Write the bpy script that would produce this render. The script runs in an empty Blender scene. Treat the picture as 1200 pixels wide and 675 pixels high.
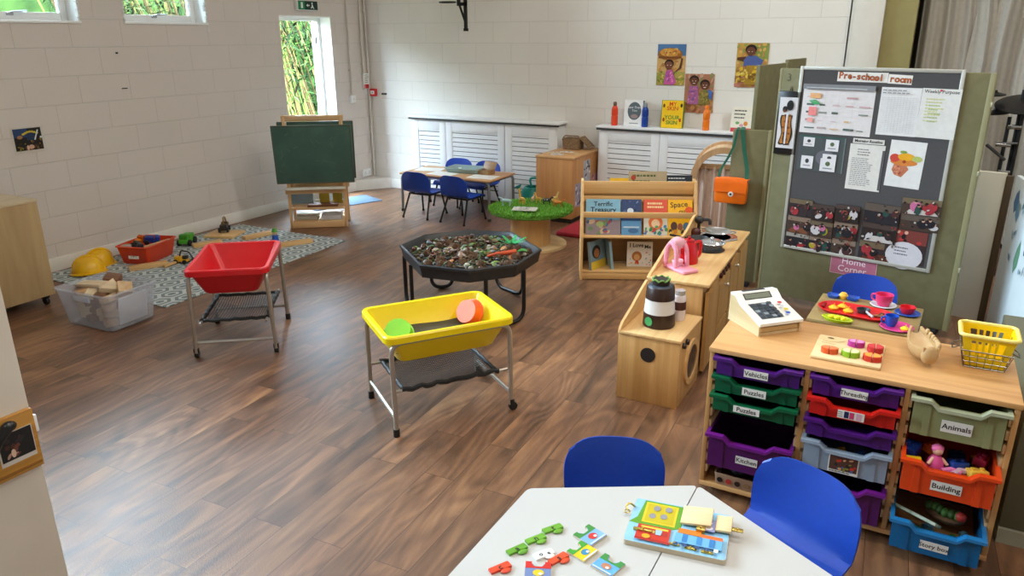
# pre-school room built object by object
import bpy, bmesh, math, random
from mathutils import Matrix, Vector
SC = bpy.context.scene
C = SC.collection
R = random.Random(11)
PI = math.pi
cos, sin, rad = math.cos, math.sin, math.radians

def lin(h):
    o = []
    for i in (0, 2, 4):
        c = int(h[i:i+2], 16)/255
        o.append(c/12.92 if c <= .04045 else ((c+.055)/1.055)**2.4)
    return (o[0], o[1], o[2], 1.0)

# ------------------------------------------------------------------ materials
_mats = {}
def _new(name):
    m = bpy.data.materials.new(name); m.use_nodes = True
    nt = m.node_tree
    return m, nt, nt.nodes, nt.links, nt.nodes['Principled BSDF']

def _coords(N, L, scale, kind='Object', rot=(0, 0, 0)):
    tc = N.new('ShaderNodeTexCoord'); mp = N.new('ShaderNodeMapping')
    mp.inputs['Scale'].default_value = scale; mp.inputs['Rotation'].default_value = rot
    L.new(tc.outputs[kind], mp.inputs['Vector'])
    return mp.outputs['Vector']

def mat(c, rough=.5, metal=0.0, var=.06, scale=9.0, bump=0.0, stretch=(1, 1, 1), c2=None, coat=0.0, det=3.0, spec=.5, sheen=0.0):
    key = (c, rough, metal, var, scale, bump, stretch, c2, coat, det, spec, sheen)
    if key in _mats: return _mats[key]
    m, nt, N, L, B = _new('surface_'+c)
    v = _coords(N, L, tuple(scale*s for s in stretch))
    n = N.new('ShaderNodeTexNoise'); n.inputs['Scale'].default_value = 1.0; n.inputs['Detail'].default_value = det
    L.new(v, n.inputs['Vector'])
    rp = N.new('ShaderNodeValToRGB')
    a = lin(c)
    if c2: lo, hi = a, lin(c2)
    else:
        lo = tuple(x*(1-var) for x in a[:3])+(1,); hi = tuple(min(1, x*(1+var)) for x in a[:3])+(1,)
    rp.color_ramp.elements[0].position = .3; rp.color_ramp.elements[1].position = .7
    rp.color_ramp.elements[0].color = lo; rp.color_ramp.elements[1].color = hi
    L.new(n.outputs['Fac'], rp.inputs['Fac']); L.new(rp.outputs['Color'], B.inputs['Base Color'])
    B.inputs['Roughness'].default_value = rough; B.inputs['Metallic'].default_value = metal
    B.inputs['Specular IOR Level'].default_value = spec
    if coat: B.inputs['Coat Weight'].default_value = coat
    if sheen: B.inputs['Sheen Weight'].default_value = sheen
    if bump:
        b = N.new('ShaderNodeBump'); b.inputs['Strength'].default_value = bump; b.inputs['Distance'].default_value = .004
        L.new(n.outputs['Fac'], b.inputs['Height']); L.new(b.outputs['Normal'], B.inputs['Normal'])
    _mats[key] = m
    return m

def wood(c1, c2, axis='x', rough=.45, fine=38.0, along=1.6):
    key = ('wood', c1, c2, axis, rough, fine, along)
    if key in _mats: return _mats[key]
    m, nt, N, L, B = _new('wood_'+c1)
    s = [fine, fine, fine]; s['xyz'.index(axis)] = along
    v = _coords(N, L, tuple(s))
    n = N.new('ShaderNodeTexNoise'); n.inputs['Scale'].default_value = 1; n.inputs['Detail'].default_value = 5; n.inputs['Distortion'].default_value = .4
    L.new(v, n.inputs['Vector'])
    s2 = [6, 6, 6]; s2['xyz'.index(axis)] = .8
    v2 = _coords(N, L, tuple(s2))
    n2 = N.new('ShaderNodeTexNoise'); n2.inputs['Scale'].default_value = 1; L.new(v2, n2.inputs['Vector'])
    ad = N.new('ShaderNodeMath'); ad.operation = 'MULTIPLY_ADD'; ad.inputs[1].default_value = .55
    mu = N.new('ShaderNodeMath'); mu.operation = 'MULTIPLY'; mu.inputs[1].default_value = .45
    L.new(n2.outputs['Fac'], mu.inputs[0]); L.new(n.outputs['Fac'], ad.inputs[0]); L.new(mu.outputs[0], ad.inputs[2])
    rp = N.new('ShaderNodeValToRGB')
    rp.color_ramp.elements[0].position = .33; rp.color_ramp.elements[1].position = .67
    rp.color_ramp.elements[0].color = lin(c1); rp.color_ramp.elements[1].color = lin(c2)
    L.new(ad.outputs[0], rp.inputs['Fac']); L.new(rp.outputs['Color'], B.inputs['Base Color'])
    B.inputs['Roughness'].default_value = rough
    _mats[key] = m
    return m

def printed(rough=.45, spec=.4):
    key = ('printed', rough, spec)
    if key in _mats: return _mats[key]
    m, nt, N, L, B = _new('printed_colours')
    at = N.new('ShaderNodeAttribute'); at.attribute_name = 'Col'
    v = _coords(N, L, (30, 30, 30))
    n = N.new('ShaderNodeTexNoise'); n.inputs['Scale'].default_value = 1; L.new(v, n.inputs['Vector'])
    mr = N.new('ShaderNodeMapRange'); mr.inputs['To Min'].default_value = .88; mr.inputs['To Max'].default_value = 1.08
    L.new(n.outputs['Fac'], mr.inputs['Value'])
    mx = N.new('ShaderNodeMix'); mx.data_type = 'RGBA'; mx.blend_type = 'MULTIPLY'; mx.inputs['Factor'].default_value = 1
    L.new(at.outputs['Color'], mx.inputs['A']); L.new(mr.outputs['Result'], mx.inputs['B'])
    L.new(mx.outputs['Result'], B.inputs['Base Color'])
    B.inputs['Roughness'].default_value = rough; B.inputs['Specular IOR Level'].default_value = spec
    _mats[key] = m
    return m

def clear(c, thru=.5, rough=.2):
    """see-through plastic: part clear, part coloured gloss"""
    key = ('clear', c, thru, rough)
    if key in _mats: return _mats[key]
    m, nt, N, L, B = _new('clear_plastic_'+c)
    v = _coords(N, L, (6, 6, 6)); n = N.new('ShaderNodeTexNoise'); n.inputs['Scale'].default_value = 1; L.new(v, n.inputs['Vector'])
    mr = N.new('ShaderNodeMapRange'); mr.inputs['To Min'].default_value = thru-.06; mr.inputs['To Max'].default_value = thru+.06
    L.new(n.outputs['Fac'], mr.inputs['Value'])
    B.inputs['Base Color'].default_value = lin(c); B.inputs['Roughness'].default_value = rough
    tr = N.new('ShaderNodeBsdfTransparent'); k = lin(c); tr.inputs['Color'].default_value = tuple(.45+.55*x for x in k[:3])+(1,)
    mx = N.new('ShaderNodeMixShader'); L.new(mr.outputs['Result'], mx.inputs[0]); L.new(B.outputs[0], mx.inputs[1]); L.new(tr.outputs[0], mx.inputs[2])
    L.new(mx.outputs[0], N['Material Output'].inputs['Surface'])
    _mats[key] = m
    return m

def glass_pane():
    if 'glass' in _mats: return _mats['glass']
    m, nt, N, L, B = _new('window_glass')
    tr = N.new('ShaderNodeBsdfTransparent'); gl = N.new('ShaderNodeBsdfGlossy'); gl.inputs['Roughness'].default_value = .03
    fr = N.new('ShaderNodeFresnel'); fr.inputs['IOR'].default_value = 1.45
    tr.inputs['Color'].default_value = (.96, .98, .97, 1)
    mx = N.new('ShaderNodeMixShader'); L.new(fr.outputs[0], mx.inputs[0]); L.new(tr.outputs[0], mx.inputs[1]); L.new(gl.outputs[0], mx.inputs[2])
    L.new(mx.outputs[0], N['Material Output'].inputs['Surface'])
    _mats['glass'] = m
    return m

def floor_mat():
    m, nt, N, L, B = _new('wood_plank_vinyl')
    v = _coords(N, L, (1, 1, 1), rot=(0, 0, rad(-92.5)))
    br = N.new('ShaderNodeTexBrick'); L.new(v, br.inputs['Vector'])
    br.offset = .37; br.offset_frequency = 2; br.squash = 1
    br.inputs['Color1'].default_value = (0, 0, 0, 1); br.inputs['Color2'].default_value = (1, 1, 1, 1); br.inputs['Mortar'].default_value = (.5, .5, .5, 1)
    br.inputs['Scale'].default_value = 1; br.inputs['Mortar Size'].default_value = .0014; br.inputs['Mortar Smooth'].default_value = .3
    br.inputs['Bias'].default_value = 0; br.inputs['Brick Width'].default_value = .92; br.inputs['Row Height'].default_value = .148
    sc = N.new('ShaderNodeVectorMath'); sc.operation = 'MULTIPLY'; sc.inputs[1].default_value = (1.0, 5.5, 1)
    L.new(v, sc.inputs[0])
    of = N.new('ShaderNodeVectorMath'); of.operation = 'MULTIPLY_ADD'; of.inputs[1].default_value = (17.3, 9.1, 5.7)
    L.new(br.outputs['Color'], of.inputs[0]); L.new(sc.outputs[0], of.inputs[2])
    n = N.new('ShaderNodeTexNoise'); n.inputs['Scale'].default_value = 1.0; n.inputs['Detail'].default_value = 6; n.inputs['Roughness'].default_value = .62; n.inputs['Distortion'].default_value = 1.3
    L.new(of.outputs[0], n.inputs['Vector'])
    sc2 = N.new('ShaderNodeVectorMath'); sc2.operation = 'MULTIPLY'; sc2.inputs[1].default_value = (3.5, 60.0, 1); L.new(of.outputs[0], sc2.inputs[0])
    n2 = N.new('ShaderNodeTexNoise'); n2.inputs['Scale'].default_value = .12; n2.inputs['Detail'].default_value = 3; L.new(sc2.outputs[0], n2.inputs['Vector'])
    # cathedral figure
    sc3 = N.new('ShaderNodeVectorMath'); sc3.operation = 'MULTIPLY'; sc3.inputs[1].default_value = (.9, .62, 1); L.new(of.outputs[0], sc3.inputs[0])
    n4 = N.new('ShaderNodeTexNoise'); n4.inputs['Scale'].default_value = 1.0; n4.inputs['Detail'].default_value = 1.5; n4.inputs['Distortion'].default_value = .4; L.new(sc3.outputs[0], n4.inputs['Vector'])
    k1 = N.new('ShaderNodeMath'); k1.operation = 'MULTIPLY'; k1.inputs[1].default_value = 70; L.new(n4.outputs['Fac'], k1.inputs[0])
    wv = N.new('ShaderNodeMath'); wv.operation = 'SINE'; L.new(k1.outputs[0], wv.inputs[0])
    rp = N.new('ShaderNodeValToRGB'); e = rp.color_ramp.elements
    e[0].position = .30; e[0].color = lin('46301f'); e[1].position = .72; e[1].color = lin('a67a52')
    x = e.new(.5); x.color = lin('78533a')
    m1 = N.new('ShaderNodeMath'); m1.operation = 'MULTIPLY_ADD'; m1.inputs[1].default_value = .14; L.new(n2.outputs['Fac'], m1.inputs[0])
    m2 = N.new('ShaderNodeMath'); m2.operation = 'MULTIPLY_ADD'; m2.inputs[1].default_value = .72; m2.inputs[2].default_value = .06; L.new(n.outputs['Fac'], m2.inputs[0])
    m3 = N.new('ShaderNodeMath'); m3.operation = 'MULTIPLY_ADD'; m3.inputs[1].default_value = .045; L.new(wv.outputs[0], m3.inputs[0]); L.new(m2.outputs[0], m3.inputs[2])
    L.new(m3.outputs[0], m1.inputs[2])
    L.new(m1.outputs[0], rp.inputs['Fac'])
    # plank tone
    mr = N.new('ShaderNodeMapRange'); mr.inputs['To Min'].default_value = .74; mr.inputs['To Max'].default_value = 1.16; L.new(br.outputs['Color'], mr.inputs['Value'])
    mx = N.new('ShaderNodeMix'); mx.data_type = 'RGBA'; mx.blend_type = 'MULTIPLY'; mx.inputs['Factor'].default_value = 1
    L.new(rp.outputs['Color'], mx.inputs['A']); L.new(mr.outputs['Result'], mx.inputs['B'])
    jm = N.new('ShaderNodeMix'); jm.data_type = 'RGBA'; jm.inputs['B'].default_value = lin('35231a')
    L.new(br.outputs['Fac'], jm.inputs['Factor']); L.new(mx.outputs['Result'], jm.inputs['A'])
    L.new(jm.outputs['Result'], B.inputs['Base Color'])
    rr = N.new('ShaderNodeMapRange'); rr.inputs['To Min'].default_value = .33; rr.inputs['To Max'].default_value = .45; L.new(n.outputs['Fac'], rr.inputs['Value'])
    L.new(rr.outputs['Result'], B.inputs['Roughness'])
    B.inputs['Specular IOR Level'].default_value = .85
    fb = N.new('ShaderNodeTexNoise'); fb.inputs['Scale'].default_value = 170; fb.inputs['Detail'].default_value = 2; L.new(v, fb.inputs['Vector'])
    b = N.new('ShaderNodeBump'); b.inputs['Strength'].default_value = .35; b.inputs['Distance'].default_value = .002
    L.new(fb.outputs['Fac'], b.inputs['Height']); L.new(b.outputs['Normal'], B.inputs['Normal'])
    return m

def block_mat(plane, c='e9e6df', shift=0.0):
    """painted blockwork; plane 'xz' or 'yz' says which way the wall runs"""
    m, nt, N, L, B = _new('painted_blockwork')
    tc = N.new('ShaderNodeTexCoord'); sp = N.new('ShaderNodeSeparateXYZ'); cb = N.new('ShaderNodeCombineXYZ')
    L.new(tc.outputs['Object'], sp.inputs[0])
    ad = N.new('ShaderNodeMath'); ad.inputs[1].default_value = 20+shift
    L.new(sp.outputs['X' if plane == 'xz' else 'Y'], ad.inputs[0]); L.new(ad.outputs[0], cb.inputs['X'])
    L.new(sp.outputs['Z'], cb.inputs['Y'])
    br = N.new('ShaderNodeTexBrick'); L.new(cb.outputs[0], br.inputs['Vector'])
    br.offset = .5; br.squash = 1
    for k, val in (('Scale', 1), ('Mortar Size', .0045), ('Mortar Smooth', .5), ('Bias', 0), ('Brick Width', .455), ('Row Height', .2205)):
        br.inputs[k].default_value = val
    a = lin(c)
    br.inputs['Color1'].default_value = tuple(x*.985 for x in a[:3])+(1,); br.inputs['Color2'].default_value = a
    br.inputs['Mortar'].default_value = tuple(x*.89 for x in a[:3])+(1,)  # joints tinted darker than the blocks, painting in their shadow
    n = N.new('ShaderNodeTexNoise'); n.inputs['Scale'].default_value = 1.7; n.inputs['Detail'].default_value = 6; L.new(tc.outputs['Object'], n.inputs['Vector'])
    mr = N.new('ShaderNodeMapRange'); mr.inputs['To Min'].default_value = .93; mr.inputs['To Max'].default_value = 1.03; L.new(n.outputs['Fac'], mr.inputs['Value'])
    mx = N.new('ShaderNodeMix'); mx.data_type = 'RGBA'; mx.blend_type = 'MULTIPLY'; mx.inputs['Factor'].default_value = 1
    L.new(br.outputs['Color'], mx.inputs['A']); L.new(mr.outputs['Result'], mx.inputs['B']); L.new(mx.outputs['Result'], B.inputs['Base Color'])
    n3 = N.new('ShaderNodeTexNoise'); n3.inputs['Scale'].default_value = 70; L.new(tc.outputs['Object'], n3.inputs['Vector'])
    hs = N.new('ShaderNodeMath'); hs.operation = 'MULTIPLY_ADD'; hs.inputs[1].default_value = -1.4; L.new(br.outputs['Fac'], hs.inputs[0])
    h2 = N.new('ShaderNodeMath'); h2.operation = 'MULTIPLY'; h2.inputs[1].default_value = .35; L.new(n3.outputs['Fac'], h2.inputs[0]); L.new(h2.outputs[0], hs.inputs[2])
    b = N.new('ShaderNodeBump'); b.inputs['Strength'].default_value = .5; b.inputs['Distance'].default_value = .004
    L.new(hs.outputs[0], b.inputs['Height']); L.new(b.outputs['Normal'], B.inputs['Normal'])
    B.inputs['Roughness'].default_value = .55
    return m

# ------------------------------------------------------------------ mesh builder
_text = {}
def textgeo(t, size, bold=0.0):
    key = (t, round(size, 4), bold)
    if key in _text: return _text[key]
    cu = bpy.data.curves.new('t', 'FONT'); cu.body = t; cu.size = size; cu.align_x = 'CENTER'; cu.align_y = 'CENTER'
    cu.resolution_u = 2; cu.offset = bold*size
    ob = bpy.data.objects.new('t', cu); C.objects.link(ob)
    dg = bpy.context.evaluated_depsgraph_get()
    me = bpy.data.meshes.new_from_object(ob.evaluated_get(dg))
    g = ([tuple(v.co) for v in me.vertices], [tuple(p.vertices) for p in me.polygons])
    bpy.data.objects.remove(ob); bpy.data.curves.remove(cu); bpy.data.meshes.remove(me)
    _text[key] = g
    return g

def frame(o, x, y):
    x = Vector(x).normalized(); y = Vector(y); y = (y-x*y.dot(x)).normalized(); z = x.cross(y)
    return Matrix(((x.x, y.x, z.x, o[0]), (x.y, y.y, z.y, o[1]), (x.z, y.z, z.z, o[2]), (0, 0, 0, 1)))
def Tr(x, y, z): return Matrix.Translation((x, y, z))
def Rz(a): return Matrix.Rotation(rad(a), 4, 'Z')
def Rx(a): return Matrix.Rotation(rad(a), 4, 'X')
def Ry(a): return Matrix.Rotation(rad(a), 4, 'Y')

def fillet(pts, r, n=5):
    pts = [Vector(p) for p in pts]; out = [pts[0]]
    for i in range(1, len(pts)-1):
        a, b, c = pts[i-1], pts[i], pts[i+1]
        d1 = (a-b); d2 = (c-b)
        k = min(r, d1.length*.48, d2.length*.48)
        p, q = b+d1.normalized()*k, b+d2.normalized()*k
        for j in range(n+1):
            t = j/n
            out.append((1-t)**2*p+2*t*(1-t)*b+t*t*q)
    out.append(pts[-1])
    return out

class MB:
    def __init__(s, T=None):
        s.v = []; s.f = []; s.m = []; s.c = []; s.T = T or Matrix(); s.mi = 0; s.col = (1, 1, 1, 1); s.z = 0.0
    def at(s, T): s.T = T; s.z = 0.0; return s
    def pen(s, h, mi=None):
        s.col = lin(h)
        if mi is not None: s.mi = mi
        return s
    def add(s, vs, fs):
        n = len(s.v)
        s.v += [tuple(s.T @ Vector(p)) for p in vs]
        for f in fs:
            s.f.append([n+i for i in f]); s.m.append(s.mi); s.c.append(s.col)
        return s
    def box(s, c, d, bev=0.0, M=None, seg=2):
        x, y, z = d[0]/2, d[1]/2, d[2]/2
        if bev:
            bm = bmesh.new(); bmesh.ops.create_cube(bm, size=1)
            for v in bm.verts: v.co = Vector((v.co.x*d[0], v.co.y*d[1], v.co.z*d[2]))
            bmesh.ops.bevel(bm, geom=list(bm.edges), offset=min(bev, .49*min(d)), segments=seg, profile=.5, affect='EDGES')
            bm.verts.ensure_lookup_table(); bm.verts.index_update()
            vs = [v.co.copy() for v in bm.verts]; fs = [[v.index for v in f.verts] for f in bm.faces]; bm.free()
        else:
            vs = [Vector(p) for p in ((-x,-y,-z),(x,-y,-z),(x,y,-z),(-x,y,-z),(-x,-y,z),(x,-y,z),(x,y,z),(-x,y,z))]
            fs = [(0,3,2,1),(4,5,6,7),(0,1,5,4),(1,2,6,5),(2,3,7,6),(3,0,4,7)]
        c = Vector(c)
        vs = [(M @ v if M else v)+c for v in vs]
        return s.add(vs, fs)
    def span(s, a, b, bev=0.0):
        return s.box([(a[i]+b[i])/2 for i in range(3)], [abs(b[i]-a[i]) for i in range(3)], bev)
    def tube(s, pts, r, n=8, closed=False, r1=None):
        pts = [Vector(p) for p in pts]; N = len(pts); vs = []; fs = []
        up = None
        for i, p in enumerate(pts):
            if closed: t = pts[(i+1) % N]-pts[i-1]
            else: t = pts[min(i+1, N-1)]-pts[max(i-1, 0)]
            t.normalize()
            if up is None:
                up = Vector((0, 0, 1)) if abs(t.z) < .9 else Vector((1, 0, 0))
            up = (up-t*up.dot(t)).normalized(); w = t.cross(up)
            rr = r if r1 is None else r+(r1-r)*i/(N-1)
            for k in range(n):
                a = 2*PI*k/n; vs.append(p+up*(rr*cos(a))+w*(rr*sin(a)))
        M = N if closed else N-1
        for i in range(M):
            for k in range(n):
                a, b = i*n+k, i*n+(k+1) % n; c, d = ((i+1) % N)*n+(k+1) % n, ((i+1) % N)*n+k
                fs.append((a, b, c, d))
        if not closed:
            fs.append(tuple(range(n-1, -1, -1))); fs.append(tuple((N-1)*n+k for k in range(n)))
        return s.add(vs, fs)
    def cyl(s, a, b, r, r1=None, n=20): return s.tube([a, b], r, n, r1=r1)
    def lathe(s, prof, c=(0, 0, 0), n=28, M=None, sx=1, sy=1):
        vs = []; fs = []; P = len(prof); c = Vector(c)
        for i in range(n):
            a = 2*PI*i/n
            for r, z in prof:
                v = Vector((r*cos(a)*sx, r*sin(a)*sy, z)); vs.append((M @ v if M else v)+c)
        for i in range(n):
            j = (i+1) % n
            for k in range(P-1): fs.append((i*P+k, j*P+k, j*P+k+1, i*P+k+1))
        if prof[0][0] > 1e-6: fs.append(tuple(i*P for i in range(n-1, -1, -1)))
        if prof[-1][0] > 1e-6: fs.append(tuple(i*P+P-1 for i in range(n)))
        return s.add(vs, fs)
    def ell(s, c, r, n=14, m=8, M=None):
        if not hasattr(r, '__len__'): r = (r, r, r)
        prof = [(max(1e-7, cos(-PI/2+PI*k/m)), sin(-PI/2+PI*k/m)) for k in range(m+1)]
        vs = []; fs = []; c = Vector(c)
        for i in range(n):
            a = 2*PI*i/n
            for q, z in prof:
                v = Vector((q*cos(a)*r[0], q*sin(a)*r[1], z*r[2])); vs.append((M @ v if M else v)+c)
        P = m+1
        for i in range(n):
            j = (i+1) % n
            for k in range(m): fs.append((i*P+k, j*P+k, j*P+k+1, i*P+k+1))
        return s.add(vs, fs)
    def prism(s, poly, z0, z1, M=None):
        """polygon (counter-clockwise in xy) pulled from z0 to z1, then moved by M"""
        n = len(poly)
        vs = [Vector((p[0], p[1], z0)) for p in poly]+[Vector((p[0], p[1], z1)) for p in poly]
        fs = [tuple(range(n-1, -1, -1)), tuple(range(n, 2*n))]+[(i, (i+1) % n, n+(i+1) % n, n+i) for i in range(n)]
        if M: vs = [M @ v for v in vs]
        return s.add(vs, fs)
    def grid(s, fn, nu, nv, closed_u=False):
        vs = [Vector(fn(i/nu, j/nv)) for i in range(nu+(0 if closed_u else 1)) for j in range(nv+1)]
        K = nu if closed_u else nu+1; fs = []
        for i in range(nu):
            a, b = i, (i+1) % K if closed_u else i+1
            for j in range(nv): fs.append((a*(nv+1)+j, b*(nv+1)+j, b*(nv+1)+j+1, a*(nv+1)+j+1))
        return s.add(vs, fs)
    def sheet(s, fn, nu, nv, th):
        """a thin shell of thickness th over fn(u, v)"""
        e = 1e-3; A = []; Bv = []
        for i in range(nu+1):
            for j in range(nv+1):
                u, v = i/nu, j/nv
                p = Vector(fn(u, v)); du = Vector(fn(min(u+e, 1), v))-Vector(fn(max(u-e, 0), v)); dv = Vector(fn(u, min(v+e, 1)))-Vector(fn(u, max(v-e, 0)))
                nn = du.cross(dv)
                nn = nn.normalized() if nn.length > 1e-12 else Vector((0, 0, 1))
                A.append(p+nn*th/2); Bv.append(p-nn*th/2)
        K = nv+1; n = len(A); fs = []
        for i in range(nu):
            for j in range(nv):
                a, b, c, d = i*K+j, (i+1)*K+j, (i+1)*K+j+1, i*K+j+1
                fs.append((a, b, c, d)); fs.append((n+d, n+c, n+b, n+a))
        for i in range(nu):
            fs.append((i*K, n+i*K, n+(i+1)*K, (i+1)*K)); fs.append((i*K+nv, (i+1)*K+nv, n+(i+1)*K+nv, n+i*K+nv))
        for j in range(nv):
            fs.append((j, j+1, n+j+1, n+j)); fs.append((nu*K+j, n+nu*K+j, n+nu*K+j+1, nu*K+j+1))
        return s.add(A+Bv, fs)
    def tub(s, rim, base, h, th=.004, z0=0.0, rr=.02, lip=0.0, n=5, skirt=0.0):
        """open rounded tub; rim and base are (length x, depth y)"""
        def ring(w, d, r, z):
            o = []
            for cx, cy, a0 in ((w/2-r, d/2-r, 0), (-w/2+r, d/2-r, 90), (-w/2+r, -d/2+r, 180), (w/2-r, -d/2+r, 270)):
                for k in range(n+1):
                    a = rad(a0+90*k/n); o.append(Vector((cx+r*cos(a), cy+r*sin(a), z)))
            return o
        br_ = max(.004, rr)
        L = [ring(base[0]-2*rr*.3, base[1]-2*rr*.3, br_, z0), ring(base[0], base[1], br_, z0+rr*.3), ring(rim[0], rim[1], br_, z0+h)]
        if lip and skirt: L += [ring(rim[0]+2*lip-.008, rim[1]+2*lip-.008, br_+lip-.004, z0+h), ring(rim[0]+2*lip-.006, rim[1]+2*lip-.006, br_+lip-.003, z0+h-skirt), ring(rim[0]+2*lip, rim[1]+2*lip, br_+lip, z0+h-skirt), ring(rim[0]+2*lip, rim[1]+2*lip, br_+lip, z0+h+.002), ring(rim[0]+2*lip-.012, rim[1]+2*lip-.012, br_+lip-.006, z0+h+.010), ring(rim[0], rim[1], br_, z0+h+.008)]
        elif lip: L += [ring(rim[0]+2*lip, rim[1]+2*lip, br_+lip, z0+h), ring(rim[0]+2*lip, rim[1]+2*lip, br_+lip, z0+h+.006), ring(rim[0], rim[1], br_, z0+h+.008)]
        L += [ring(rim[0]-2*th, rim[1]-2*th, br_, z0+h+(.008 if lip else 0)), ring(base[0]-2*th, base[1]-2*th, br_, z0+rr*.3+th), ring(base[0]-2*th-rr*.6, base[1]-2*th-rr*.6, br_, z0+th)]
        m = len(L[0]); vs = [p for q in L for p in q]; fs = []
        for i in range(len(L)-1):
            for k in range(m): fs.append((i*m+k, i*m+(k+1) % m, (i+1)*m+(k+1) % m, (i+1)*m+k))
        fs.append(tuple(range(m-1, -1, -1))); fs.append(tuple((len(L)-1)*m+k for k in range(m)))
        return s.add(vs, fs)
    # flat printing on the local xy plane, each mark a hair above the last
    def up(s): s.z += .0004; return s.z
    def rect(s, x0, y0, x1, y1, h):
        z = s.up(); s.pen(h); return s.add([(x0, y0, z), (x1, y0, z), (x1, y1, z), (x0, y1, z)], [(0, 1, 2, 3)])
    def poly(s, p, h):
        z = s.up(); s.pen(h); return s.add([(a, b, z) for a, b in p], [tuple(range(len(p)))])
    def disc(s, x, y, rx, ry, h, n=16, a=0.0):
        ca, sa = cos(rad(a)), sin(rad(a))
        return s.poly([(x+rx*cos(2*PI*k/n)*ca-ry*sin(2*PI*k/n)*sa, y+rx*cos(2*PI*k/n)*sa+ry*sin(2*PI*k/n)*ca) for k in range(n)], h)
    def line(s, a, b, w, h):
        d = Vector((b[0]-a[0], b[1]-a[1])); d.normalize(); nx, ny = -d.y*w/2, d.x*w/2
        return s.poly([(a[0]-nx, a[1]-ny), (b[0]-nx, b[1]-ny), (b[0]+nx, b[1]+ny), (a[0]+nx, a[1]+ny)], h)
    def text(s, t, x, y, size, h, bold=0.0, a=0.0, up=True):
        if up: s.up()
        s.pen(h); vs, fs = textgeo(t, size, bold); ca, sa = cos(rad(a)), sin(rad(a))
        return s.add([(x+p[0]*ca-p[1]*sa, y+p[0]*sa+p[1]*ca, s.z) for p in vs], fs)
    def scribble(s, x0, y0, x1, y1, rows, h, fill=.8, th=.35):
        s.up(); z = s.z
        dy = (y1-y0)/rows
        for i in range(rows):
            y = y1-dy*(i+.5); x = x0
            lim = x0+(x1-x0)*R.uniform(fill-.25, fill)
            while x < lim:
                w = (x1-x0)*R.uniform(.05, .14); s.z = z; s.pen(h)
                s.add([(x, y-dy*th/2, z), (min(x+w, x1), y-dy*th/2, z), (min(x+w, x1), y+dy*th/2, z), (x, y+dy*th/2, z)], [(0, 1, 2, 3)])
                x += w+(x1-x0)*.025
        return s
    def build(s, name, mats, parent=None, sharp=.62):
        me = bpy.data.meshes.new(name); me.from_pydata(s.v, [], s.f)
        if not isinstance(mats, (list, tuple)): mats = [mats]
        for m in mats: me.materials.append(m)
        me.polygons.foreach_set('material_index', s.m)
        ca = me.color_attributes.new('Col', 'FLOAT_COLOR', 'CORNER'); buf = []
        for f, c in zip(s.f, s.c): buf += list(c)*len(f)
        ca.data.foreach_set('color', buf)
        me.polygons.foreach_set('use_smooth', [True]*len(s.f))
        me.set_sharp_from_angle(angle=sharp); me.update()
        o = bpy.data.objects.new(name, me); C.objects.link(o)
        if parent: o.parent = parent
        return o

def _split(s, name, mats, parent=None):
    """one part object for every separate piece in the builder"""
    par = list(range(len(s.v)))
    def root(i):
        while par[i] != i: par[i] = par[par[i]]; i = par[i]
        return i
    for f in s.f:
        r = root(f[0])
        for i in f[1:]: par[root(i)] = r
    groups = {}
    for k, f in enumerate(s.f): groups.setdefault(root(f[0]), []).append(k)
    out = []
    for ks in groups.values():
        m = MB(); idx = {}
        for k in ks:
            g = []
            for i in s.f[k]:
                if i not in idx: idx[i] = len(m.v); m.v.append(s.v[i])
                g.append(idx[i])
            m.f.append(g); m.m.append(s.m[k]); m.c.append(s.c[k])
        out.append(m.build(name, mats, parent))
    return out
MB.split = _split

def tag(o, label, cat, group=None, kind=None):
    o['label'] = label; o['category'] = cat
    if group: o['group'] = group
    if kind: o['kind'] = kind
    return o
def thing(name, label, cat, loc=(0, 0, 0), rz=0.0, group=None):
    o = bpy.data.objects.new(name, None); C.objects.link(o); o.empty_display_size = .05
    o.location = loc; o.rotation_euler = (0, 0, rad(rz))
    return tag(o, label, cat, group)
def solo(mb, name, mats, label, cat, group=None, loc=None, rz=None, kind=None):
    o = mb.build(name, mats); tag(o, label, cat, group, kind)
    if loc: o.location = loc
    if rz is not None: o.rotation_euler = (0, 0, rad(rz))
    return o
def structure(mb, name, mats):
    o = mb.build(name, mats); o['kind'] = 'structure'; return o
def copy_tree(o, parent=None):
    c = o.copy(); C.objects.link(c)
    if parent: c.parent = parent
    for ch in list(o.children): copy_tree(ch, c)
    return c
def clone(o, label, loc, rz=0.0, group=None):
    c = copy_tree(o); c.location = loc; c.rotation_euler = (o.rotation_euler.x, o.rotation_euler.y, rad(rz)); c['label'] = label
    if group: c['group'] = group
    return c
PR = printed()
SKY = 52.0
LAMPCOL = (1.0, .935, .85)
LAMPS = [(-2.6, 5.2, 15), (-2.6, 2.0, 12), (-1.0, 5.2, 42), (-1.0, 2.0, 33), (1.2, 5.4, 48), (1.2, 2.0, 46), (-.8, -.8, 32)]
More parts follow.
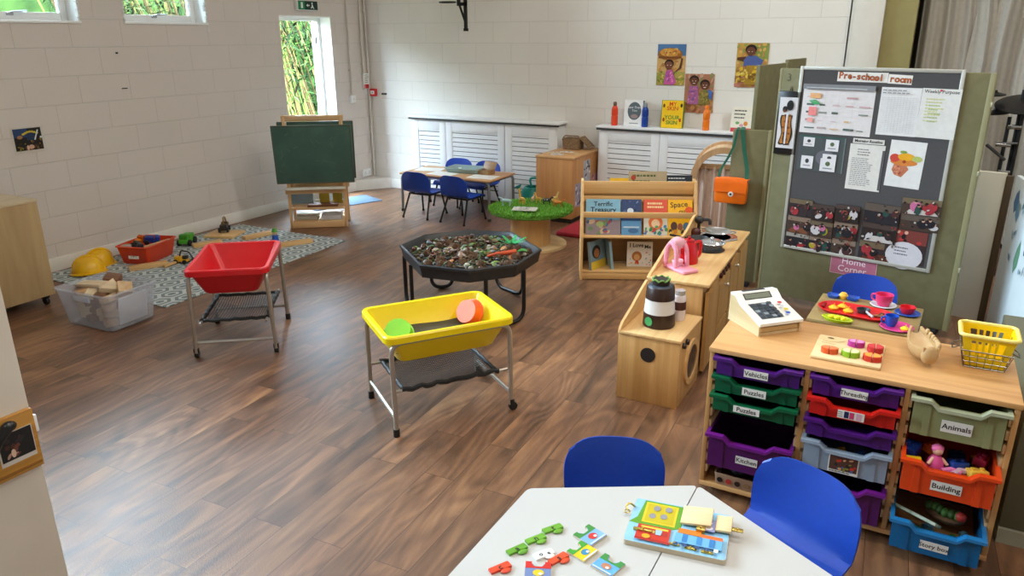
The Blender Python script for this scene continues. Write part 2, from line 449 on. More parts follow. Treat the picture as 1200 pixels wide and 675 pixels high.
# ------------------------------------------------------------------ camera and picture settings
cam = bpy.data.cameras.new('camera'); co = bpy.data.objects.new('camera', cam); C.objects.link(co)
f_, pi_, ro, ya = 875.55, 0.325564, -0.0046087, 0.5014384
fw = Vector((-sin(ya)*cos(pi_), cos(ya)*cos(pi_), -sin(pi_))); rt = Vector((cos(ya), sin(ya), 0)); up_ = rt.cross(fw)
r2 = cos(ro)*rt+sin(ro)*up_; u2 = -sin(ro)*rt+cos(ro)*up_
co.matrix_world = Matrix(((r2.x, u2.x, -fw.x, 0), (r2.y, u2.y, -fw.y, 0), (r2.z, u2.z, -fw.z, 1.84), (0, 0, 0, 1)))
cam.sensor_width = 36; cam.lens = 36*f_/1200; cam.clip_start = .05
SC.camera = co
SC.view_settings.view_transform = 'Standard'; SC.view_settings.look = 'None'; SC.view_settings.gamma = 1
SC.view_settings.use_curve_mapping = False; SC.view_settings.exposure = 0.14
SC.cycles.use_denoising = True
SC.cycles.max_bounces = 10; SC.cycles.transparent_max_bounces = 16

# ------------------------------------------------------------------ setting
XL, YB, ZC = -6.2, 7.62, 4.5
shaded_paint_l = block_mat('yz', 'd9d1ca'); paint_b = block_mat('xz', shift=.1)  # left wall: pinkish paint, also darkened to put its backlit shade in
white_gloss = mat('eef0f1', .35, var=.03); plain_white = mat('e9e6df', .5, var=.03)
b = MB(); b.span((-7.0, -4, -.1), (4.5, 8.6, 0)); structure(b, 'floor', floor_mat())
b = MB(); b.span((-7.0, -4, ZC), (4.5, 8.6, ZC+.1)); structure(b, 'ceiling', mat('e6e2d8', .8, var=.03))
WIN = [(-.72, .16), (.55, 1.43), (1.82, 2.70), (3.12, 4.00), (4.39, 5.27)]
Z0, Z1 = 1.95, 4.0
DY0, DY1, DZ = 6.2, 7.0, 2.06
b = MB(); x0, x1 = XL-.27, XL
ys = -4.0
for a, c in WIN:
    b.span((x0, ys, 0), (x1, a, ZC)); b.span((x0, a, 0), (x1, c, Z0)); b.span((x0, a, Z1), (x1, c, ZC)); ys = c
b.span((x0, ys, 0), (x1, DY0, ZC)); b.span((x0, DY0, DZ), (x1, DY1, ZC)); b.span((x0, DY1, 0), (x1, YB, ZC))
structure(b, 'wall_left', shaded_paint_l)
b = MB(); b.span((XL-.27, YB, 0), (-.62, YB+.25, ZC)); structure(b, 'wall_back', paint_b)
b = MB(); b.span((4.5, -4, 0), (4.7, 8.6, ZC)); structure(b, 'wall_right', plain_white)
b = MB(); b.span((-7, -4.2, 0), (4.7, -4, ZC)); structure(b, 'wall_front', plain_white)
b = MB(); b.span((-.62, 8.6, 0), (4.7, 8.8, ZC)); structure(b, 'wall_stage', mat('8d8778', .8))
# boxed pipe column, olive pilaster between wall and stage
b = MB(); b.span((-.70, YB-.10, 0), (-.47, YB+.2, ZC), .004); structure(b, 'trim_1', mat('dedbd2', .5, var=.03))
b = MB(); b.span((-.47, YB-.02, 0), (-.22, YB+.25, ZC), .003)
structure(b, 'trim_2', [mat('9a9160', .6, var=.05)])
b = MB(); b.span((-.735, YB-.03, 0), (-.705, YB, ZC)); structure(b, 'trim_9', mat('dedbd2', .5, var=.03))
b = MB(); b.span((-.75, YB, 0), (-.62, 8.8, ZC)); structure(b, 'wall_stage_side', mat('8d8778', .8))  # unseen stage side wall, added to close a light leak
# skirting
b = MB(); b.span((XL, -4, 0), (XL+.018, DY0-.0, .11), .003); b.span((XL, DY1, 0), (XL+.018, YB, .11), .003); structure(b, 'baseboard_left', plain_white)
b = MB(); b.span((XL+.02, YB-.018, 0), (-.7, YB, .11), .003); structure(b, 'baseboard_back', plain_white)
# raised skirting box in the corner
b = MB()
b.prism([(XL+.018, 7.22), (XL+.28, YB-.018), (XL+.018, YB-.018)], 0, .13); structure(b, 'trim_3', plain_white)
# near wall end at the left of the picture
b = MB(); b.span((-2.3, .30, 0), (-1.98, .945, ZC), .006); structure(b, 'wall_near', mat('ddd5c8', .6, var=.04, scale=5, bump=.05))
# windows
fr_m = mat('f1f3f2', .35, var=.03); gp = glass_pane(); steel = mat('a9adb0', .3, 1.0, var=.05)
for i, (a, c) in enumerate(WIN):
    b = MB(); xo = XL-.2
    w = .065
    for (p, q) in (((xo, a, Z0+.02), (xo+.05, a+w, Z1)), ((xo, c-w, Z0+.02), (xo+.05, c, Z1)), ((xo, a+w, Z0+.02), (xo+.05, c-w, Z0+.02+w)), ((xo, a+w, Z1-w), (xo+.05, c-w, Z1)), ((xo, a+w, 3.0), (xo+.05, c-w, 3.06))):
        b.span(p, q, .004)
    wo = structure(b, 'window_%d' % (i+1), fr_m)
    g = MB(); g.span((xo+.02, a+w, Z0+.02+w), (xo+.026, c-w, Z1-w)); g.build('pane', gp, wo)
    s = MB(); s.span((XL-.2, a, Z0-.0), (XL+.012, c, Z0+.02), .003); s.build('window_sill', fr_m, wo)
    for k, yy in enumerate((a+.001, c-.013)):
        r_ = MB(); r_.span((XL-.2, yy, Z0+.02), (XL-.002, yy+.012, Z1)); r_.build('reveal', mat('f4f5f3', .4, var=.02), wo)
        # crinkled tape edge round the reveal
        t_ = MB()
        for q in range(34):
            z = Z0-.03+q*.06
            t_.box((XL-.012+R.uniform(-.006, .006), yy+.006+R.uniform(-.005, .005), z), (.03, .02, .058), .004, Rx(R.uniform(-9, 9)))
        t_.build('edge_tape', mat('d9dad6', .35, var=.25, scale=40), wo)
    h = MB(); ym = (a+c)/2
    h.tube(fillet([(xo+.05, ym-.03, Z0+.075), (xo+.075, ym-.02, Z0+.085), (xo+.085, ym+.09, Z0+.092)], .02), .006); h.box((xo+.055, ym-.03, Z0+.07), (.02, .05, .025), .004)
    h.build('handle', steel, wo)
# door opening with frame and the leaf folded outward
b = MB(); xo = XL-.22
b.span((xo, DY0, 0), (xo+.07, DY0+.05, DZ), .004); b.span((xo, DY1-.055, 0), (xo+.07, DY1, DZ), .004); b.span((xo, DY0+.05, DZ-.05), (xo+.07, DY1-.055, DZ), .004)
dr = structure(b, 'door_1', fr_m)
b = MB(); b.span((XL-.27, DY1-.012, 0), (XL+.002, DY1-.0005, DZ)); b.span((XL-.27, DY0, DZ-.012), (XL+.002, DY1, DZ-.0005)); b.build('reveal', mat('f4f5f3', .4, var=.02), dr)
b = MB(Tr(XL-.275, DY1-.03, 0) @ Rz(131)); b.span((0, -.04, .03), (.75, 0, DZ-.06), .005); b.build('door_leaf', fr_m, dr)
b = MB(); b.tube(fillet([(XL-.19, DY1-.03, 1.83), (XL-.17, DY1-.08, 1.83), (XL-.17, DY1-.08, 1.76)], .02), .012); b.build('hinge', mat('55595c', .4, .8), dr)
# corner pipes
pipe_m = mat('d2ccc2', .45, var=.03)
for n, (y, z0, z1, r) in enumerate(((7.265, 1.16, ZC, .011), (7.64, 0, 0, 0), (7.50, 1.22, ZC, .012), (7.585, 0.02, ZC, .014))):
    if r:
        b = MB(); b.cyl((XL+r+.012, y, z0), (XL+r+.012, y, z1), r, n=10)
        k = z0+.3
        while k < z1: b.box((XL+.012, y, k), (.024, .04, .018), .003); k += .9
        structure(b, 'trim_%d' % (4+n), pipe_m)

# ------------------------------------------------------------------ light: sky outside, lamps under the ceiling
w = bpy.data.worlds.new('sky'); SC.world = w; w.use_nodes = True
wn = w.node_tree; bg = wn.nodes['Background']
tc = wn.nodes.new('ShaderNodeTexCoord'); nz = wn.nodes.new('ShaderNodeTexNoise'); nz.inputs['Scale'].default_value = 2.2
rp = wn.nodes.new('ShaderNodeValToRGB'); rp.color_ramp.elements[0].color = (.50, .74, 1, 1); rp.color_ramp.elements[1].color = (.78, .91, 1, 1)
wn.links.new(tc.outputs['Generated'], nz.inputs['Vector']); wn.links.new(nz.outputs['Fac'], rp.inputs['Fac']); wn.links.new(rp.outputs['Color'], bg.inputs['Color'])
bg.inputs['Strength'].default_value = SKY
def area(name, loc, rot, sx, sy, power, col, portal=False):
    l = bpy.data.lights.new(name, 'AREA'); l.shape = 'RECTANGLE'; l.size = sx; l.size_y = sy; l.energy = power; l.color = col
    o = bpy.data.objects.new(name, l); C.objects.link(o); o.location = loc; o.rotation_euler = rot
    if portal: l.cycles.is_portal = True
    return o
for a, c in WIN: area('window_daylight', (XL-.28, (a+c)/2, (Z0+Z1)/2), (0, rad(-90), 0), Z1-Z0, c-a, 1, (1, 1, 1), True)
area('door_daylight', (XL-.30, (DY0+DY1)/2, DZ/2), (0, rad(-90), 0), DZ, DY1-DY0, 1, (1, 1, 1), True)
for (x, y, p) in LAMPS:
    area('ceiling_lamp', (x, y, ZC-.06), (0, 0, 0), 1.2, .3, p, LAMPCOL)
# lamp bodies
for i, (x, y, p) in enumerate(LAMPS):
    b = MB(); b.span((x-.62, y-.17, ZC-.045), (x+.62, y+.17, ZC-.002), .01)
    o = solo(b, 'ceiling_light', mat('eeeeea', .4), 'white rectangular ceiling light fitting above the room', 'light', 'ceiling lights above the frame')

# ------------------------------------------------------------------ outside
b = MB(); b.span((-30, -12, -.25), (-6.5, 22, -.15)); o = structure(b, 'ground', mat('3a4424', .9, c2='4a5430', scale=2))
leafm = printed(.7, .1)
def foliage(name, label, y0, y1, n, x, h, seed, lean=.25):
    rr = random.Random(seed); b = MB()
    pal = ['182e0c', '253e12', '10220a', '365018', '0c1808', '48582e', '221c0e', '152a0c']
    for k in range(n):
        y = rr.uniform(y0, y1); z = rr.uniform(0, 1)**.85*h; xx = x-z*lean+rr.uniform(-.5, .5)
        L = rr.uniform(.10, .26); wv = L*rr.uniform(.06, .11); a = rr.uniform(0, 2*PI); dn = rr.uniform(-1.2, .6)
        d = Vector((cos(a)*cos(dn), sin(a)*cos(dn), sin(dn))); s_ = Vector((-sin(a), cos(a), rr.uniform(-.6, .6))).normalized()
        p = Vector((xx, y, z)); b.pen(pal[rr.randrange(len(pal))])
        b.add([p, p+d*L*.4+s_*wv, p+d*L, p+d*L*.4-s_*wv], [(0, 1, 2, 3)])
    for k in range(n//60):
        y = rr.uniform(y0, y1); b.pen(['6a5c38', '4a3820', '58602a'][k % 3])
        t = rr.uniform(-.5, .5); b.tube([(x+.2, y, -.1), (x-h*lean*.5+.15, y+t*.4, h*.5), (x-h*lean, y+t, h)], .011, 5)
    solo(b, name, leafm, label, 'plant', kind='stuff')
foliage('bamboo_thicket', 'bright green bamboo thicket growing outside the open door', 5.6, 13.5, 16000, -8.6, 3.1, 3)
foliage('grassy_bank', 'sunlit yellow green bank of long grass outside the high windows', -1.5, 5.2, 12000, -9.8, 3.3, 4)
b = MB(); b.grid(lambda u, v: (-9.2-1.6*v+.2*sin(u*40), -3+18*u, -.2+3.4*v), 40, 4); solo(b, 'hillside', mat('1c2e10', .9, c2='33481c', scale=5, spec=.1), 'green hillside rising behind the plants outside', 'hill', kind='structure')
# ------------------------------------------------------------------ blue stacking chairs
def interp(P, t):
    n = len(P)-1; x = min(max(t, 0), 1)*n; i = min(int(x), n-1); f = x-i
    p0, p1, p2, p3 = P[max(i-1, 0)], P[i], P[i+1], P[min(i+2, n)]
    return tuple(.5*(2*p1[k]+(p2[k]-p0[k])*f+(2*p0[k]-5*p1[k]+4*p2[k]-p3[k])*f*f+(3*p1[k]-p0[k]-3*p2[k]+p3[k])*f**3) for k in range(len(p1)))
blue_pl = mat('1240a6', .46, var=.05, scale=60, bump=.03)
black_tube = mat('17171a', .4, .2, var=.1)
CH = [(.165, .245, .150), (.150, .268, .158), (.06, .270, .165), (-.06, .262, .168), (-.125, .268, .170), (-.162, .298, .172), (-.180, .36, .176), (-.198, .435, .174), (-.212, .50, .158)]
def chair_pt(u, v):
    y, z, hw = interp(CH, v); s = 2*u-1
    if v > .6:
        k = (v-.6)/.4
        z -= .044*abs(s)**4.5*k**2; y += .030*s*s*min(1, k*1.5)
    else:
        z += .008*s*s
        if v < .15: z -= .01*abs(s)**4
    return (s*hw, y, z)
CHAIRS = []
def make_chair(label, loc, rz):
    if CHAIRS:
        c = clone(CHAIRS[0], label, loc, rz); CHAIRS.append(c); return c
    t = thing('blue_chair', label, 'chair', loc, rz, 'blue plastic stacking chairs')
    b = MB(); b.sheet(lambda u, v: chair_pt(u, v*.5), 14, 12, .007); b.build('seat', blue_pl, t)
    b = MB(); b.sheet(lambda u, v: chair_pt(u, .5+v*.5), 14, 14, .007); b.build('backrest', blue_pl, t)
    b = MB()
    for s in (-1, 1): b.tube(fillet([(s*.125, .125, .248), (s*.125, -.12, .248)], .02), .010, 8)
    b.tube([(-.125, .10, .247), (.125, .10, .247)], .009, 8); b.tube([(-.125, -.10, .247), (.125, -.10, .247)], .009, 8)
    b.build('seat_frame', black_tube, t)
    for s in (-1, 1):
        for y0, y1 in ((.115, .165), (-.11, -.205)):
            b = MB(); b.tube([(s*.128, y0, .245), (s*.155, y1, .012)], .010, 8)
            l = b.build('leg', black_tube, t)
            g = MB(); g.cyl((s*.1548, y1*.998, .022), (s*.156, y1, 0), .0125, n=10); g.build('foot_cap', mat('0c0c0d', .6), l)
    CHAIRS.append(t); return t
make_chair('blue plastic chair on the near left of the papered back table', (-4.63, 6.52, 0), 0)
make_chair('blue plastic chair on the near right of the papered back table', (-4.13, 6.50, 0), -6)
make_chair('blue plastic chair by the radiator cover, far left of the back table', (-4.68, 7.12, 0), 184)
make_chair('blue plastic chair by the radiator cover, far right of the back table', (-4.30, 7.09, 0), 176)
make_chair('blue plastic chair at the home corner tea table below the pink sign', (-.19, 4.47, 0), 176)
make_chair('blue plastic chair tucked behind the white table, facing the jigsaw pieces', (-.72, 2.02, 0), 203)
make_chair('blue plastic chair between the white table and the tray unit', (-.24, 2.065, 0), 155).scale = (1.07, 1.07, 1.07)

# ------------------------------------------------------------------ back table and what lies on it
beech = wood('c9945c', 'e0b27c', 'x'); beech_y = wood('c9945c', 'e0b27c', 'y'); beech_z = wood('c9945c', 'e0b27c', 'z')
birch = wood('cf9f62', 'e6bf86', 'x'); birch_y = wood('cf9f62', 'e6bf86', 'y'); birch_z = wood('cf9f62', 'e6bf86', 'z')
greytube = mat('8d8f92', .35, .7, var=.08)
t = thing('classroom_table', 'low beech topped table with grey legs and four blue chairs round it', 'table', (-4.42, 6.83, 0))
b = MB(); b.box((0, 0, .42), (1.14, .56, .02), .006); b.build('tabletop', wood('b98a5c', 'd8ad7c', 'x'), t)
b = MB()
for s in (-1, 1): b.tube([(-.52, s*.24, .398), (.52, s*.24, .398)], .012); b.tube([(s*.53, -.22, .398), (s*.53, .22, .398)], .012)
b.build('table_frame', greytube, t)
for sx in (-1, 1):
    for sy in (-1, 1):
        b = MB(); b.tube(fillet([(sx*.47, sy*.25, .398), (sx*.55, sy*.26, .398), (sx*.555, sy*.262, 0.005)], .05), .015, 10); l = b.build('leg', greytube, t)
        g = MB(); g.cyl((sx*.555, sy*.262, .03), (sx*.555, sy*.262, 0), .018, n=10); g.build('foot_cap', mat('303236', .6), l)
def paper(name, w, d, loc, rz, label, cat='paper', group=None, h='f1f1ec', marks=None):
    b = MB(); b.pen(h); b.box((0, 0, .0012), (w, d, .0022)); b.z = .0024
    if marks: marks(b)
    return solo(b, name, PR, label, cat, group, loc, rz)
ZT = .4302
paper('paper_sheet', .30, .21, (-4.80, 6.86, ZT), 12, 'white paper sheet at the left end of the back table')
paper('paper_sheet', .30, .21, (-4.52, 6.70, ZT), -8, 'white paper sheet behind the left near chair on the back table')
paper('paper_sheet', .30, .21, (-4.03, 6.73, ZT), 4, 'white paper sheet at the right end of the back table')
t = thing('craft_tray', 'shallow clear tray of craft bits in the middle of the back table', 'tray', (-4.36, 6.92, ZT), 5)
b = MB(); b.tub((.40, .26), (.36, .22), .045, .004, 0, .02, .008); b.build('tray_body', clear('b7d0cf', .35), t)
def loose(kind):
    b = MB()
    if kind == 0: b.box((0, 0, .006), (.07, .02, .012), .003)
    elif kind == 1: b.ell((0, 0, .012), (.02, .016, .012))
    else: b.lathe([(.0001, 0), (.018, 0), (.018, .02), (.0001, .02)], n=12)
    return b
for k in range(8):
    c = ['4b8f86', 'c8d6cf', '7a9a5b', 'b9c4c9'][k % 4]
    names = ['craft_stick', 'pebble', 'bottle_top']
    solo(loose(k % 3), names[k % 3], mat(c, .5), 'small pale craft piece lying in the clear tray on the back table', 'craft piece', 'craft pieces in the clear tray', (-4.36+R.uniform(-.14, .14), 6.92+R.uniform(-.08, .08), ZT+.006), R.uniform(0, 360))
t = thing('wooden_box', 'open wooden box beside the clear tray on the back table', 'box', (-4.10, 6.90, ZT), -10)
b = MB(); b.tub((.17, .13), (.16, .12), .05, .008, 0, .004); b.build('box_body', wood('8b6a45', 'b08c60', 'x'), t)
b = MB(); b.box((0, .07, .075), (.17, .008, .11), .003, Rx(-30)); b.build('box_lid', wood('8b6a45', 'b08c60', 'x'), t)
# teal watering can between table and cabinet
t = thing('watering_can', 'teal plastic watering can beside the tall beech cabinet', 'watering can', (-3.70, 7.25, 0), 186)
teal = mat('1f9c93', .35)
b = MB(); b.lathe([(.10, .0), (.13, .02), (.14, .12), (.13, .22), (.10, .27), (.085, .27), (.11, .21), (.12, .12), (.0001, .03)]); b.build('can_body', teal, t)
b = MB(); b.tube(fillet([(.12, 0, .14), (.16, 0, .19), (.17, 0, .235)], .04), .02, r1=.016); b.lathe([(.016, 0), (.045, .03), (.045, .036), (.0001, .036)], (.172, 0, .235), M=Ry(25)); b.build('spout', teal, t)
b = MB(); b.tube(fillet([(.02, 0, .26), (.05, 0, .36), (-.08, 0, .37), (-.16, 0, .25), (-.13, 0, .12)], .06), .013); b.build('handle', teal, t)

# ------------------------------------------------------------------ radiator covers
def cover(name, x0, x1, panels, label):
    t = thing(name, label, 'radiator cover', ((x0+x1)/2, YB-.1, 0)); ox, oy = (x0+x1)/2, YB-.1
    wh = mat('eef1f4', .4, var=.02)
    b = MB(); b.span((x0-ox-.03, -.125, .925), (x1-ox+.03, .095, .947), .004); b.build('top_shelf', wh, t)
    b = MB(); b.span((x0-ox-.02, -.12, .905), (x1-ox+.02, -.095, .924)); b.build('painted_shadow_strip', mat('3a3d42', .6), t)  # dark strip under the shelf edge, shade put in as colour
    b = MB(); b.span((x0-ox, -.09, 0), (x0-ox+.02, .1, .905)); b.span((x1-ox-.02, -.09, 0), (x1-ox, .1, .905)); b.split('side_panel', wh, t)
    b = MB(); b.span((x0-ox+.02, .05, .05), (x1-ox-.02, .09, .88)); b.build('dark_gap_backing', mat('34373c', .8), t)  # sheet coloured dark to paint the shade in the slat gaps
    for (a, c) in panels:
        p = MB(); a -= ox; c -= ox; m = .085
        p.span((a, -.1, .02), (a+m, -.08, .903), .003); p.span((c-m, -.1, .02), (c, -.08, .903), .003)
        p.span((a+m, -.1, .02), (c-m, -.08, .13), .002); p.span((a+m, -.1, .79), (c-m, -.08, .903), .002)
        po = p.build('louvre_panel', wh, t)
        s = MB(); z = .145
        while z < .79:
            s.box(((a+c)/2, -.090, z+.020), (c-a-2*m+.004, .007, .045), 0, Rx(-6)); z += .0525
        s.build('slats', wh, po)
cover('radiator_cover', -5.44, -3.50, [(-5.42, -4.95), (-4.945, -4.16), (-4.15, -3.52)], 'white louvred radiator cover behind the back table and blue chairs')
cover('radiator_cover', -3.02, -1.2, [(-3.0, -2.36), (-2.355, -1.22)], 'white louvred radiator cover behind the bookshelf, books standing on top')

# things on the right radiator cover
ZR = .9472
def bottle(x, y, c, cap, label):
    t = thing('drinks_bottle', label, 'bottle', (x, y, ZR))
    b = MB(); b.lathe([(.0001, 0), (.030, 0), (.034, .006), (.034, .09), (.030, .10), (.034, .11), (.034, .165), (.026, .19), (.016, .20), (.0001, .20)]); b.build('bottle_body', mat(c, .3), t)
    b = MB(); b.lathe([(.0001, .2), (.018, .2), (.020, .225), (.014, .24), (.0001, .24)]); b.build('cap', mat(cap, .4), t)
bottle(-2.88, 7.50, 'e8431c', '6a5040', 'red orange bottle left of the white book on the radiator cover')
bottle(-2.55, 7.50, '123f9c', '8d93a0', 'dark blue bottle between the white and yellow books')
bottle(-1.92, 7.50, 'ef7a10', 'ef7a10', 'bright orange bottle under the poster of two children')
def stand_book(name, w, h, th, loc, rz, label, cover_fn, base='f4f4f2', tilt=-8, group=None, cat='book', spine=None, pages='e9e4d6'):
    """upright book: covers, page block, printed front; front faces local -y"""
    t = thing(name, label, cat, loc, rz, group)
    T = Rx(tilt)
    b = MB(T); b.pen(base); b.span((-w/2, -.003, 0), (w/2, 0, h)); b.span((-w/2, th, 0), (w/2, th+.003, h)); b.pen(spine or base); b.span((-w/2-.003, -.003, 0), (-w/2, th+.003, h))
    b.at(T @ frame((-w/2, -.0034, 0), (1, 0, 0), (0, 0, 1))); cover_fn(b, w, h)
    b.build('cover', PR, t)
    b = MB(T); b.pen(pages); b.span((-w/2, .0005, .004), (w/2-.004, th-.0005, h-.004)); b.build('pages', PR, t)
    return t
def cv_white(b, w, h):
    b.disc(w*.55, h*.58, w*.38, h*.34, '5d6a70', 24); b.text('Super Duper', w*.55, h*.72, .032, 'f2f2f2'); b.text('You', w*.55, h*.60, .034, 'f2f2f2')
    b.disc(w*.56, h*.38, w*.2, h*.08, 'a58f90'); b.rect(w*.3, h*.1, w*.8, h*.13, '8a8f92')
def cv_skin(b, w, h):
    b.rect(.004, .004, w-.004, h-.004, 'f3c61a')
    b.text('MY', w*.5, h*.86, .055, 'd9541a', .02); b.text('SKIN', w*.5, h*.70, .055, 'd9541a', .02)
    b.text('YOUR', w*.5, h*.38, .055, '2f8a3a', .02); b.text('SKIN', w*.5, h*.20, .055, '2f8a3a', .02)
    for x, y, c in ((.1, .8, '6a3a1a'), (.9, .82, '3a2010'), (.12, .3, 'a8421a'), (.88, .3, 'b8421a')): b.disc(w*x, h*y, w*.05, h*.07, c)
def cv_small(b, w, h):
    b.rect(0, 0, w, h*.16, 'c93a46'); b.scribble(w*.12, h*.5, w*.9, h*.92, 3, '3a4a44'); b.disc(w*.3, h*.36, w*.1, h*.06, '7fae6a'); b.disc(w*.7, h*.34, w*.1, h*.09, 'd98a3a'); b.disc(w*.5, h*.27, w*.1, h*.06, 'd7a0b0')
stand_book('picture_book', .19, .265, .07, (-2.68, 7.50, ZR), 2, 'thick white book with a grey oval on its cover', cv_white, 'f3f3f3', -6, pages='5c636b')
stand_book('picture_book', .22, .275, .05, (-2.27, 7.50, ZR), 2, 'yellow MY SKIN YOUR SKIN book standing on the radiator cover', cv_skin, '9aa33a', -6, spine='5a6a2a', pages='6f7a3c')
stand_book('picture_book', .20, .235, .03, (-1.58, 7.50, ZR), -3, 'small cream book with a red foot, right end of the radiator cover', cv_small, 'ece6d6', -6)

# ------------------------------------------------------------------ posters of children on the back wall
def poster(name, x0, x1, z0, z1, label, fn, tilt=0.0):
    w, h = x1-x0, z1-z0
    b = MB(Tr((x0+x1)/2, YB-.006, (z0+z1)/2) @ Ry(tilt) @ frame((-w/2, 0, -h/2), (1, 0, 0), (0, 0, 1)))
    b.pen('c9a070'); b.add([(0, 0, 0), (w, 0, 0), (w, h, 0), (0, h, 0), (0, 0, -.003), (w, 0, -.003), (w, h, -.003), (0, h, -.003)], [(0, 1, 2, 3), (7, 6, 5, 4), (0, 4, 5, 1), (1, 5, 6, 2), (2, 6, 7, 3), (3, 7, 4, 0)])
    b.mi = 0; fn(b, w, h); solo(b, name, PR, label, 'poster')
def dots(b, x0, y0, x1, y1, n, cols, s0, s1):
    for k in range(n):
        b.z -= .00034; b.disc(R.uniform(x0, x1), R.uniform(y0, y1), R.uniform(s0, s1), R.uniform(s0, s1)*.7, cols[k % len(cols)], 7, R.uniform(0, 90))
def p1(b, w, h):
    b.rect(0, h*.72, w, h, '4a74a4'); b.rect(0, 0, w, h*.34, 'a89a4a'); b.rect(0, h*.34, w, h*.72, 'cfa767')
    dots(b, 0.01, 0.01, w-.01, h*.34, 50, ['8f9a3a', 'c9b04a', '7a8030', 'd8c070'], .008, .022)
    dots(b, .02, h*.36, w-.02, h*.66, 25, ['c08a4a', 'e0bc80', 'b07a40'], .01, .03)
    b.disc(w*.45, h*.76, w*.43, h*.15, '9a5f24', 24); b.disc(w*.45, h*.80, w*.36, h*.10, 'c98f3c', 24); dots(b, w*.18, h*.74, w*.76, h*.88, 30, ['b0642a', 'd9a040', 'e0b860'], .008, .018)
    b.rect(w*.05, h*.66, w*.86, h*.70, '7a4418')
    b.poly([(w*.5, h*.02), (w*.28, h*.02), (w*.34, h*.36), (w*.56, h*.38), (w*.72, h*.08), (w*.62, h*.0+.002)], 'c65a9a')
    b.poly([(w*.62, h*.30), (w*.88, h*.42), (w*.92, h*.66), (w*.86, h*.66), (w*.80, h*.44), (w*.58, h*.24)], '5f3420')
    dots(b, w*.36, h*.06, w*.6, h*.32, 16, ['e08ac0', 'a04a88', '7a5ab0'], .008, .016)
    b.disc(w*.44, h*.53, w*.165, h*.10, '2a1812', 20); b.disc(w*.44, h*.485, w*.14, h*.10, '744630', 20)
    b.disc(w*.39, h*.49, w*.02, h*.008, 'f2e8e0'); b.disc(w*.5, h*.49, w*.02, h*.008, 'f2e8e0'); b.disc(w*.45, h*.43, w*.05, h*.012, '8a2f2a')
def p2(b, w, h):
    b.rect(0, 0, w, h, 'b0785a'); dots(b, .01, .01, w-.01, h*.3, 60, ['a0604a', 'c98a6a', '9a6a3a', 'b89050'], .01, .025); dots(b, .01, h*.35, w-.01, h-.01, 40, ['8f8a5a', 'c9a088', 'a0785a'], .01, .03)
    for cx, cy, dress in ((.32, .82, 'b06a9a'), (.70, .72, '8a7a3a')):
        b.poly([(w*(cx-.2), h*.22), (w*(cx+.2), h*.22), (w*(cx+.14), h*(cy-.13)), (w*(cx-.14), h*(cy-.13))], dress)
        b.disc(w*cx, h*(cy+.03), w*.165, h*.115, '21130e', 20); b.disc(w*cx, h*(cy-.012), w*.14, h*.10, '6a3e2a', 20)
        for s in (-.05, .05): b.disc(w*(cx+s), h*cy, w*.02, h*.008, 'f2e8e0')
        b.disc(w*cx, h*(cy-.06), w*.05, h*.012, 'e8d0c8')
    b.poly([(w*.82, h*.62), (w*.98, h*.56), (w*.96, h*.36), (w*.82, h*.40)], '4468b0')
    dots(b, w*.16, h*.25, w*.46, h*.66, 30, ['d08ab8', '8f5aa0', 'c06a90'], .008, .018); dots(b, w*.55, h*.25, w*.84, h*.55, 22, ['a0904a', '6f6a34'], .008, .018)
def p3(b, w, h):
    b.rect(0, 0, w, h, 'c9a04a'); b.rect(w*.6, h*.6, w, h, '8a9a4a'); b.rect(0, 0, w, h*.3, 'b0705a')
    dots(b, .01, .01, w-.01, h*.5, 60, ['d8b84a', 'b08a2a', '9a6a2a', 'c07a6a'], .012, .03); dots(b, .01, h*.5, w-.01, h-.01, 40, ['d8b060', '9aa050', 'c88a50'], .01, .026)
    b.poly([(w*.02, h*.62), (w*.28, h*.58), (w*.34, h*.66), (w*.3, h*.7), (w*.04, h*.68)], '5a3420')
    b.poly([(w*.25, h*.48), (w*.8, h*.48), (w*.86, h*.62), (w*.6, h*.72), (w*.36, h*.72), (w*.24, h*.62)], '4e5f9a')
    b.poly([(w*.3, h*.06), (w*.8, h*.06), (w*.74, h*.5), (w*.34, h*.5)], 'a8842a')
    dots(b, w*.12, h*.14, w*.9, h*.46, 60, ['d8b030', 'a07a20', 'e0c860', '7a5a18'], .01, .022)
    b.disc(w*.45, h*.86, w*.175, h*.11, '1f120d', 20); b.disc(w*.45, h*.815, w*.145, h*.10, '6a3e2a', 20)
    for s in (-.05, .05): b.disc(w*(.44+s), h*.81, w*.02, h*.008, 'efe4dc')
poster('wall_poster', -2.49, -2.20, 1.36, 1.755, 'poster of a child carrying a basket on the head', p1, 0)
poster('wall_poster', -2.19, -1.90, 1.10, 1.475, 'poster of two smiling children side by side', p2, 0)
poster('wall_poster', -1.705, -1.41, 1.36, 1.765, 'poster of a child in a blue top among yellow plants', p3, 0)

# ------------------------------------------------------------------ hoop bracket, exit sign, call point, switches
t = thing('folding_hoop_bracket', 'black steel folding bracket high on the back wall', 'bracket', (-4.56, YB, 2.1))
bk = mat('141416', .45, .3)
b = MB(); b.span((-.035, -.30, -.18), (-.005, -.27, .6)); b.span((-.12, -.30, .08), (-.09, -.27, .6)); b.span((-.12, -.30, .05), (-.005, -.27, .085)); b.build('upright', bk, t)
b = MB(); b.tube([(-.10, -.285, .07), (-.02, -.285, -.13)], .014, 6); b.build('diagonal_brace', bk, t)
b = MB(); b.lathe([(.0001, 0), (.028, 0), (.028, .03), (.0001, .03)], (-.02, -.285, -.21), 14); b.build('end_stop', bk, t)
b = MB(); b.span((-.12, -.30, .30), (-.09, 0, .33)); b.span((-.035, -.30, .30), (-.005, 0, .33)); b.build('wall_arm', bk, t)
b = MB(); b.tube([(-.24+.09*cos(k*PI/8), -.30+.09*sin(k*PI/8), .09) for k in range(16)], .008, 6, closed=True); b.build('ring', bk, t)
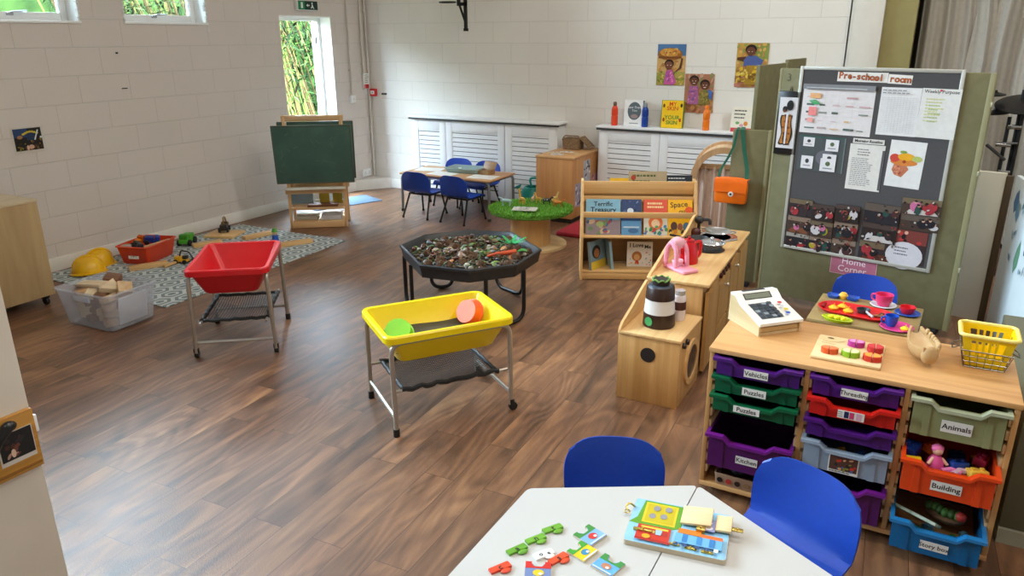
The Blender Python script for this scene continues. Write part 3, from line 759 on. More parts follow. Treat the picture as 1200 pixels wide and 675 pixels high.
t = thing('exit_sign', 'green and black emergency exit sign above the open door', 'sign', (XL, 6.60, 2.165))
b = MB(); b.span((0.0, -.16, -.05), (.05, .16, .05), .008); b.build('sign_box', mat('d9dcd8', .4), t)
b = MB(frame((.0505, -.15, -.045), (0, 1, 0), (0, 0, 1))); b.rect(0, 0, .3, .09, '10352a'); b.rect(0.0, 0, .10, .09, '1f8a5c')
b.disc(.215, .068, .010, .010, 'e6f2ea'); b.poly([(.205, .056), (.222, .056), (.232, .03), (.245, .012), (.235, .010), (.216, .028), (.200, .012), (.190, .018), (.206, .036)], 'e6f2ea'); b.rect(.04, .015, .07, .075, 'e6f2ea'); b.poly([(.12, .045), (.15, .062), (.15, .05), (.175, .05), (.175, .04), (.15, .04), (.15, .028)], 'e6f2ea')
b.build('sign_face', PR, t)
t = thing('fire_call_point', 'small red fire alarm call point by the corner pipes', 'call point', (-6.12, YB, 1.18), -90)
b = MB(); b.span((0, -.045, -.045), (.045, .045, .045), .006); b.build('housing', mat('c0161c', .4), t)
b = MB(frame((.0455, -.03, -.022), (0, 1, 0), (0, 0, 1))); b.rect(0, 0, .06, .044, 'f0ecec'); b.disc(.03, .022, .007, .007, '222222'); b.build('press_plate', PR, t)
XL2 = XL
t = thing('fire_notice', 'white fire action notice with red foot above the call point', 'notice', (XL+.03, 7.54, 1.32))
b = MB(frame((.0042, -.055, -.09), (0, 1, 0), (0, 0, 1))); b.pen('efefec'); b.rect(0, 0, .11, .18, 'efefec'); b.rect(0, 0, .11, .05, 'c8242c'); b.scribble(.01, .06, .1, .17, 5, '3a6a4a'); b.build('notice_card', PR, t)
b = MB(); b.span((-.029, -.056, -.092), (.004, .056, .092)); b.build('backing', mat('dddddd', .4), t)
t = thing('light_switch', 'white switch box at the foot of the wall conduit', 'switch', (XL, 7.265, 1.12))
b = MB(); b.span((0, -.045, -.045), (.04, .045, .045), .005); b.build('switch_box', white_gloss, t)
b = MB(); b.box((.043, 0, 0), (.01, .022, .03), .003, Ry(8)); b.build('rocker', white_gloss, t)
t = thing('wall_socket', 'double white socket low on the wall near the corner', 'socket', (XL, 7.44, .20))
b = MB(); b.span((0, -.075, -.043), (.03, .075, .043), .005); b.build('face_plate', white_gloss, t)
b = MB(frame((.0305, -.06, -.03), (0, 1, 0), (0, 0, 1)))
for ox in (0, .07): b.rect(ox+.02, .03, ox+.026, .045, '55595c'); b.rect(ox+.008, .012, ox+.014, .022, '55595c'); b.rect(ox+.032, .012, ox+.038, .022, '55595c')
b.build('pin_holes', PR, t)
b = MB(); b.span((0, -.04, -.012), (.006, .04, .012), .002); solo(b, 'wall_plate', mat('4a4c4e', .5), 'dark screw plate on the wall right of the call point', 'fitting', loc=(-5.97, YB-.001, 1.165), rz=-90)
b = MB(); b.box((.004, 0, 0), (.008, .02, .014), .002); solo(b, 'wall_plug', mat('201e1c', .7), 'small black plug hole in the left wall between the windows', 'plug hole', loc=(XL, 4.27, 1.715))
b = MB(); b.box((.004, 0, 0), (.01, .05, .008), .002); solo(b, 'bent_nail', mat('2a2624', .6), 'short dark nail below the plug hole on the left wall', 'nail', loc=(XL, 4.29, 1.42))
# photo on the left wall
w_, h_ = .215, .17
b = MB(frame((XL+.004, 3.285+.0, 1.0), (0, 1, 0), (0, 0, 1)))
b.pen('cfc8be'); b.rect(-.012, -.022, w_+.022, h_+.012, 'd3ccc2')
def wallphoto(b, w, h):
    b.rect(0, 0, w, h, '191512'); b.rect(0, h*.6, w*.5, h, '24406e'); b.rect(w*.45, h*.45, w*.75, h*.85, '1f3558')
    for p in range(7): b.disc(w*(.35+.08*p), h*(.74+.10*sin(p*.5)), w*.06, h*.05, 'c9b53a', 8)
    b.line((w*.88, h*.9), (w*.72, h*.45), w*.05, 'd5dfe6'); b.disc(w*.95, h*.55, w*.04, h*.05, 'dfe6ea')
    b.disc(w*.2, h*.62, w*.1, h*.08, 'a5764e'); dots(b, w*.05, h*.05, w*.95, h*.5, 26, ['7a5a1e', '5e3c2a', '402a1a', '8a7a2a'], .006, .018); b.disc(w*.55, h*.15, w*.1, h*.1, 'd0a48c'); b.disc(w*.42, h*.12, w*.04, h*.12, 'e0b8a4')
wallphoto(b, w_, h_)
b.at(Tr(0, 0, 0)); b.pen('cfc8be'); b.span((XL+.0005, 3.275, .98), (XL+.0035, 3.52, 1.18))
solo(b, 'wall_photo', PR, 'dark colour photo pinned to the left wall above the cabinet', 'photo')
# ------------------------------------------------------------------ chalkboard easel
pine = wood('c79a68', 'e0bc8e', 'x'); pine_z = wood('c79a68', 'e0bc8e', 'z'); pine_y = wood('c79a68', 'e0bc8e', 'y')
t = thing('chalkboard_easel', 'double sided wooden easel with a large green chalkboard beside the open door', 'easel', (-5.375, 5.69, 0), 36)
for sy in (-1, 1):
    for sx in (-1, 1):
        b = MB(); b.box((0, 0, .55), (.028, .035, 1.12), .003, None); o = b.build('leg', pine_z, t)
        o.location = (sx*.275, sy*.14, 0); o.rotation_euler = (sy*rad(6.2), 0, 0)
b = MB(); b.box((0, -.028, 1.075), (.60, .022, .055), .004); b.box((0, .028, 1.075), (.60, .022, .055), .004); b.split('top_rail', pine, t)
chalk = mat('3b5950', .8, var=.14, scale=5, c2='48685d', det=6)
for sy, nm in ((-1, 'front'), (1, 'back')):
    T = Matrix.Translation((0, sy*.146, .735)) @ Rx(-sy*6.2)
    b = MB(T); b.box((0, 0, 0), (.75, .012, .57), .003)
    b.at(T @ frame((-.37, -.0068, -.27), (1, 0, 0), (0, 0, 1))); b.mi = 1
    for k in range(26 if sy < 0 else 0):
        x, y = R.uniform(.05, .72), R.uniform(.05, .5); b.z = 0
        b.line((x, y), (x+R.uniform(-.06, .06), y+R.uniform(-.05, .05)+.004), .004, '55796b')
    o = b.build('chalkboard', [chalk, PR], t)
    s = MB(T); s.box((0, -.0, .285), (.76, .018, .012), .003); s.box((0, 0, -.285), (.76, .018, .012), .003); s.box((.375, 0, 0), (.012, .018, .57), .003); s.box((-.375, 0, 0), (.012, .018, .57), .003)
    s.build('board_edge', mat('4a5347', .6), o)
b = MB(); b.box((0, -.185, .405), (.58, .07, .02), .004); b.build('chalk_ledge', mat('d8d4c8', .5), t)
b = MB(); b.box((0, -.165, .375), (.60, .02, .05), .003); b.box((0, .165, .375), (.60, .02, .05), .003); b.split('cross_rail', pine, t)
b = MB()
for z in (.055, .205): b.box((0, 0, z), (.52, .34, .014), .002)
b.split('shelf', pine, t)
b = MB(); b.box((0, -.185, .035), (.52, .016, .06), .003); b.box((0, .185, .035), (.52, .016, .06), .003)
b.box((0, -.18, .20), (.52, .014, .022), .002); b.split('shelf_rail', pine, t)
b = MB(); b.box((0, .172, .29), (.52, .004, .16)); b.build('shelf_back', clear('b8c2c4', .45), t)
M0 = Matrix.Translation((-5.375, 5.69, 0)) @ Rz(36)
def on_easel(x, y, z): return M0 @ Vector((x, y, z))
for k, (x, w, h, c, lab) in enumerate(((.06, .10, .13, 'a38a14', 'left mustard yellow card on the easel shelf'), (.19, .10, .13, 'a38a14', 'right mustard yellow card on the easel shelf'), (-.17, .22, .11, '7f93a0', 'blue grey folded sheet at the left of the easel shelf'))):
    b = MB(Rx(-10)); b.box((0, 0, h/2), (w, .01, h), .002)
    solo(b, 'display_card', mat(c, .6), lab, 'card', None, on_easel(x, -.05+.02*k, .2145), 36)
b = MB(); b.box((0, 0, .012), (.30, .12, .024), .003); solo(b, 'wooden_tray_strip', mat('6b3f22', .5), 'flat brown wooden strip on the upper easel shelf', 'strip', None, on_easel(.05, -.115, .2125), 36)
b = MB(); b.box((0, 0, .025), (.20, .18, .05), .006); solo(b, 'paper_pad', mat('c9ccd0', .6), 'grey white paper pad on the lower easel shelf', 'paper pad', None, on_easel(.12, -.02, .0625), 36)
b = MB(); b.box((0, 0, .02), (.22, .18, .04), .006); solo(b, 'paper_pad', mat('b7b3a4', .6), 'beige paper stack on the left of the lower easel shelf', 'paper pad', None, on_easel(-.13, 0, .0625), 36)
b = MB(); b.box((0, 0, .004), (.42, .85, .008), .003); solo(b, 'door_mat', mat('5c7288', .9, scale=90, bump=.4, var=.2), 'blue grey mat on the floor behind the easel', 'mat', None, (-5.87, 6.58, 0), -22)

# ------------------------------------------------------------------ tall beech cabinet at the back with a basket on top
cabw = wood('b67a42', 'd09a62', 'z', fine=26); cabx = wood('c08850', 'dcae78', 'x')
t = thing('beech_cabinet', 'tall beech cabinet between the two radiator covers, pictures stuck on its side', 'cabinet', (-3.265, 7.22, 0))
b = MB(); b.span((-.205, -.36, .05), (.205, .36, .66), .003); b.build('carcass', cabw, t)
b = MB(); b.span((-.212, -.366, .66), (.212, .37, .682), .004); b.build('top_panel', cabx, t)
b = MB(); b.span((-.18, -.33, 0), (.18, .33, .05)); b.build('plinth', mat('2c231c', .7), t)
def sidepic(y, z, w, h, label, cols, base):
    b = MB(frame((-3.0595+.0008, y, z), (0, 1, 0), (0, 0, 1))); b.pen(base); b.rect(0, 0, w, h, base)
    dots(b, w*.1, h*.06, w*.9, h*.92, 16, cols, .01, .03)
    b.at(Matrix()); b.pen('d8d4d0'); b.span((-3.0598, y, z), (-3.0592, y+w, z+h)); solo(b, 'side_picture', PR, label, 'picture')
sidepic(7.13, .37, .18, .24, 'black and white picture high on the cabinet side', ['22242a', '4a4c55', 'e6e6ea', '383a44'], 'b9bac2')
sidepic(6.93, .16, .18, .24, 'lilac and navy picture low on the near part of the cabinet side', ['3a3f78', '6a6a94', 'e0dce6', '45305a'], 'a9a0b4')
sidepic(7.34, .20, .18, .24, 'dusty pink picture low on the far part of the cabinet side', ['b87878', '8f5a60', 'd8a8a0'], 'c49494')
ZB = .6822
t = thing('woven_basket', 'brown woven basket with its lid open on top of the beech cabinet', 'basket', (-3.32, 7.44, ZB), 0)
wick = mat('5e4630', .8, var=.35, scale=60, stretch=(1, 1, 3), bump=1.0, c2='a08462')
b = MB(); b.tub((.20, .16), (.19, .15), .115, .01, 0, .02); b.build('basket_body', wick, t)
b = MB(); b.box((.155, .02, .075), (.012, .15, .17), .006, Ry(-48)); b.build('lid', wick, t)
b = MB(); b.tube(fillet([(-.09, -.08, .10), (-.09, -.03, .14), (.09, -.03, .14), (.09, -.08, .10)], .03), .007); b.build('handle', wick, t)
for k, (x, y, r, c, lab) in enumerate(((-3.38, 7.10, 8, 'd9c9a8', 'cream picture card at the left back of the cabinet top'), (-3.28, 7.20, -14, 'e6ded0', 'white picture card near the basket on the cabinet top'), (-3.30, 7.00, 20, 'cdd4d6', 'pale grey picture card at the front of the cabinet top'), (-3.15, 7.12, -30, 'e0c090', 'tan picture card at the right edge of the cabinet top'))):
    b = MB(); b.pen(c); b.box((0, 0, .001), (.13, .09, .002)); b.z = .0022; dots(b, -.05, -.035, .05, .035, 6, ['8a5a2a', 'c9803a', '5a6a70', 'a84a3a'], .006, .016)
    solo(b, 'picture_card', PR, lab, 'card', None, (x, y, ZB), r)
b = MB(); b.box((0, 0, .02), (.42, .60, .04), .01); solo(b, 'floor_cushion', mat('9c1426', .7, scale=80, bump=.2), 'flat red floor cushion beside the beech cabinet', 'cushion', None, (-2.80, 6.68, 0), 0)

# ------------------------------------------------------------------ cable spool table with grass top
SX, SY = -3.08, 5.98
t = thing('cable_spool_table', 'wooden cable spool table topped with green artificial grass', 'table', (SX, SY, 0))
ply = wood('b99a6a', 'd9bf92', 'x', fine=14)
b = MB(); b.lathe([(.06, 0), (.335, 0), (.335, .022), (.06, .022), (.06, 0)], n=40); b.build('base_disc', ply, t)
b = MB(); b.lathe([(.0001, .022), (.185, .022), (.185, .315), (.0001, .315)], n=36); b.build('drum', wood('b88850', 'd8ae76', 'z', fine=20), t)
b = MB(); b.lathe([(.0001, .315), (.36, .315), (.36, .337), (.0001, .337)], n=40); b.build('top_disc', ply, t)
b = MB(); rr = random.Random(5); n = 34
b.pen('4f7f24'); b.lathe([(.0001, .345), (.372, .342), (.378, .32), (.366, .31), (.364, .338), (.0001, .338)], n=40)
pal = ['5f9a2a', '7ab83a', '4c8420', '8fc84a', '6aa530']
for k in range(5200):
    a = rr.uniform(0, 2*PI); r = .385*math.sqrt(rr.uniform(0, 1)) if k % 3 else rr.uniform(.35, .385)
    x, y = r*cos(a), r*sin(a); z = .342 if r < .37 else rr.uniform(.315, .345); L = rr.uniform(.012, .028); w_ = .0035; q = rr.uniform(0, 2*PI)
    dx, dy = rr.uniform(-.012, .012)+(.012*cos(a) if r > .36 else 0), rr.uniform(-.012, .012)+(.012*sin(a) if r > .36 else 0)
    b.pen(pal[rr.randrange(5)]); b.add([(x-w_*cos(q), y-w_*sin(q), z), (x+w_*cos(q), y+w_*sin(q), z), (x+dx, y+dy, z+L)], [(0, 1, 2)])
o = b.build('grass_top', printed(.7), t); o['kind'] = 'stuff'
ZG = .352
def animal(name, label, x, y, rz, c, L=.09, H=.07, spots=None, neck=0.0, tailup=False):
    t = thing(name, label, 'toy animal', (SX+x, SY+y, ZG), rz)
    m = mat(c, .5, var=.12, scale=40); k = L
    b = MB(); b.ell((0, 0, H*.66), (k*.5, k*.19, H*.24))
    b.tube([(k*.36, 0, H*.74), (k*.56, 0, H*(1.0+neck))], H*.15, 8, r1=H*.11)
    b.ell((k*.66, 0, H*(1.02+neck)), (k*.16, k*.085, H*.12)); b.tube([(-k*.48, 0, H*.75), (-k*.62, 0, H*(.95 if tailup else .45))], H*.035, 6)
    for s in (-1, 1): b.ell((k*.55, s*k*.07, H*(1.14+neck)), (k*.03, k*.02, H*.08), 8, 5)
    b.build('animal_body', m, t)
    for sx in (-1, 1):
        for sy in (-1, 1):
            g = MB(); g.tube([(sx*k*.32, sy*k*.10, H*.6), (sx*k*.36, sy*k*.10, H*.28), (sx*k*.34, sy*k*.10, 0)], H*.085, 7, r1=H*.06); g.build('leg', m, t)
    if spots:
        g = MB()
        for j in range(7): g.ell((R.uniform(-k*.4, k*.4), R.choice((-1, 1))*k*.15, H*R.uniform(.6, .8)), (k*.06, k*.05, H*.07), 7, 4)
        g.build('markings', mat(spots, .5), t)
animal('toy_giraffe', 'tallest yellow spotted toy giraffe on the grass top', -.13, .08, 160, 'c79a3c', .07, .075, '7a5420', .75)
animal('toy_giraffe', 'small yellow toy giraffe next to the tall one on the grass top', -.02, .20, 200, 'd0a648', .055, .06, '8a6428', .5)
animal('toy_elephant', 'pale grey toy elephant at the left of the grass top', -.22, -.06, 190, '9fb6ba', .10, .075)
animal('toy_cow', 'black and white toy cow at the back of the grass top', .08, .17, 20, '26262a', .08, .065, 'dcdcdc')
animal('toy_lion', 'orange toy lion at the right of the grass top', .22, .12, 10, 'b8721e', .09, .065)
animal('toy_tiger', 'striped orange toy tiger in front of the lion on the grass top', .15, .20, -30, 'c8842c', .08, .055, '4a3018')
animal('toy_deer', 'cream toy deer behind the lion on the grass top', .12, .26, 60, 'c9ab62', .06, .07, None, .3)
animal('toy_pig', 'pinkish toy pig at the far left of the grass top', -.10, .24, 100, 'd7a98a', .065, .05)
b = MB(); b.pen('c9c4b8'); b.box((0, 0, .003), (.22, .15, .006), .002); b.z = .0064; dots(b, -.09, -.06, .09, .06, 40, ['8f8a80', 'e6e2da', '5f5c58', 'b8b2a4', '3f4a48'], .006, .016)
solo(b, 'activity_book', PR, 'grey patterned book lying open on the grass top', 'book', None, (SX+.02, SY-.15, ZG+.012), 18)

# ------------------------------------------------------------------ black mixing tray with loose parts
TX, TY = -2.68, 4.26
t = thing('mixing_tray', 'black octagonal mixing tray full of loose natural parts on tube legs', 'tray', (TX, TY, 0))
OCT = [(-3.145, 4.09), (-2.735, 3.75), (-2.39, 3.80), (-2.185, 4.06), (-2.21, 4.46), (-2.62, 4.79), (-2.955, 4.70), (-3.165, 4.41)]
OC = [(x-TX, y-TY) for x, y in OCT]
bp = mat('25272b', .45, var=.15, scale=30, bump=.05)
def octr(k, z): return [(x*k, y*k, z) for x, y in OC]
b = MB(); L = [octr(.90, .355), octr(.955, .355), octr(.985, .425), octr(1.0, .428), octr(1.0, .442), octr(.97, .446), octr(.945, .437), octr(.91, .392), octr(.3, .392)]
vs = [p for q in L for p in q]; fs = [(i*8+k, i*8+(k+1) % 8, i*8+8+(k+1) % 8, i*8+8+k) for i in range(8) for k in range(8)]
fs += [tuple(range(7, -1, -1)), tuple(64+k for k in range(8))]
b.add(vs, fs); b.build('tray_body', bp, t)
legs = [(0, 7), (2, 3), (5, 4), (1, 0), ]
def hoop(p, q, name):
    b = MB(); p, q = Vector((p[0], p[1], 0)), Vector((q[0], q[1], 0))
    b.tube(fillet([(p.x*.96, p.y*.96, .36), (p.x*.96, p.y*.96, .014), (q.x*.96, q.y*.96, .014), (q.x*.96, q.y*.96, .36)], .09, 7), .014, 10); b.build(name, black_tube, t)
def mid(a, c, f): return (a[0]+(c[0]-a[0])*f, a[1]+(c[1]-a[1])*f)
hoop(mid(OC[0], OC[7], .05), mid(OC[0], OC[1], .42), 'leg')
hoop(mid(OC[2], OC[3], .35), mid(OC[3], OC[4], .35), 'leg')
hoop(mid(OC[4], OC[5], .55), mid(OC[5], OC[6], .35), 'leg')
hoop(mid(OC[6], OC[7], .4), mid(OC[7], OC[0], -.2), 'leg')
b = MB(); b.tube([(OC[0][0]*.8, OC[0][1]*.8, .345), (OC[4][0]*.8, OC[4][1]*.8, .345)], .012); b.tube([(OC[2][0]*.8, OC[2][1]*.8, .345), (OC[6][0]*.8, OC[6][1]*.8, .345)], .012); b.build('under_frame', black_tube, t)
# bark chips as the bed, then single pieces on top
def inside(x, y, k):
    for i in range(8):
        a, c = OC[i], OC[(i+1) % 8]
        if (c[0]-a[0])*k*(y-a[1]*k)-(c[1]-a[1])*k*(x-a[0]*k) < 0: return False
    return True
rr = random.Random(21); b = MB(); pal = ['4a3020', '5f4228', '6a583e', '352c26', '7b6848', '4a5a2c', '62703f', '86806c', '43494e']
n = 0
while n < 1500:
    x, y = rr.uniform(-.5, .5), rr.uniform(-.55, .55)
    if not inside(x, y, .88): continue
    n += 1; b.pen(pal[rr.randrange(len(pal))])
    b.box((x, y, .396+rr.uniform(0, .018)), (rr.uniform(.010, .03), rr.uniform(.005, .013), rr.uniform(.004, .01)), 0, Rz(rr.uniform(0, 360)) @ Rx(rr.uniform(-25, 25)))
solo(b, 'bark_chippings', printed(.8), 'bed of bark chips and leaf scraps filling the black octagonal tray', 'bark', None, (TX, TY, 0), kind='stuff')
def cone_geo():
    b = MB()
    for k in range(9):
        z = k/8; r = .017*math.sin(PI*(.12+.8*z))+.004
        for j in range(8):
            a = j*PI/4+k*.4; b.box((r*cos(a), r*sin(a), z*.045-.02), (.012, .010, .004), 0, Rz(math.degrees(a)) @ Ry(-30))
    b.ell((0, 0, 0), (.012, .012, .024), 8, 6); return b
KINDS = [
 ('conker', lambda: MB().ell((0, 0, 0), (.017, .016, .014)), ['4a2418', '5a3424'], 'glossy brown conker lying in the black octagonal tray', 'conker', 'conkers in the black tray', 40, .25),
 ('pine_cone', cone_geo, ['6e523c'], 'brown pine cone lying in the black octagonal tray', 'pine cone', 'pine cones in the black tray', 36, .8),
 ('pebble', lambda: MB().ell((0, 0, 0), (.020, .014, .010)), ['6f747a', '968f84', '50565c', '8a8478'], 'smooth grey pebble lying in the black octagonal tray', 'pebble', 'pebbles in the black tray', 44, .5),
 ('dried_orange_slice', lambda: MB().lathe([(.0001, -.003), (.022, -.003), (.024, 0), (.022, .003), (.0001, .003)], n=18), ['a8662e', '9a5a2a'], 'dried orange slice lying in the black octagonal tray', 'orange slice', 'orange slices in the black tray', 10, .6),
 ('sea_shell', lambda: MB().lathe([(.0001, .012), (.012, .009), (.022, 0), (.024, -.006), (.018, -.006), (.0001, .004)], n=16, sy=.8), ['b0a292', 'a08474'], 'pale sea shell lying in the black octagonal tray', 'shell', 'shells in the black tray', 16, .5),
 ('green_leaf', lambda: MB().sheet(lambda u, v: ((v-.5)*.065, (u-.5)*.02*sin(PI*(.06+.9*v)), .012*sin(PI*v)), 4, 8, .0015), ['4a6a2c', '667f38', '4a5f3a'], 'green leaf lying in the black octagonal tray', 'leaf', 'leaves in the black tray', 50, .6),
 ('twig', lambda: MB().tube([(-.06, 0, 0), (-.02, .006, .004), (.03, -.004, 0), (.07, .006, .004)], .005, 6, r1=.003), ['5a4330', '6a5640'], 'short brown twig lying in the black octagonal tray', 'twig', 'twigs in the black tray', 34, .8),
 ('wooden_slice', lambda: MB().lathe([(.0001, -.006), (.024, -.006), (.024, .006), (.0001, .006)], n=16), ['7f6444', '94785a'], 'round wooden slice lying in the black octagonal tray', 'wood slice', 'wood slices in the black tray', 10, .6),
]
for nm, geo, cols, lab, cat, grp, cnt, ro_ in KINDS:
    protos = []
    k = 0
    while k < cnt:
        x, y = rr.uniform(-.5, .5), rr.uniform(-.55, .55)
        if not inside(x, y, .82): continue
        # conkers gather towards the left side, leaves towards the right
        if nm == 'conker' and x > .05 and rr.random() < .8: continue
        if nm == 'green_leaf' and x < -.1 and rr.random() < .8: continue
        if nm == 'pebble' and x > .2 and rr.random() < .6: continue
        loc = (TX+x, TY+y, .418+rr.uniform(-.004, .012))
        if k < len(cols): o = solo(geo(), nm, mat(cols[k], ro_, var=.25, scale=50), lab, cat, grp, loc); protos.append(o)
        else: o = protos[k % len(cols)].copy(); C.objects.link(o); o.location = loc
        o.rotation_euler = (rr.uniform(-.5, .5) if nm != 'pine_cone' else 1.4, rr.uniform(-.5, .5), rr.uniform(0, 6.28)); k += 1
t = thing('toy_carrot', 'orange red toy carrot leaning at the right of the black octagonal tray', 'toy carrot', (TX+.30, TY-.02, .445), 40)
b = MB(); b.tube([(-.12, 0, -.012), (-.06, 0, 0), (.08, 0, .008)], .006, 10, r1=.019); b.build('carrot_root', mat('c4481c', .5, var=.15), t)
b = MB()
for k in range(5): b.tube([(.08, 0, .008), (.12, -.02+.01*k, .02), (.15, -.03+.015*k, .014)], .004, 5)
b.build('carrot_leaves', mat('3f8a3a', .6), t)
t = thing('artificial_fern', 'bright green plastic fern at the back right of the black octagonal tray', 'artificial plant', (TX+.20, TY+.26, .43), 0)
b = MB()
for k in range(7):
    a = rad(k*51); d = Vector((cos(a), sin(a), .35))
    for j in range(6):
        p = d*(.015+.016*j); s_ = Vector((-sin(a), cos(a), .1)); L_ = .028-.003*j
        b.add([p, p+d*.012+s_*L_, p+d*.02], [(0, 1, 2)]); b.add([p, p+d*.012-s_*L_, p+d*.02], [(0, 2, 1)])
b.build('fronds', mat('2fa45a', .5, var=.2), t)
b = MB(); b.cyl((0, 0, -.02), (0, 0, .02), .006); b.build('stem', mat('2f7a3a', .5), t)

# ------------------------------------------------------------------ water trays on stands
silver = mat('b3aca2', .35, .75, var=.06); castor_m = mat('131315', .5)
net = None
def net_mat():
    m, nt, N, L, B = _new('black_netting')
    v = _coords(N, L, (1, 1, 1))
    wv = N.new('ShaderNodeTexWave'); wv.bands_direction = 'Y'; wv.inputs['Scale'].default_value = 20; wv.inputs['Distortion'].default_value = 2.0; wv.inputs['Detail Scale'].default_value = 1.2; L.new(v, wv.inputs['Vector'])
    w2 = N.new('ShaderNodeTexWave'); w2.bands_direction = 'X'; w2.inputs['Scale'].default_value = 30; w2.inputs['Distortion'].default_value = 2; L.new(v, w2.inputs['Vector'])
    mx = N.new('ShaderNodeMath'); mx.operation = 'MAXIMUM'; g = N.new('ShaderNodeMath'); g.operation = 'MULTIPLY'; g.inputs[1].default_value = .85
    L.new(w2.outputs['Fac'], g.inputs[0]); L.new(wv.outputs['Fac'], mx.inputs[0]); L.new(g.outputs[0], mx.inputs[1])
    st = N.new('ShaderNodeMath'); st.operation = 'GREATER_THAN'; st.inputs[1].default_value = .80; L.new(mx.outputs[0], st.inputs[0])
    B.inputs['Base Color'].default_value = lin('141416'); B.inputs['Roughness'].default_value = .5
    tr = N.new('ShaderNodeBsdfTransparent'); ms = N.new('ShaderNodeMixShader')
    L.new(st.outputs[0], ms.inputs[0]); L.new(tr.outputs[0], ms.inputs[1]); L.new(B.outputs[0], ms.inputs[2]); L.new(ms.outputs[0], N['Material Output'].inputs['Surface'])
    return m
net = net_mat()
def castor(b, x, y):
    b.lathe([(.0001, -.012), (.021, -.012), (.023, -.008), (.023, .008), (.021, .012), (.0001, .012)], (x+.010, y, .024), 14, M=Rx(90))
    b.box((x+.003, y, .05), (.022, .032, .03), .005); b.cyl((x, y, .05), (x, y, .075), .007, n=8)
def stand(name, label, loc, rz, L, W, H, trayH, tray_mat, wheels, n=8):
    t = thing(name, label, 'water tray', loc, rz)
    b = MB(); b.tub((L-.04, W-.04), (L-.17, W-.17), trayH, .006, H-trayH, .035, .018, skirt=.026); b.build('tray', tray_mat, t)
    x, y = L/2-.030, W/2-.022
    for s in (-1, 1):
        b = MB(); b.tube(fillet([(-x, s*(y+.012), .035), (-x, s*y, H-.028), (x, s*y, H-.028), (x, s*(y+.012), .035)], .06, 6), .0125, 10); b.build('side_frame', silver, t)
    b = MB()
    for s in (-1, 1): b.tube([(s*x, -y, .10), (s*x, y, .10)], .010)
    for s in (-1, 1): b.tube([(-x, s*(y-.03), .215), (x, s*(y-.03), .215)], .008)
    b.split('cross_bar', silver, t)
    b = MB(); b.sheet(lambda u, v: ((u-.5)*2*(x-.06), (v-.5)*2*(y-.03), .215-.028*sin(PI*u)*sin(PI*v)), 16, 10, .003); b.build('net_shelf', net, t)
    b = MB()
    for s in (-1, 1):
        b.tube([((k/20-.5)*2*(x-.05), s*(y-.03)+.004*sin(k*2.1), .218+.004*cos(k*1.7)) for k in range(21)], .013, 7)
        b.tube([(s*(x-.06), (k/12-.5)*2*(y-.03), .216+.003*sin(k*2.4)) for k in range(13)], .011, 7)
    b.build('net_hem', mat('101012', .55, scale=120, var=.4, bump=.5), t)
    for sx in (-1, 1):
        for sy in (-1, 1):
            b = MB()
            if sx in wheels: castor(b, sx*x, sy*(y+.012)); b.build('castor', castor_m, t)
            else: b.cyl((sx*x, sy*(y+.012), .04), (sx*x, sy*(y+.012), 0), .0165, n=12); b.build('foot_cap', castor_m, t)
    return t
yel = mat('f2d400', .32, var=.03); redp = mat('d0101c', .3, var=.04)
stand('water_tray', 'bright yellow water tray on a metal stand with black net shelf', (-2.04, 2.925, 0), 54.2, .675, .475, .505, .16, yel, (1,))
stand('water_tray', 'bright red sand tray on a metal stand with black net shelf', (-3.665, 3.10, 0), 128, .655, .485, .545, .16, redp, (-1,))
MY = Tr(-2.04, 2.925, 0) @ Rz(54.2)
# dark sand in the yellow tray
b = MB(); b.grid(lambda u, v: ((u-.5)*.535, (v-.5)*.335, .402+.004*sin(u*9+v*5)), 24, 14)
o = solo(b, 'dark_sand', mat('4a4636', .85, scale=160, var=.35, bump=.6), 'grey brown sand lying in the yellow water tray', 'sand', None, (-2.04, 2.925, 0), 54.2, kind='stuff')
def sieve(name, c, p, label, tilt):
    loc = MY @ Vector(p); t = thing(name, label, 'sieve', loc, 0); t.rotation_euler = Vector(tilt).to_track_quat('-Z', 'Y').to_euler()
    m = mat(c, .35); b = MB(); b.lathe([(.058, 0), (.062, 0), (.072, .045), (.078, .048), (.078, .053), (.070, .053), (.058, .004)], n=30); b.build('sieve_ring', m, t)
    b = MB()
    for k in range(-4, 5):
        h = math.sqrt(max(0, .0595**2-(k*.0125)**2)); b.box((k*.0125, 0, .003), (.0042, 2*h, .004)); b.box((0, k*.0125, .003), (2*h, .0042, .004))
    b.build('mesh_grid', m, t)
sieve('sand_sieve', '7ed321', (-.215, -.03, .470), 'lime green round sieve at the left end of the yellow tray', (.35, -.55, .75))
sieve('sand_sieve', 'f2601c', (.185, .065, .470), 'orange round sieve at the right end of the yellow tray', (-.15, -.85, .5))
MRd = Tr(-3.665, 3.10, 0) @ Rz(128)
for k, (x, y) in enumerate(((-.08, .05), (-.05, -.02), (-.1, .01))):
    b = MB(); b.box((0, 0, .006), (.05, .025, .012), .003); b.ell((.02, .01, .012), (.012, .01, .008), 8, 5)
    solo(b, 'white_shell', mat('e6dcd4', .5), ['white shell fragment at the left in the red tray', 'white shell fragment at the right in the red tray', 'white shell fragment in the middle of the red tray'][k], 'shell', None, MRd @ Vector((x, y, .396)), 40*k)
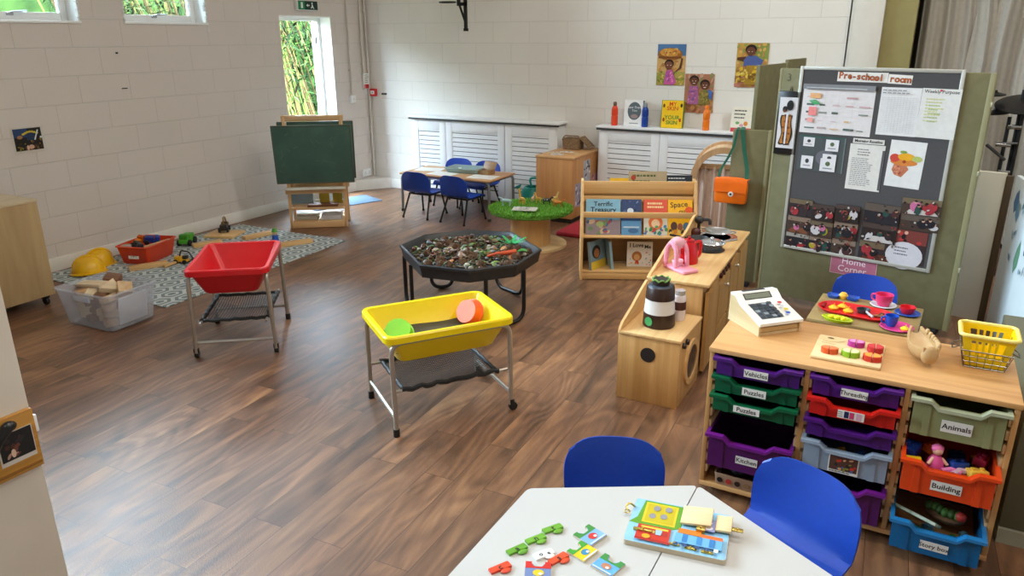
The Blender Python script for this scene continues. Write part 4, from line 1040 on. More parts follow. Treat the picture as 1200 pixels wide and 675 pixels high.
# ------------------------------------------------------------------ patterned rug by the left wall and the toys on it
def rug_mat():
    m, nt, N, L, B = _new('hexagon_rug_weave')
    tc = N.new('ShaderNodeTexCoord'); sp = N.new('ShaderNodeSeparateXYZ'); L.new(tc.outputs['Object'], sp.inputs[0])
    def math_(op, a, b_=None):
        n = N.new('ShaderNodeMath'); n.operation = op
        for i, q in enumerate((a, b_)):
            if q is None: continue
            if isinstance(q, (int, float)): n.inputs[i].default_value = q
            else: L.new(q, n.inputs[i])
        return n.outputs[0]
    ux = math_('MULTIPLY', sp.outputs['X'], 6.6); uy = math_('MULTIPLY', sp.outputs['Y'], 5.4)
    def hexd(ox, oy):
        a = math_('ABSOLUTE', math_('SUBTRACT', math_('FRACT', math_('ADD', ux, ox)), .5))
        c = math_('ABSOLUTE', math_('MULTIPLY', math_('SUBTRACT', math_('FRACT', math_('ADD', math_('MULTIPLY', uy, .57735), oy)), .5), 1.73205))
        return math_('MAXIMUM', a, math_('ADD', math_('MULTIPLY', a, .5), math_('MULTIPLY', c, .866)))
    d = math_('MINIMUM', hexd(0, 0), hexd(.5, .5))
    edge = math_('GREATER_THAN', d, .42)
    ring = math_('MULTIPLY', math_('GREATER_THAN', d, .16), math_('LESS_THAN', d, .28))
    st = math_('MAXIMUM', edge, ring)
    mx = N.new('ShaderNodeMix'); mx.data_type = 'RGBA'; L.new(st, mx.inputs['Factor']); mx.inputs['A'].default_value = lin('79878c'); mx.inputs['B'].default_value = lin('c6ccca')
    L.new(mx.outputs['Result'], B.inputs['Base Color']); B.inputs['Roughness'].default_value = .85
    n = N.new('ShaderNodeTexNoise'); n.inputs['Scale'].default_value = 220; L.new(tc.outputs['Object'], n.inputs['Vector'])
    bp_ = N.new('ShaderNodeBump'); bp_.inputs['Strength'].default_value = .35; bp_.inputs['Distance'].default_value = .003; L.new(n.outputs['Fac'], bp_.inputs['Height']); L.new(bp_.outputs['Normal'], B.inputs['Normal'])
    return m
b = MB(); b.prism([(-.80, -1.02), (.74, -1.02), (.66, 1.02), (-.74, 1.02)], .0005, .008)
solo(b, 'rug', rug_mat(), 'grey and white hexagon patterned rug along the left wall', 'rug', None, (-5.34, 4.24, 0), 0)
ZRg = .0085
# orange red toy crate
def gcrate(name, label, loc, rz, L, W, H, m, cardtext=None, cat='crate', cw=.09):
    t = thing(name, label, cat, loc, rz)
    b = MB(); b.tub((L, W), (L-.05, W-.05), H, .004, 0, .025, .012); b.build('crate_body', m, t)
    return t
t = gcrate('toy_crate', 'orange red plastic crate full of toys on the rug against the wall', (-5.80, 3.98, ZRg), 18, .30, .40, .15, mat('d9401a', .4, var=.04))
b = MB(Tr(0, -.187, .075) @ Rx(83)); b.pen('f0efe8'); b.rect(-.05, -.025, .05, .025, 'f0efe8'); b.text('Cars', 0, 0, .03, '2a2a2a'); b.build('name_card', PR, t)
def wheel(b, x, y, z, r, w, M=None): b.lathe([(.0001, -w/2), (r*.9, -w/2), (r, -w*.3), (r, w*.3), (r*.9, w/2), (.0001, w/2)], (x, y, z), 14, M=Rx(90))
def vehicle(name, label, loc, rz, body, cab, s=1.0, tilt=(0, 0), cat='toy vehicle', scoop=None):
    t = thing(name, label, cat, loc, rz); t.rotation_euler = (rad(tilt[0]), rad(tilt[1]), rad(rz))
    b = MB(); b.box((0, 0, .04*s), (.16*s, .075*s, .035*s), .008*s); b.box((-.03*s, 0, .068*s), (.09*s, .07*s, .03*s), .006*s); b.build('chassis', mat(body, .4), t)
    b = MB(); b.box((.05*s, 0, .075*s), (.05*s, .065*s, .045*s), .01*s); b.build('cab', mat(cab, .3), t)
    for sx in (-1, 1):
        for sy in (-1, 1):
            b = MB(); wheel(b, sx*.055*s, sy*.042*s, .026*s, .026*s, .022*s); b.build('wheel', mat('18181a', .6), t)
    if scoop:
        b = MB(); b.tube(fillet([(-.02*s, 0, .08*s), (.0, 0, .15*s), (.10*s, 0, .14*s), (.14*s, 0, .07*s)], .03*s), .009*s, 6); b.box((.145*s, 0, .055*s), (.03*s, .05*s, .03*s), .005*s); b.build('digger_arm', mat(scoop, .4), t)
    return t
vehicle('toy_truck', 'blue toy truck on top of the toys in the orange red crate', (-5.83, 4.05, .125), 60, '20358a', '26409a', .8, (15, 10))
vehicle('toy_truck', 'dark toy truck at the front of the orange red crate', (-5.80, 3.88, .115), -20, '1d1c22', '3a3a44', .75, (-20, 12))
vehicle('toy_truck', 'orange toy truck at the left of the orange red crate', (-5.90, 3.98, .12), 110, 'e07a1c', 'c85a14', .75, (10, -20))
b = MB(); b.box((0, 0, 0), (.22, .03, .012), .002, Ry(-8)); solo(b, 'wooden_plank', pine, 'narrow wooden plank across the top of the orange red crate', 'plank', None, (-5.72, 4.02, .148), 70)
b = MB(); b.box((0, 0, .03), (.09, .07, .06), .012); solo(b, 'plastic_box', clear('d8d2c6', .3), 'small clear box at the near corner of the orange red crate', 'box', None, (-5.87, 3.84, .10), 20)
vehicle('toy_tractor', 'bright green toy tractor with black wheels on the rug by the wall', (-5.90, 4.46, ZRg), -60, '4fae2a', '3a8f22', 1.15)
vehicle('toy_digger', 'small yellow and black toy digger on the rug beside the red tray', (-5.42, 4.02, ZRg), 20, 'e0a81c', '2a2a2c', .75, scoop='2a2a2c')
vehicle('toy_digger', 'dark toy digger standing on a wooden square at the rug edge', (-5.90, 4.90, .034), 130, '2b2419', '4a3c1e', .9, scoop='8a6a1c')
b = MB(); b.box((0, 0, .012), (.30, .26, .024), .003); solo(b, 'wooden_square', birch, 'flat wooden square under the dark digger on the rug', 'board', None, (-5.86, 4.86, ZRg), 20)
PL = [(-5.70, 4.52, 68, .26, 'pale wooden plank beside the green tractor'), (-5.56, 3.80, 62, .30, 'thick wooden plank on the rug in front of the crate'), (-5.52, 4.96, 80, .30, 'short wooden plank on the rug behind the red tray'),
      (-5.02, 4.88, 62, .42, 'long pale plank lying near the far corner of the rug'), (-5.10, 4.62, 62, .34, 'wooden plank under the far end of the red tray'), (-5.44, 3.94, 100, .20, 'thin wooden strip under the small yellow digger')]
for x, y, a, L_, lab in PL:
    b = MB(); b.box((0, 0, .0175), (L_, .07 if L_ > .25 else .03, .035 if L_ > .25 else .02), .003); solo(b, 'wooden_plank', birch, lab, 'plank', None, (x, y, ZRg), a)
t = thing('toy_figure', 'toy figure in blue with a green hat standing on the rug', 'toy figure', (-5.20, 4.88, ZRg), 0)
b = MB(); b.lathe([(.0001, 0), (.036, 0), (.030, .05), (.026, .075), (.0001, .08)], n=16); b.build('figure_body', mat('2a5fc0', .4), t)
b = MB(); b.ell((0, 0, .10), (.024, .024, .026)); b.build('head', mat('e6c4a0', .5), t)
b = MB(); b.lathe([(.030, .108), (.022, .118), (.020, .14), (.0001, .145)], n=16); b.build('hat', mat('4fa03a', .4), t)
b = MB(); b.box((0, 0, .025), (.05, .05, .05), .006); solo(b, 'toy_block', mat('c8202a', .4), 'small red block beside the blue toy figure', 'block', None, (-5.14, 4.80, ZRg), 25)
# hard hats
def hat(loc, rz, label, tilt):
    t = thing('hard_hat', label, 'hard hat', loc, rz); t.rotation_euler = (rad(tilt), 0, rad(rz)); m = mat('edb612', .35, var=.04)
    b = MB(); b.lathe([(.118, 0), (.12, .02), (.112, .06), (.085, .10), (.045, .125), (.0001, .132)], n=26, sy=.86); b.build('shell', m, t)
    b = MB(); b.tube([(-.118+.236*k/14, 0, .012+.126*math.sqrt(max(0, 1-(2*k/14-1)**2))) for k in range(15)], .012, 6); b.build('ridge', m, t)
    b = MB(); b.lathe([(.116, .0), (.140, -.004), (.142, .004), (.118, .012)], n=26, sy=.9); b.tube([(.11*cos(rad(a)), .10*sin(rad(a)), .005) for a in range(-40, 41, 8)], .012, 6); b.build('brim', m, t)
hat((-6.02, 3.66, .014), 80, 'yellow play hard hat against the wall, the far one of two', 10)
hat((-5.86, 3.47, .014), 60, 'yellow play hard hat nearest the clear box of blocks', -6)

# ------------------------------------------------------------------ clear box of wooden blocks
t = thing('storage_box', 'clear plastic box of wooden blocks on the floor by the left cabinet', 'storage box', (-4.72, 2.89, 0), 4)
cp = clear('eef2fa', .76, .22)
b = MB(); b.tub((.50, .40), (.44, .34), .255, .004, 0, .03, .014); b.build('box_body', cp, t)
b = MB(); b.box((.232, -.0, .13), (.012, .22, .19), .008, Ry(7)); b.box((0, -.19, .215), (.16, .014, .04), .006); b.split('handle_panel', clear('e8edf6', .45), t)
rr = random.Random(8); k = 0
blockw = [wood('a9784a', 'd2a878', 'x'), wood('d0b48a', 'ead6b4', 'x'), wood('6b4528', '8a6040', 'x'), wood('c29a6a', 'e0c098', 'z')]
LAB = 'wooden block among those in the clear box on the floor'
def wedge(b): b.prism([(-.05, -.03), (.05, -.03), (-.05, .04)], -.025, .025)
for layer, z in enumerate((.045, .10, .155, .205)):
    for q in range(8 if layer < 3 else 6):
        x, y = (-.14+.095*(q % 4)+rr.uniform(-.01, .01), (-.075 if q < 4 else .075)+rr.uniform(-.015, .015))
        b = MB()
        if k % 5 == 3: wedge(b)
        elif k % 7 == 2: b.lathe([(.0001, -.04), (.024, -.04), (.024, .04), (.0001, .04)], n=16, M=Ry(90))
        else: b.box((0, 0, 0), (rr.uniform(.08, .13), rr.uniform(.05, .075), .045), .004)
        o = solo(b, 'wooden_block', blockw[k % 4 if layer == 3 else (k+1) % 4], LAB, 'block', 'wooden blocks in the clear box', (-4.72+x*1.0, 2.89+y, z), rr.uniform(0, 180))
        o.rotation_euler.x = rr.uniform(-.35, .35) if layer == 3 else rr.uniform(-.08, .08); o.rotation_euler.y = rr.uniform(-.25, .25) if layer == 3 else 0; k += 1
for x, y, z, d, a, tl, m, lab in ((-.12, -.02, .262, (.22, .08, .022), 8, (4, -5), blockw[1], 'flat pale board lying on the left of the blocks in the clear box'), (.06, .0, .265, (.13, .10, .03), 50, (20, 12), blockw[1], 'pale triangular block on top of the clear box'), (-.07, .10, .27, (.10, .08, .05), 30, (18, 8), blockw[2], 'dark brown cube at the back of the clear box'), (.17, .02, .26, (.11, .09, .045), -35, (-15, 25), blockw[3], 'tan square block at the right end of the clear box')):
    b = MB(); b.box((0, 0, 0), d, .004) if 'triangular' not in lab else b.prism([(-.07, -.05), (.07, -.05), (.0, .07)], -.018, .018)
    o = solo(b, 'wooden_block', m, lab, 'block', None, (-4.72+x, 2.89+y, z-.012), a); o.rotation_euler.x = rad(tl[0]); o.rotation_euler.y = rad(tl[1])
b = MB(); b.lathe([(.0001, -.02), (.03, -.02), (.03, .02), (.0001, .02)], n=16); o = solo(b, 'toy_cylinder', mat('e0701c', .5), 'small orange cylinder among the blocks in the clear box', 'block', None, (-4.70, 2.92, .25), 0); o.rotation_euler.x = 1.0

# ------------------------------------------------------------------ cabinet on castors by the left wall
t = thing('wheeled_cabinet', 'pale oak cabinet on castors by the left wall', 'cabinet', (-5.63, 2.36, 0), 2)
b = MB(); b.span((-.26, -.55, .075), (.26, .55, .755), .003); b.build('carcass', wood('a08258', 'c0a478', 'z', fine=14), t)
b = MB(); b.span((-.265, -.555, .755), (.265, .555, .775), .003); b.build('top_panel', wood('c2ad8a', 'd8c6a6', 'y', fine=14), t)
for sx in (-1, 1):
    for sy in (-1, 1):
        b = MB(); wheel(b, sx*.21, sy*.50, .03, .03, .024); b.box((sx*.21, sy*.50, .062), (.03, .05, .03), .005); b.build('castor', castor_m, t)
vehicle('toy_car', 'orange toy car parked on top of the pale oak cabinet', (-5.62, 2.50, .776), 80, 'e0561a', 'c8401a', .7)

# ------------------------------------------------------------------ wooden plaque on the near wall
t = thing('wooden_plaque', 'varnished wooden plaque with a dark photo fixed to the near wall end', 'plaque', (-1.98, .87, .83), 0)
b = MB(); b.span((0, -.32, -.085), (.016, .072, .085), .003); b.build('plaque_board', wood('9a6626', 'cf9a44', 'y', fine=60), t)
b = MB(); b.span((.0, -.32, -.073), (.020, .066, -.067)); b.build('groove', mat('8a5c22', .5), t)
b = MB(frame((.0165, -.03, -.045), (0, 1, 0), (0, 0, 1))); b.pen('cfc8c0'); b.rect(0, 0, .09, .09, 'cfc8c0'); b.rect(.004, .012, .088, .088, '1b1a1c')
dots(b, .01, .02, .06, .07, 12, ['4a2a22', '6a3a30', '2e2a2e', 'b08a7a'], .004, .012); b.disc(.034, .03, .006, .012, 'd8b8a0'); b.build('photo', PR, t)
t = thing('black_hook', 'black curved hook screwed to the wooden plaque', 'hook', (-1.964, .825, .84), 0)
b = MB(); b.tube(fillet([(.012, -.06, -.06), (.012, -.02, -.04), (.012, .005, .02), (.012, .045, .055)], .03, 6), .014, 10); b.ell((.012, .047, .056), (.014, .02, .014)); b.build('hook_arm', mat('101012', .35), t)
b = MB(); b.lathe([(.0001, 0), (.006, .001), (.005, .004), (.0001, .005)], (.025, -.004, .0), 10, M=Ry(90)); b.lathe([(.0001, 0), (.006, .001), (.005, .004), (.0001, .005)], (.025, -.014, -.028), 10, M=Ry(90)); b.split('screw', mat('c8ccd0', .3, 1.0), t)
b = MB(); b.box((.004, 0, 0), (.012, .012, .05), .003); solo(b, 'corner_clip', white_gloss, 'small white plastic clip on the corner beside the plaque', 'clip', None, (-1.99, .951, .86))
# ------------------------------------------------------------------ sloping bookshelf
BX, BY, BA = -1.845, 5.425, 25.0
t = thing('book_display_shelf', 'low wooden display bookshelf with sloping rows of picture books', 'bookshelf', (BX, BY, 0), BA)
MBk = Tr(BX, BY, 0) @ Rz(BA)
W2 = .44
side = [(-.02, 0), (.34, 0), (.34, .74), (.30, .755), (.16, .755), (.05, .50), (-.02, .36), (-.02, .34)]
for s in (-1, 1):
    b = MB(); b.prism(side, -.009, .009, frame((s*W2, 0, 0), (0, 1, 0), (0, 0, 1))); b.build('side_panel', birch_z, t)
def sl(z): return .05+(z-.50)*.43 if z > .36 else -.01     # y of the sloping front at height z
b = MB()
b.box((0, .12, .065), (2*W2-.018, .27, .016), .002); b.build('bottom_shelf', birch, t)
b = MB(); b.box((0, -.005, .03), (2*W2-.018, .016, .05), .002); b.build('plinth_rail', birch, t)
b = MB(); b.box((0, .15, .345), (2*W2-.018, .32, .014), .002); b.build('middle_shelf', birch, t)
b = MB(); b.box((0, .325, .20), (2*W2-.018, .01, .29)); b.build('back_panel', wood('9a6f3e', 'b98c56', 'x'), t)
for z, h in ((.515, .045),):
    b = MB(); b.box((0, sl(z)-.022, z), (2*W2-.018, .014, h), .003); b.build('front_rail', birch, t)
b = MB(); b.box((0, .17, .615), (2*W2-.018, .014, .04), .003); b.build('front_rail', birch, t)
b = MB(); b.box((0, .20, .70), (2*W2-.018, .014, .10), .003, Rx(0)); b.build('top_rail', birch, t)
b = MB(); b.box((0, .212, .62), (2*W2-.018, .008, .10), .002); b.build('upper_board', wood('b08850', 'cba46c', 'x'), t)
b = MB(); b.box((0, .145, .48), (2*W2-.02, .006, .30), 0, Rx(-24)); b.build('sloping_board', wood('8f6a3c', 'aa8250', 'x'), t)
def sloped_book(x, w, h, label, fn, base, row_z=.352):
    T = MBk @ Tr(x, .045, row_z) @ Rx(-24)
    b = MB(T); b.pen(base); b.span((-w/2, 0, 0), (w/2, .004, h)); b.pen('ece6d8'); b.span((-w/2+.002, .004, .003), (w/2-.004, .016, h-.003)); b.pen(base); b.span((-w/2, .016, 0), (w/2, .019, h))
    b.at(T @ frame((-w/2, -.0004, 0), (1, 0, 0), (0, 0, 1))); fn(b, w, h)
    solo(b, 'picture_book', PR, label, 'book')
def c1(b, w, h):
    b.rect(0, 0, w, h, '5a92b4'); b.rect(0, h*.5, w, h, '7fb4cf'); b.text('Terrific', w*.5, h*.86, .05, '16202a', .02); b.text('Treasury', w*.5, h*.70, .055, '10161e', .02); b.rect(0, 0, w, h*.42, '8f7f88'); dots(b, .01, .01, w-.01, h*.4, 18, ['a8485a', '6a8a5a', 'c8b090', '4a5a80'], .012, .03); b.disc(w*.4, h*.3, .03, .022, '9ab06a')
def c2(b, w, h):
    b.rect(0, h*.4, w, h, '28406e'); b.rect(0, 0, w, h*.4, '5a94c4'); b.disc(w*.45, h*.68, .025, .022, 'd4e2ee'); dots(b, .01, h*.5, w-.01, h-.01, 14, ['46608f', '1c2e54', '6f88ae'], .005, .014); b.rect(w*.1, h*.2, w*.9, h*.24, 'bcd4e6'); b.disc(w*.6, h*.12, .04, .02, '3a6a9a')
def c3(b, w, h):
    b.rect(0, h*.5, w, h, 'd8553a'); b.rect(0, 0, w, h*.5, 'd8d4c4'); b.scribble(w*.15, h*.74, w*.9, h*.94, 2, 'f4d8a0', .9, .5); b.disc(w*.5, h*.35, w*.3, h*.2, 'e0743a', 20); b.disc(w*.5, h*.33, w*.18, h*.12, 'f0d0a8', 16); dots(b, .01, .01, w-.01, h*.25, 22, ['2f8a4a', '3a7ab0', '4f9a5a', 'c83a3a'], .008, .02)
def c4(b, w, h):
    b.rect(0, 0, w, h, 'f2b614'); b.text('Space', w*.45, h*.86, .06, '1a1612', .01, 5); b.text('out', w*.62, h*.68, .05, '1a1612', .01, 5); b.disc(w*.86, h*.72, .03, .025, 'e0561a'); b.disc(w*.25, h*.26, .026, .035, '4a2a1a'); b.disc(w*.5, h*.24, .02, .03, '8a4a2a'); b.disc(w*.75, h*.25, .026, .034, '3a6a8a'); dots(b, .01, .01, w-.01, h*.15, 16, ['d88a1a', '2a2a1a', 'e8d060'], .008, .02)
sloped_book(-.275, .27, .285, 'wide blue book, leftmost in the sloping row of the bookshelf', c1, '6d9cb8')
sloped_book(-.055, .155, .285, 'navy and light blue book, second in the sloping row of the bookshelf', c2, '2a4470')
sloped_book(.135, .185, .285, 'red orange book with a round face, third in the sloping row', c3, 'd0523a')
sloped_book(.325, .19, .285, 'bright yellow book with black writing at the right of the sloping row', c4, 'e8b018')
def c5(b, w, h): b.rect(0, 0, w, h, 'b9a98a'); b.scribble(w*.1, h*.6, w*.9, h*.95, 2, '5a6a3a'); b.disc(w*.12, h*.8, .02, .02, 'b0442a'); b.rect(0, h*.55, w, h*.62, '8a9a5a')
def c6(b, w, h): b.rect(0, 0, w, h, '2a333d'); b.scribble(w*.06, h*.72, w*.95, h*.95, 2, 'd8dde2')
def c7(b, w, h): b.rect(0, 0, w, h, 'f0c030')
def back_book(x, w, h, label, fn, base, y=.262, z=.56):
    T = MBk @ Tr(x, y, z) @ Rx(-10)
    b = MB(T); b.pen(base); b.span((-w/2, 0, 0), (w/2, .016, h)); b.at(T @ frame((-w/2, -.0004, 0), (1, 0, 0), (0, 0, 1))); fn(b, w, h); solo(b, 'picture_book', PR, label, 'book')
b = MB(); b.box((0, .265, .55), (2*W2-.018, .13, .012), .002); b.build('top_shelf', birch, t)
back_book(.08, .30, .255, 'green and tan book rising behind the top rail of the bookshelf', c5, 'a89a7a')
back_book(.33, .20, .225, 'dark slate book rising at the top right of the bookshelf', c6, '2a333d')
back_book(-.12, .20, .20, 'yellow topped book just showing above the top rail of the bookshelf', c7, 'f0c030')
def c8(b, w, h):
    b.rect(0, 0, w, h, 'e6ded6'); b.text('I Love', w*.36, h*.86, .045, '1a1a1e', .02); b.text('Me', w*.80, h*.80, .042, '1a1a1e', .02); b.disc(w*.38, h*.42, w*.2, h*.2, 'b06a2a', 18); b.disc(w*.38, h*.38, w*.12, h*.13, 'd8a06a', 16); b.poly([(w*.3, h*.1), (w*.48, h*.1), (w*.44, h*.26), (w*.34, h*.26)], 'c83a2a'); dots(b, w*.05, h*.05, w*.95, h*.6, 14, ['d86a4a', '8aa0b0', 'e0b03a'], .004, .01)
def c9(b, w, h): b.rect(0, 0, w, h, '7a93a0'); b.disc(w*.4, h*.6, w*.28, h*.24, '2a2422', 18); b.disc(w*.42, h*.55, w*.18, h*.17, 'a8704a', 16); b.rect(0, 0, w, h*.28, 'd8b83a')
def c10(b, w, h): b.rect(0, 0, w, h, '8fb0c0'); b.rect(w*.1, h*.1, w*.9, h*.3, '6a8a9a')
def on_shelf(x, w, h, rz, label, fn, base, y=.10):
    p = MBk @ Vector((x, y, .0735)); stand_book('picture_book', w, h, .014, p, BA+rz, label, fn, base, -7)
on_shelf(.03, .20, .20, 0, 'white book with an orange haired child on the bottom shelf', c8, 'e0d8d0', .12)
on_shelf(-.30, .20, .225, 52, 'grey blue open book with a face on its cover, bottom shelf left', c9, '8a9aa4', .07)
on_shelf(-.20, .18, .23, 100, 'pale blue upright book right of the face book on the bottom shelf', c10, '8fb0c0', .12)

# ------------------------------------------------------------------ arched play frame with voile behind the shelf
t = thing('arched_play_frame', 'arched wooden play frame hung with pinkish voile behind the bookshelf', 'play frame', (-1.43, 6.26, 0), 12)
def arch(b, x0, x1, h, y0, y1, th):
    cx = (x0+x1)/2; r = (x1-x0)/2
    out = [(x0, 0)]+[(cx-r*cos(PI*k/20), h-r+r*sin(PI*k/20)) for k in range(21)]+[(x1, 0)]
    inn = [(x0+th, 0)]+[(cx-(r-th)*cos(PI*k/20), h-r+(r-th)*sin(PI*k/20)) for k in range(21)]+[(x1-th, 0)]
    n = len(out); vs = [(x, y0, z) for x, z in out]+[(x, y1, z) for x, z in out]+[(x, y0, z) for x, z in inn]+[(x, y1, z) for x, z in inn]; fs = []
    for i in range(n-1):
        fs += [(i, i+1, 2*n+i+1, 2*n+i), (n+i+1, n+i, 3*n+i, 3*n+i+1), (i+1, i, n+i, n+i+1), (2*n+i, 2*n+i+1, 3*n+i+1, 3*n+i)]
    fs += [(0, 2*n, 3*n, n), (n-1, 2*n-1, 4*n-1, 3*n-1)]
    b.add(vs, fs)
b = MB(); arch(b, -.26, .26, .965, -.02, .02, .05); b.build('front_arch', wood('bd9268', 'dcb58c', 'z'), t)
b = MB(); arch(b, -.26, .26, .965, .36, .40, .05); b.build('rear_arch', wood('bd9268', 'dcb58c', 'z'), t)
b = MB(); b.grid(lambda u, v: (-.238*cos(PI*u), .02+.34*v, .705+.238*sin(PI*u)+.0), 20, 1)
b.build('roof_panel', wood('cda880', 'e8cca8', 'y'), t)
b = MB(); b.sheet(lambda u, v: (-.205+.41*u, .045+.018*sin(u*34)+.008*sin(u*71), .03+.77*v+(.0)), 60, 4, .003); b.build('voile_curtain', clear('ecd4c6', .05, .6), t)
b = MB(); b.box((0, .0, .09), (.42, .02, .05), .004); b.box((0, .38, .09), (.42, .02, .05), .004); b.split('bottom_rail', wood('bd9268', 'dcb58c', 'x'), t)
b = MB(); b.box((.0, .03, .80), (.43, .015, .04), .003); b.build('curtain_rail', wood('bd9268', 'dcb58c', 'x'), t)

# ------------------------------------------------------------------ play kitchen: washing machine unit and hob unit
WX0, WX1, WY0, WY1, WH = -1.255, -.925, 3.445, 3.845, .385
t = thing('toy_washing_machine', 'low birch toy washing machine with round porthole, in front of the play hob', 'toy appliance', ((WX0+WX1)/2, (WY0+WY1)/2, 0), 0)
hw, hd = (WX1-WX0)/2, (WY1-WY0)/2
end_w = wood('b98a4e', 'd8ab70', 'z'); top_w = wood('c99c60', 'e6c088', 'y')
b = MB(); b.span((-hw, -hd, 0), (hw, hd, WH-.018), .002); b.build('carcass', end_w, t)
b = MB(); b.span((-hw-.002, -hd-.008, WH-.018), (hw+.006, hd, WH), .005); b.build('worktop', top_w, t)
b = MB(); pr_ = [(-hd-.008, 0), (hd, 0), (hd, .16), (hd-.10, .13), (hd-.24, .075), (-hd+.03, .035), (-hd-.004, .01)]
b.prism(pr_, -.007, .007, Tr(-hw+.007, 0, WH-.0) @ frame((0, 0, 0), (0, 1, 0), (0, 0, 1))); b.build('back_board', birch_y, t)
b = MB(); b.lathe([(.0001, 0), (.040, 0), (.040, .003), (.0001, .003)], (.0, -hd-.0005, .275), 24, M=Rx(90)); b.build('finger_hole', mat('1c120c', .8), t)
b = MB(); b.lathe([(.095, 0), (.125, 0), (.125, .012), (.095, .012), (.095, 0)], (hw, .02, .19), 30, M=Ry(90)); b.build('porthole_ring', birch_z, t)
b = MB(); b.lathe([(.0001, .002), (.094, .002), (.094, .005), (.0001, .005)], (hw, .02, .19), 30, M=Ry(90)); b.build('dark_porthole_disc', mat('3a2c26', .2), t)  # disc coloured dark for the shaded interior of the opening
for k in range(2):
    b = MB(); b.lathe([(.0001, 0), (.016, 0), (.014, .016), (.0001, .018)], (hw+.0, -.15+.06*k, .34), 16, M=Ry(90)); b.split('dial', mat('2e211b', .4), t)
KX0, KX1, KY0, KY1, KH = -1.285, -.945, 3.88, 5.16, .555
t = thing('play_kitchen', 'long birch play kitchen with silver hob rings and sink beside the olive screen', 'play kitchen', ((KX0+KX1)/2, (KY0+KY1)/2, 0), 2.5)
MK = Tr((KX0+KX1)/2, (KY0+KY1)/2, 0) @ Rz(2.5)
hw, hd = (KX1-KX0)/2, (KY1-KY0)/2
b = MB(); b.span((-hw, -hd, 0), (hw-.025, hd, KH-.02), .002); b.build('carcass', end_w, t)
b = MB(); b.span((-hw, -hd-.01, KH-.02), (hw+.012, hd+.01, KH), .006); b.build('worktop', top_w, t)
bb = [(-hd-.01, 0), (hd+.01, 0), (hd+.01, .02), (hd-.06, .085), (hd-.16, .13), (hd-.26, .125), (hd-.36, .085), (hd-.52, .05), (0, .085), (-.12, .10), (-.26, .09), (-.42, .05), (-hd+.06, .02)]
pts = fillet([(p[0], p[1], 0) for p in bb[2:]], .06, 4)
b = MB(); b.prism(bb[:2]+[(p.x, p.y) for p in pts], -.008, .008, Tr(-hw+.008, 0, KH-.002) @ frame((0, 0, 0), (0, 1, 0), (0, 0, 1))); b.build('back_board', birch_y, t)
doors = [(-hd+.02, -hd+.30, .03, .50), (-hd+.32, -hd+.64, .20, .46), (-hd+.32, -hd+.64, .03, .18), (-hd+.66, -hd+.95, .20, .49), (-hd+.66, -hd+.95, .03, .18), (-hd+.97, hd-.02, .03, .50)]
doorw = wood('b18449', 'cfa368', 'z')
for i, (y0, y1, z0, z1) in enumerate(doors):
    n = 10; top = [(y1-(y1-y0)*k/n, z1+.014*sin(k/n*PI*2.0)) for k in range(n+1)]
    b = MB(); b.prism([(y0, z0), (y1, z0)]+top, -.010, .010, frame((hw-.002, 0, 0), (0, 1, 0), (0, 0, 1))); d = b.build('door', doorw, t)
    if i in (1, 3): 
        b = MB(); b.cyl((hw+.004, (y0+y1)/2, z1-.045), (hw+.022, (y0+y1)/2, z1-.045), .007, n=10); b.ell((hw+.026, (y0+y1)/2, z1-.045), (.010, .012, .012)); b.build('knob', mat('d8d4c8', .3, .8), d)
for k in range(4):
    b = MB(); b.lathe([(.0001, 0), (.018, 0), (.016, .016), (.0001, .018)], (hw-.004, -hd+.36+.075*k, .503), 16, M=Ry(90)); b.split('dial', mat('4a2018', .4), t)
chrome = mat('cfd2d6', .24, .9, var=.04)
b = MB(); b.lathe([(.095, 0), (.135, 0), (.138, .005), (.11, .008), (.095, .004)], (-.0, hd-.24, KH+.0), 32); b.lathe([(.0001, .001), (.095, .004)], (-.0, hd-.24, KH), 32); b.build('sink_bowl', chrome, t)
for dy, r in ((hd-.58, .085),):
    b = MB(); b.lathe([(.0001, 0), (r, 0), (r+.008, .006), (r-.01, .010), (.0001, .006)], (.03, dy, KH), 28); b.build('hob_ring', mat('2c2d30', .3, .5), t)
# things on the play kitchen
def onk(x, y, z=0.0): return MK @ Vector((x, y, KH+z))
t = thing('toy_saucepan', 'shiny steel toy pan with lid on the near hob ring', 'toy pan', onk(.04, hd-.58, .0105), 40)
b = MB(); b.lathe([(.0001, 0), (.06, 0), (.075, .035), (.082, .04), (.078, .043), (.06, .012), (.0001, .008)], n=28); b.build('pan_body', chrome, t)
b = MB(); b.lathe([(.070, .042), (.06, .052), (.0001, .058)], n=28); b.ell((0, 0, .066), (.012, .012, .010)); b.build('lid', chrome, t)
b = MB(); b.tube([(.075, 0, .038), (.17, 0, .05)], .007, 8); b.build('handle', chrome, t)
t = thing('toy_colander', 'round steel toy colander lying in the far sink bowl', 'toy colander', onk(.0, hd-.24, .010), 0)
b = MB(); b.lathe([(.0001, 0), (.05, .0), (.09, .028), (.10, .032), (.096, .036), (.05, .008), (.0001, .006)], n=28); b.build('bowl', chrome, t)
for s in (-1, 1):
    b = MB(); b.tube(fillet([(s*.095, -.03, .032), (s*.125, -.02, .034), (s*.125, .02, .034), (s*.095, .03, .032)], .015), .004, 6); b.build('handle', chrome, t)
t = thing('toy_frying_pan', 'black toy frying pan leaning on the back board of the play kitchen', 'toy pan', onk(-.075, hd-.46, .018), 200)
b = MB(); b.lathe([(.0001, 0), (.06, 0), (.075, .02), (.072, .022), (.058, .004), (.0001, .004)], n=26); b.build('pan_body', mat('1c1d20', .35), t)
b = MB(); b.tube([(.07, 0, .016), (.18, 0, .035)], .008, 8); b.build('handle', mat('101012', .5), t)
t = thing('toy_tap', 'dark toy tap by the far sink bowl', 'toy tap', onk(-.125, hd-.22, 0), 0)
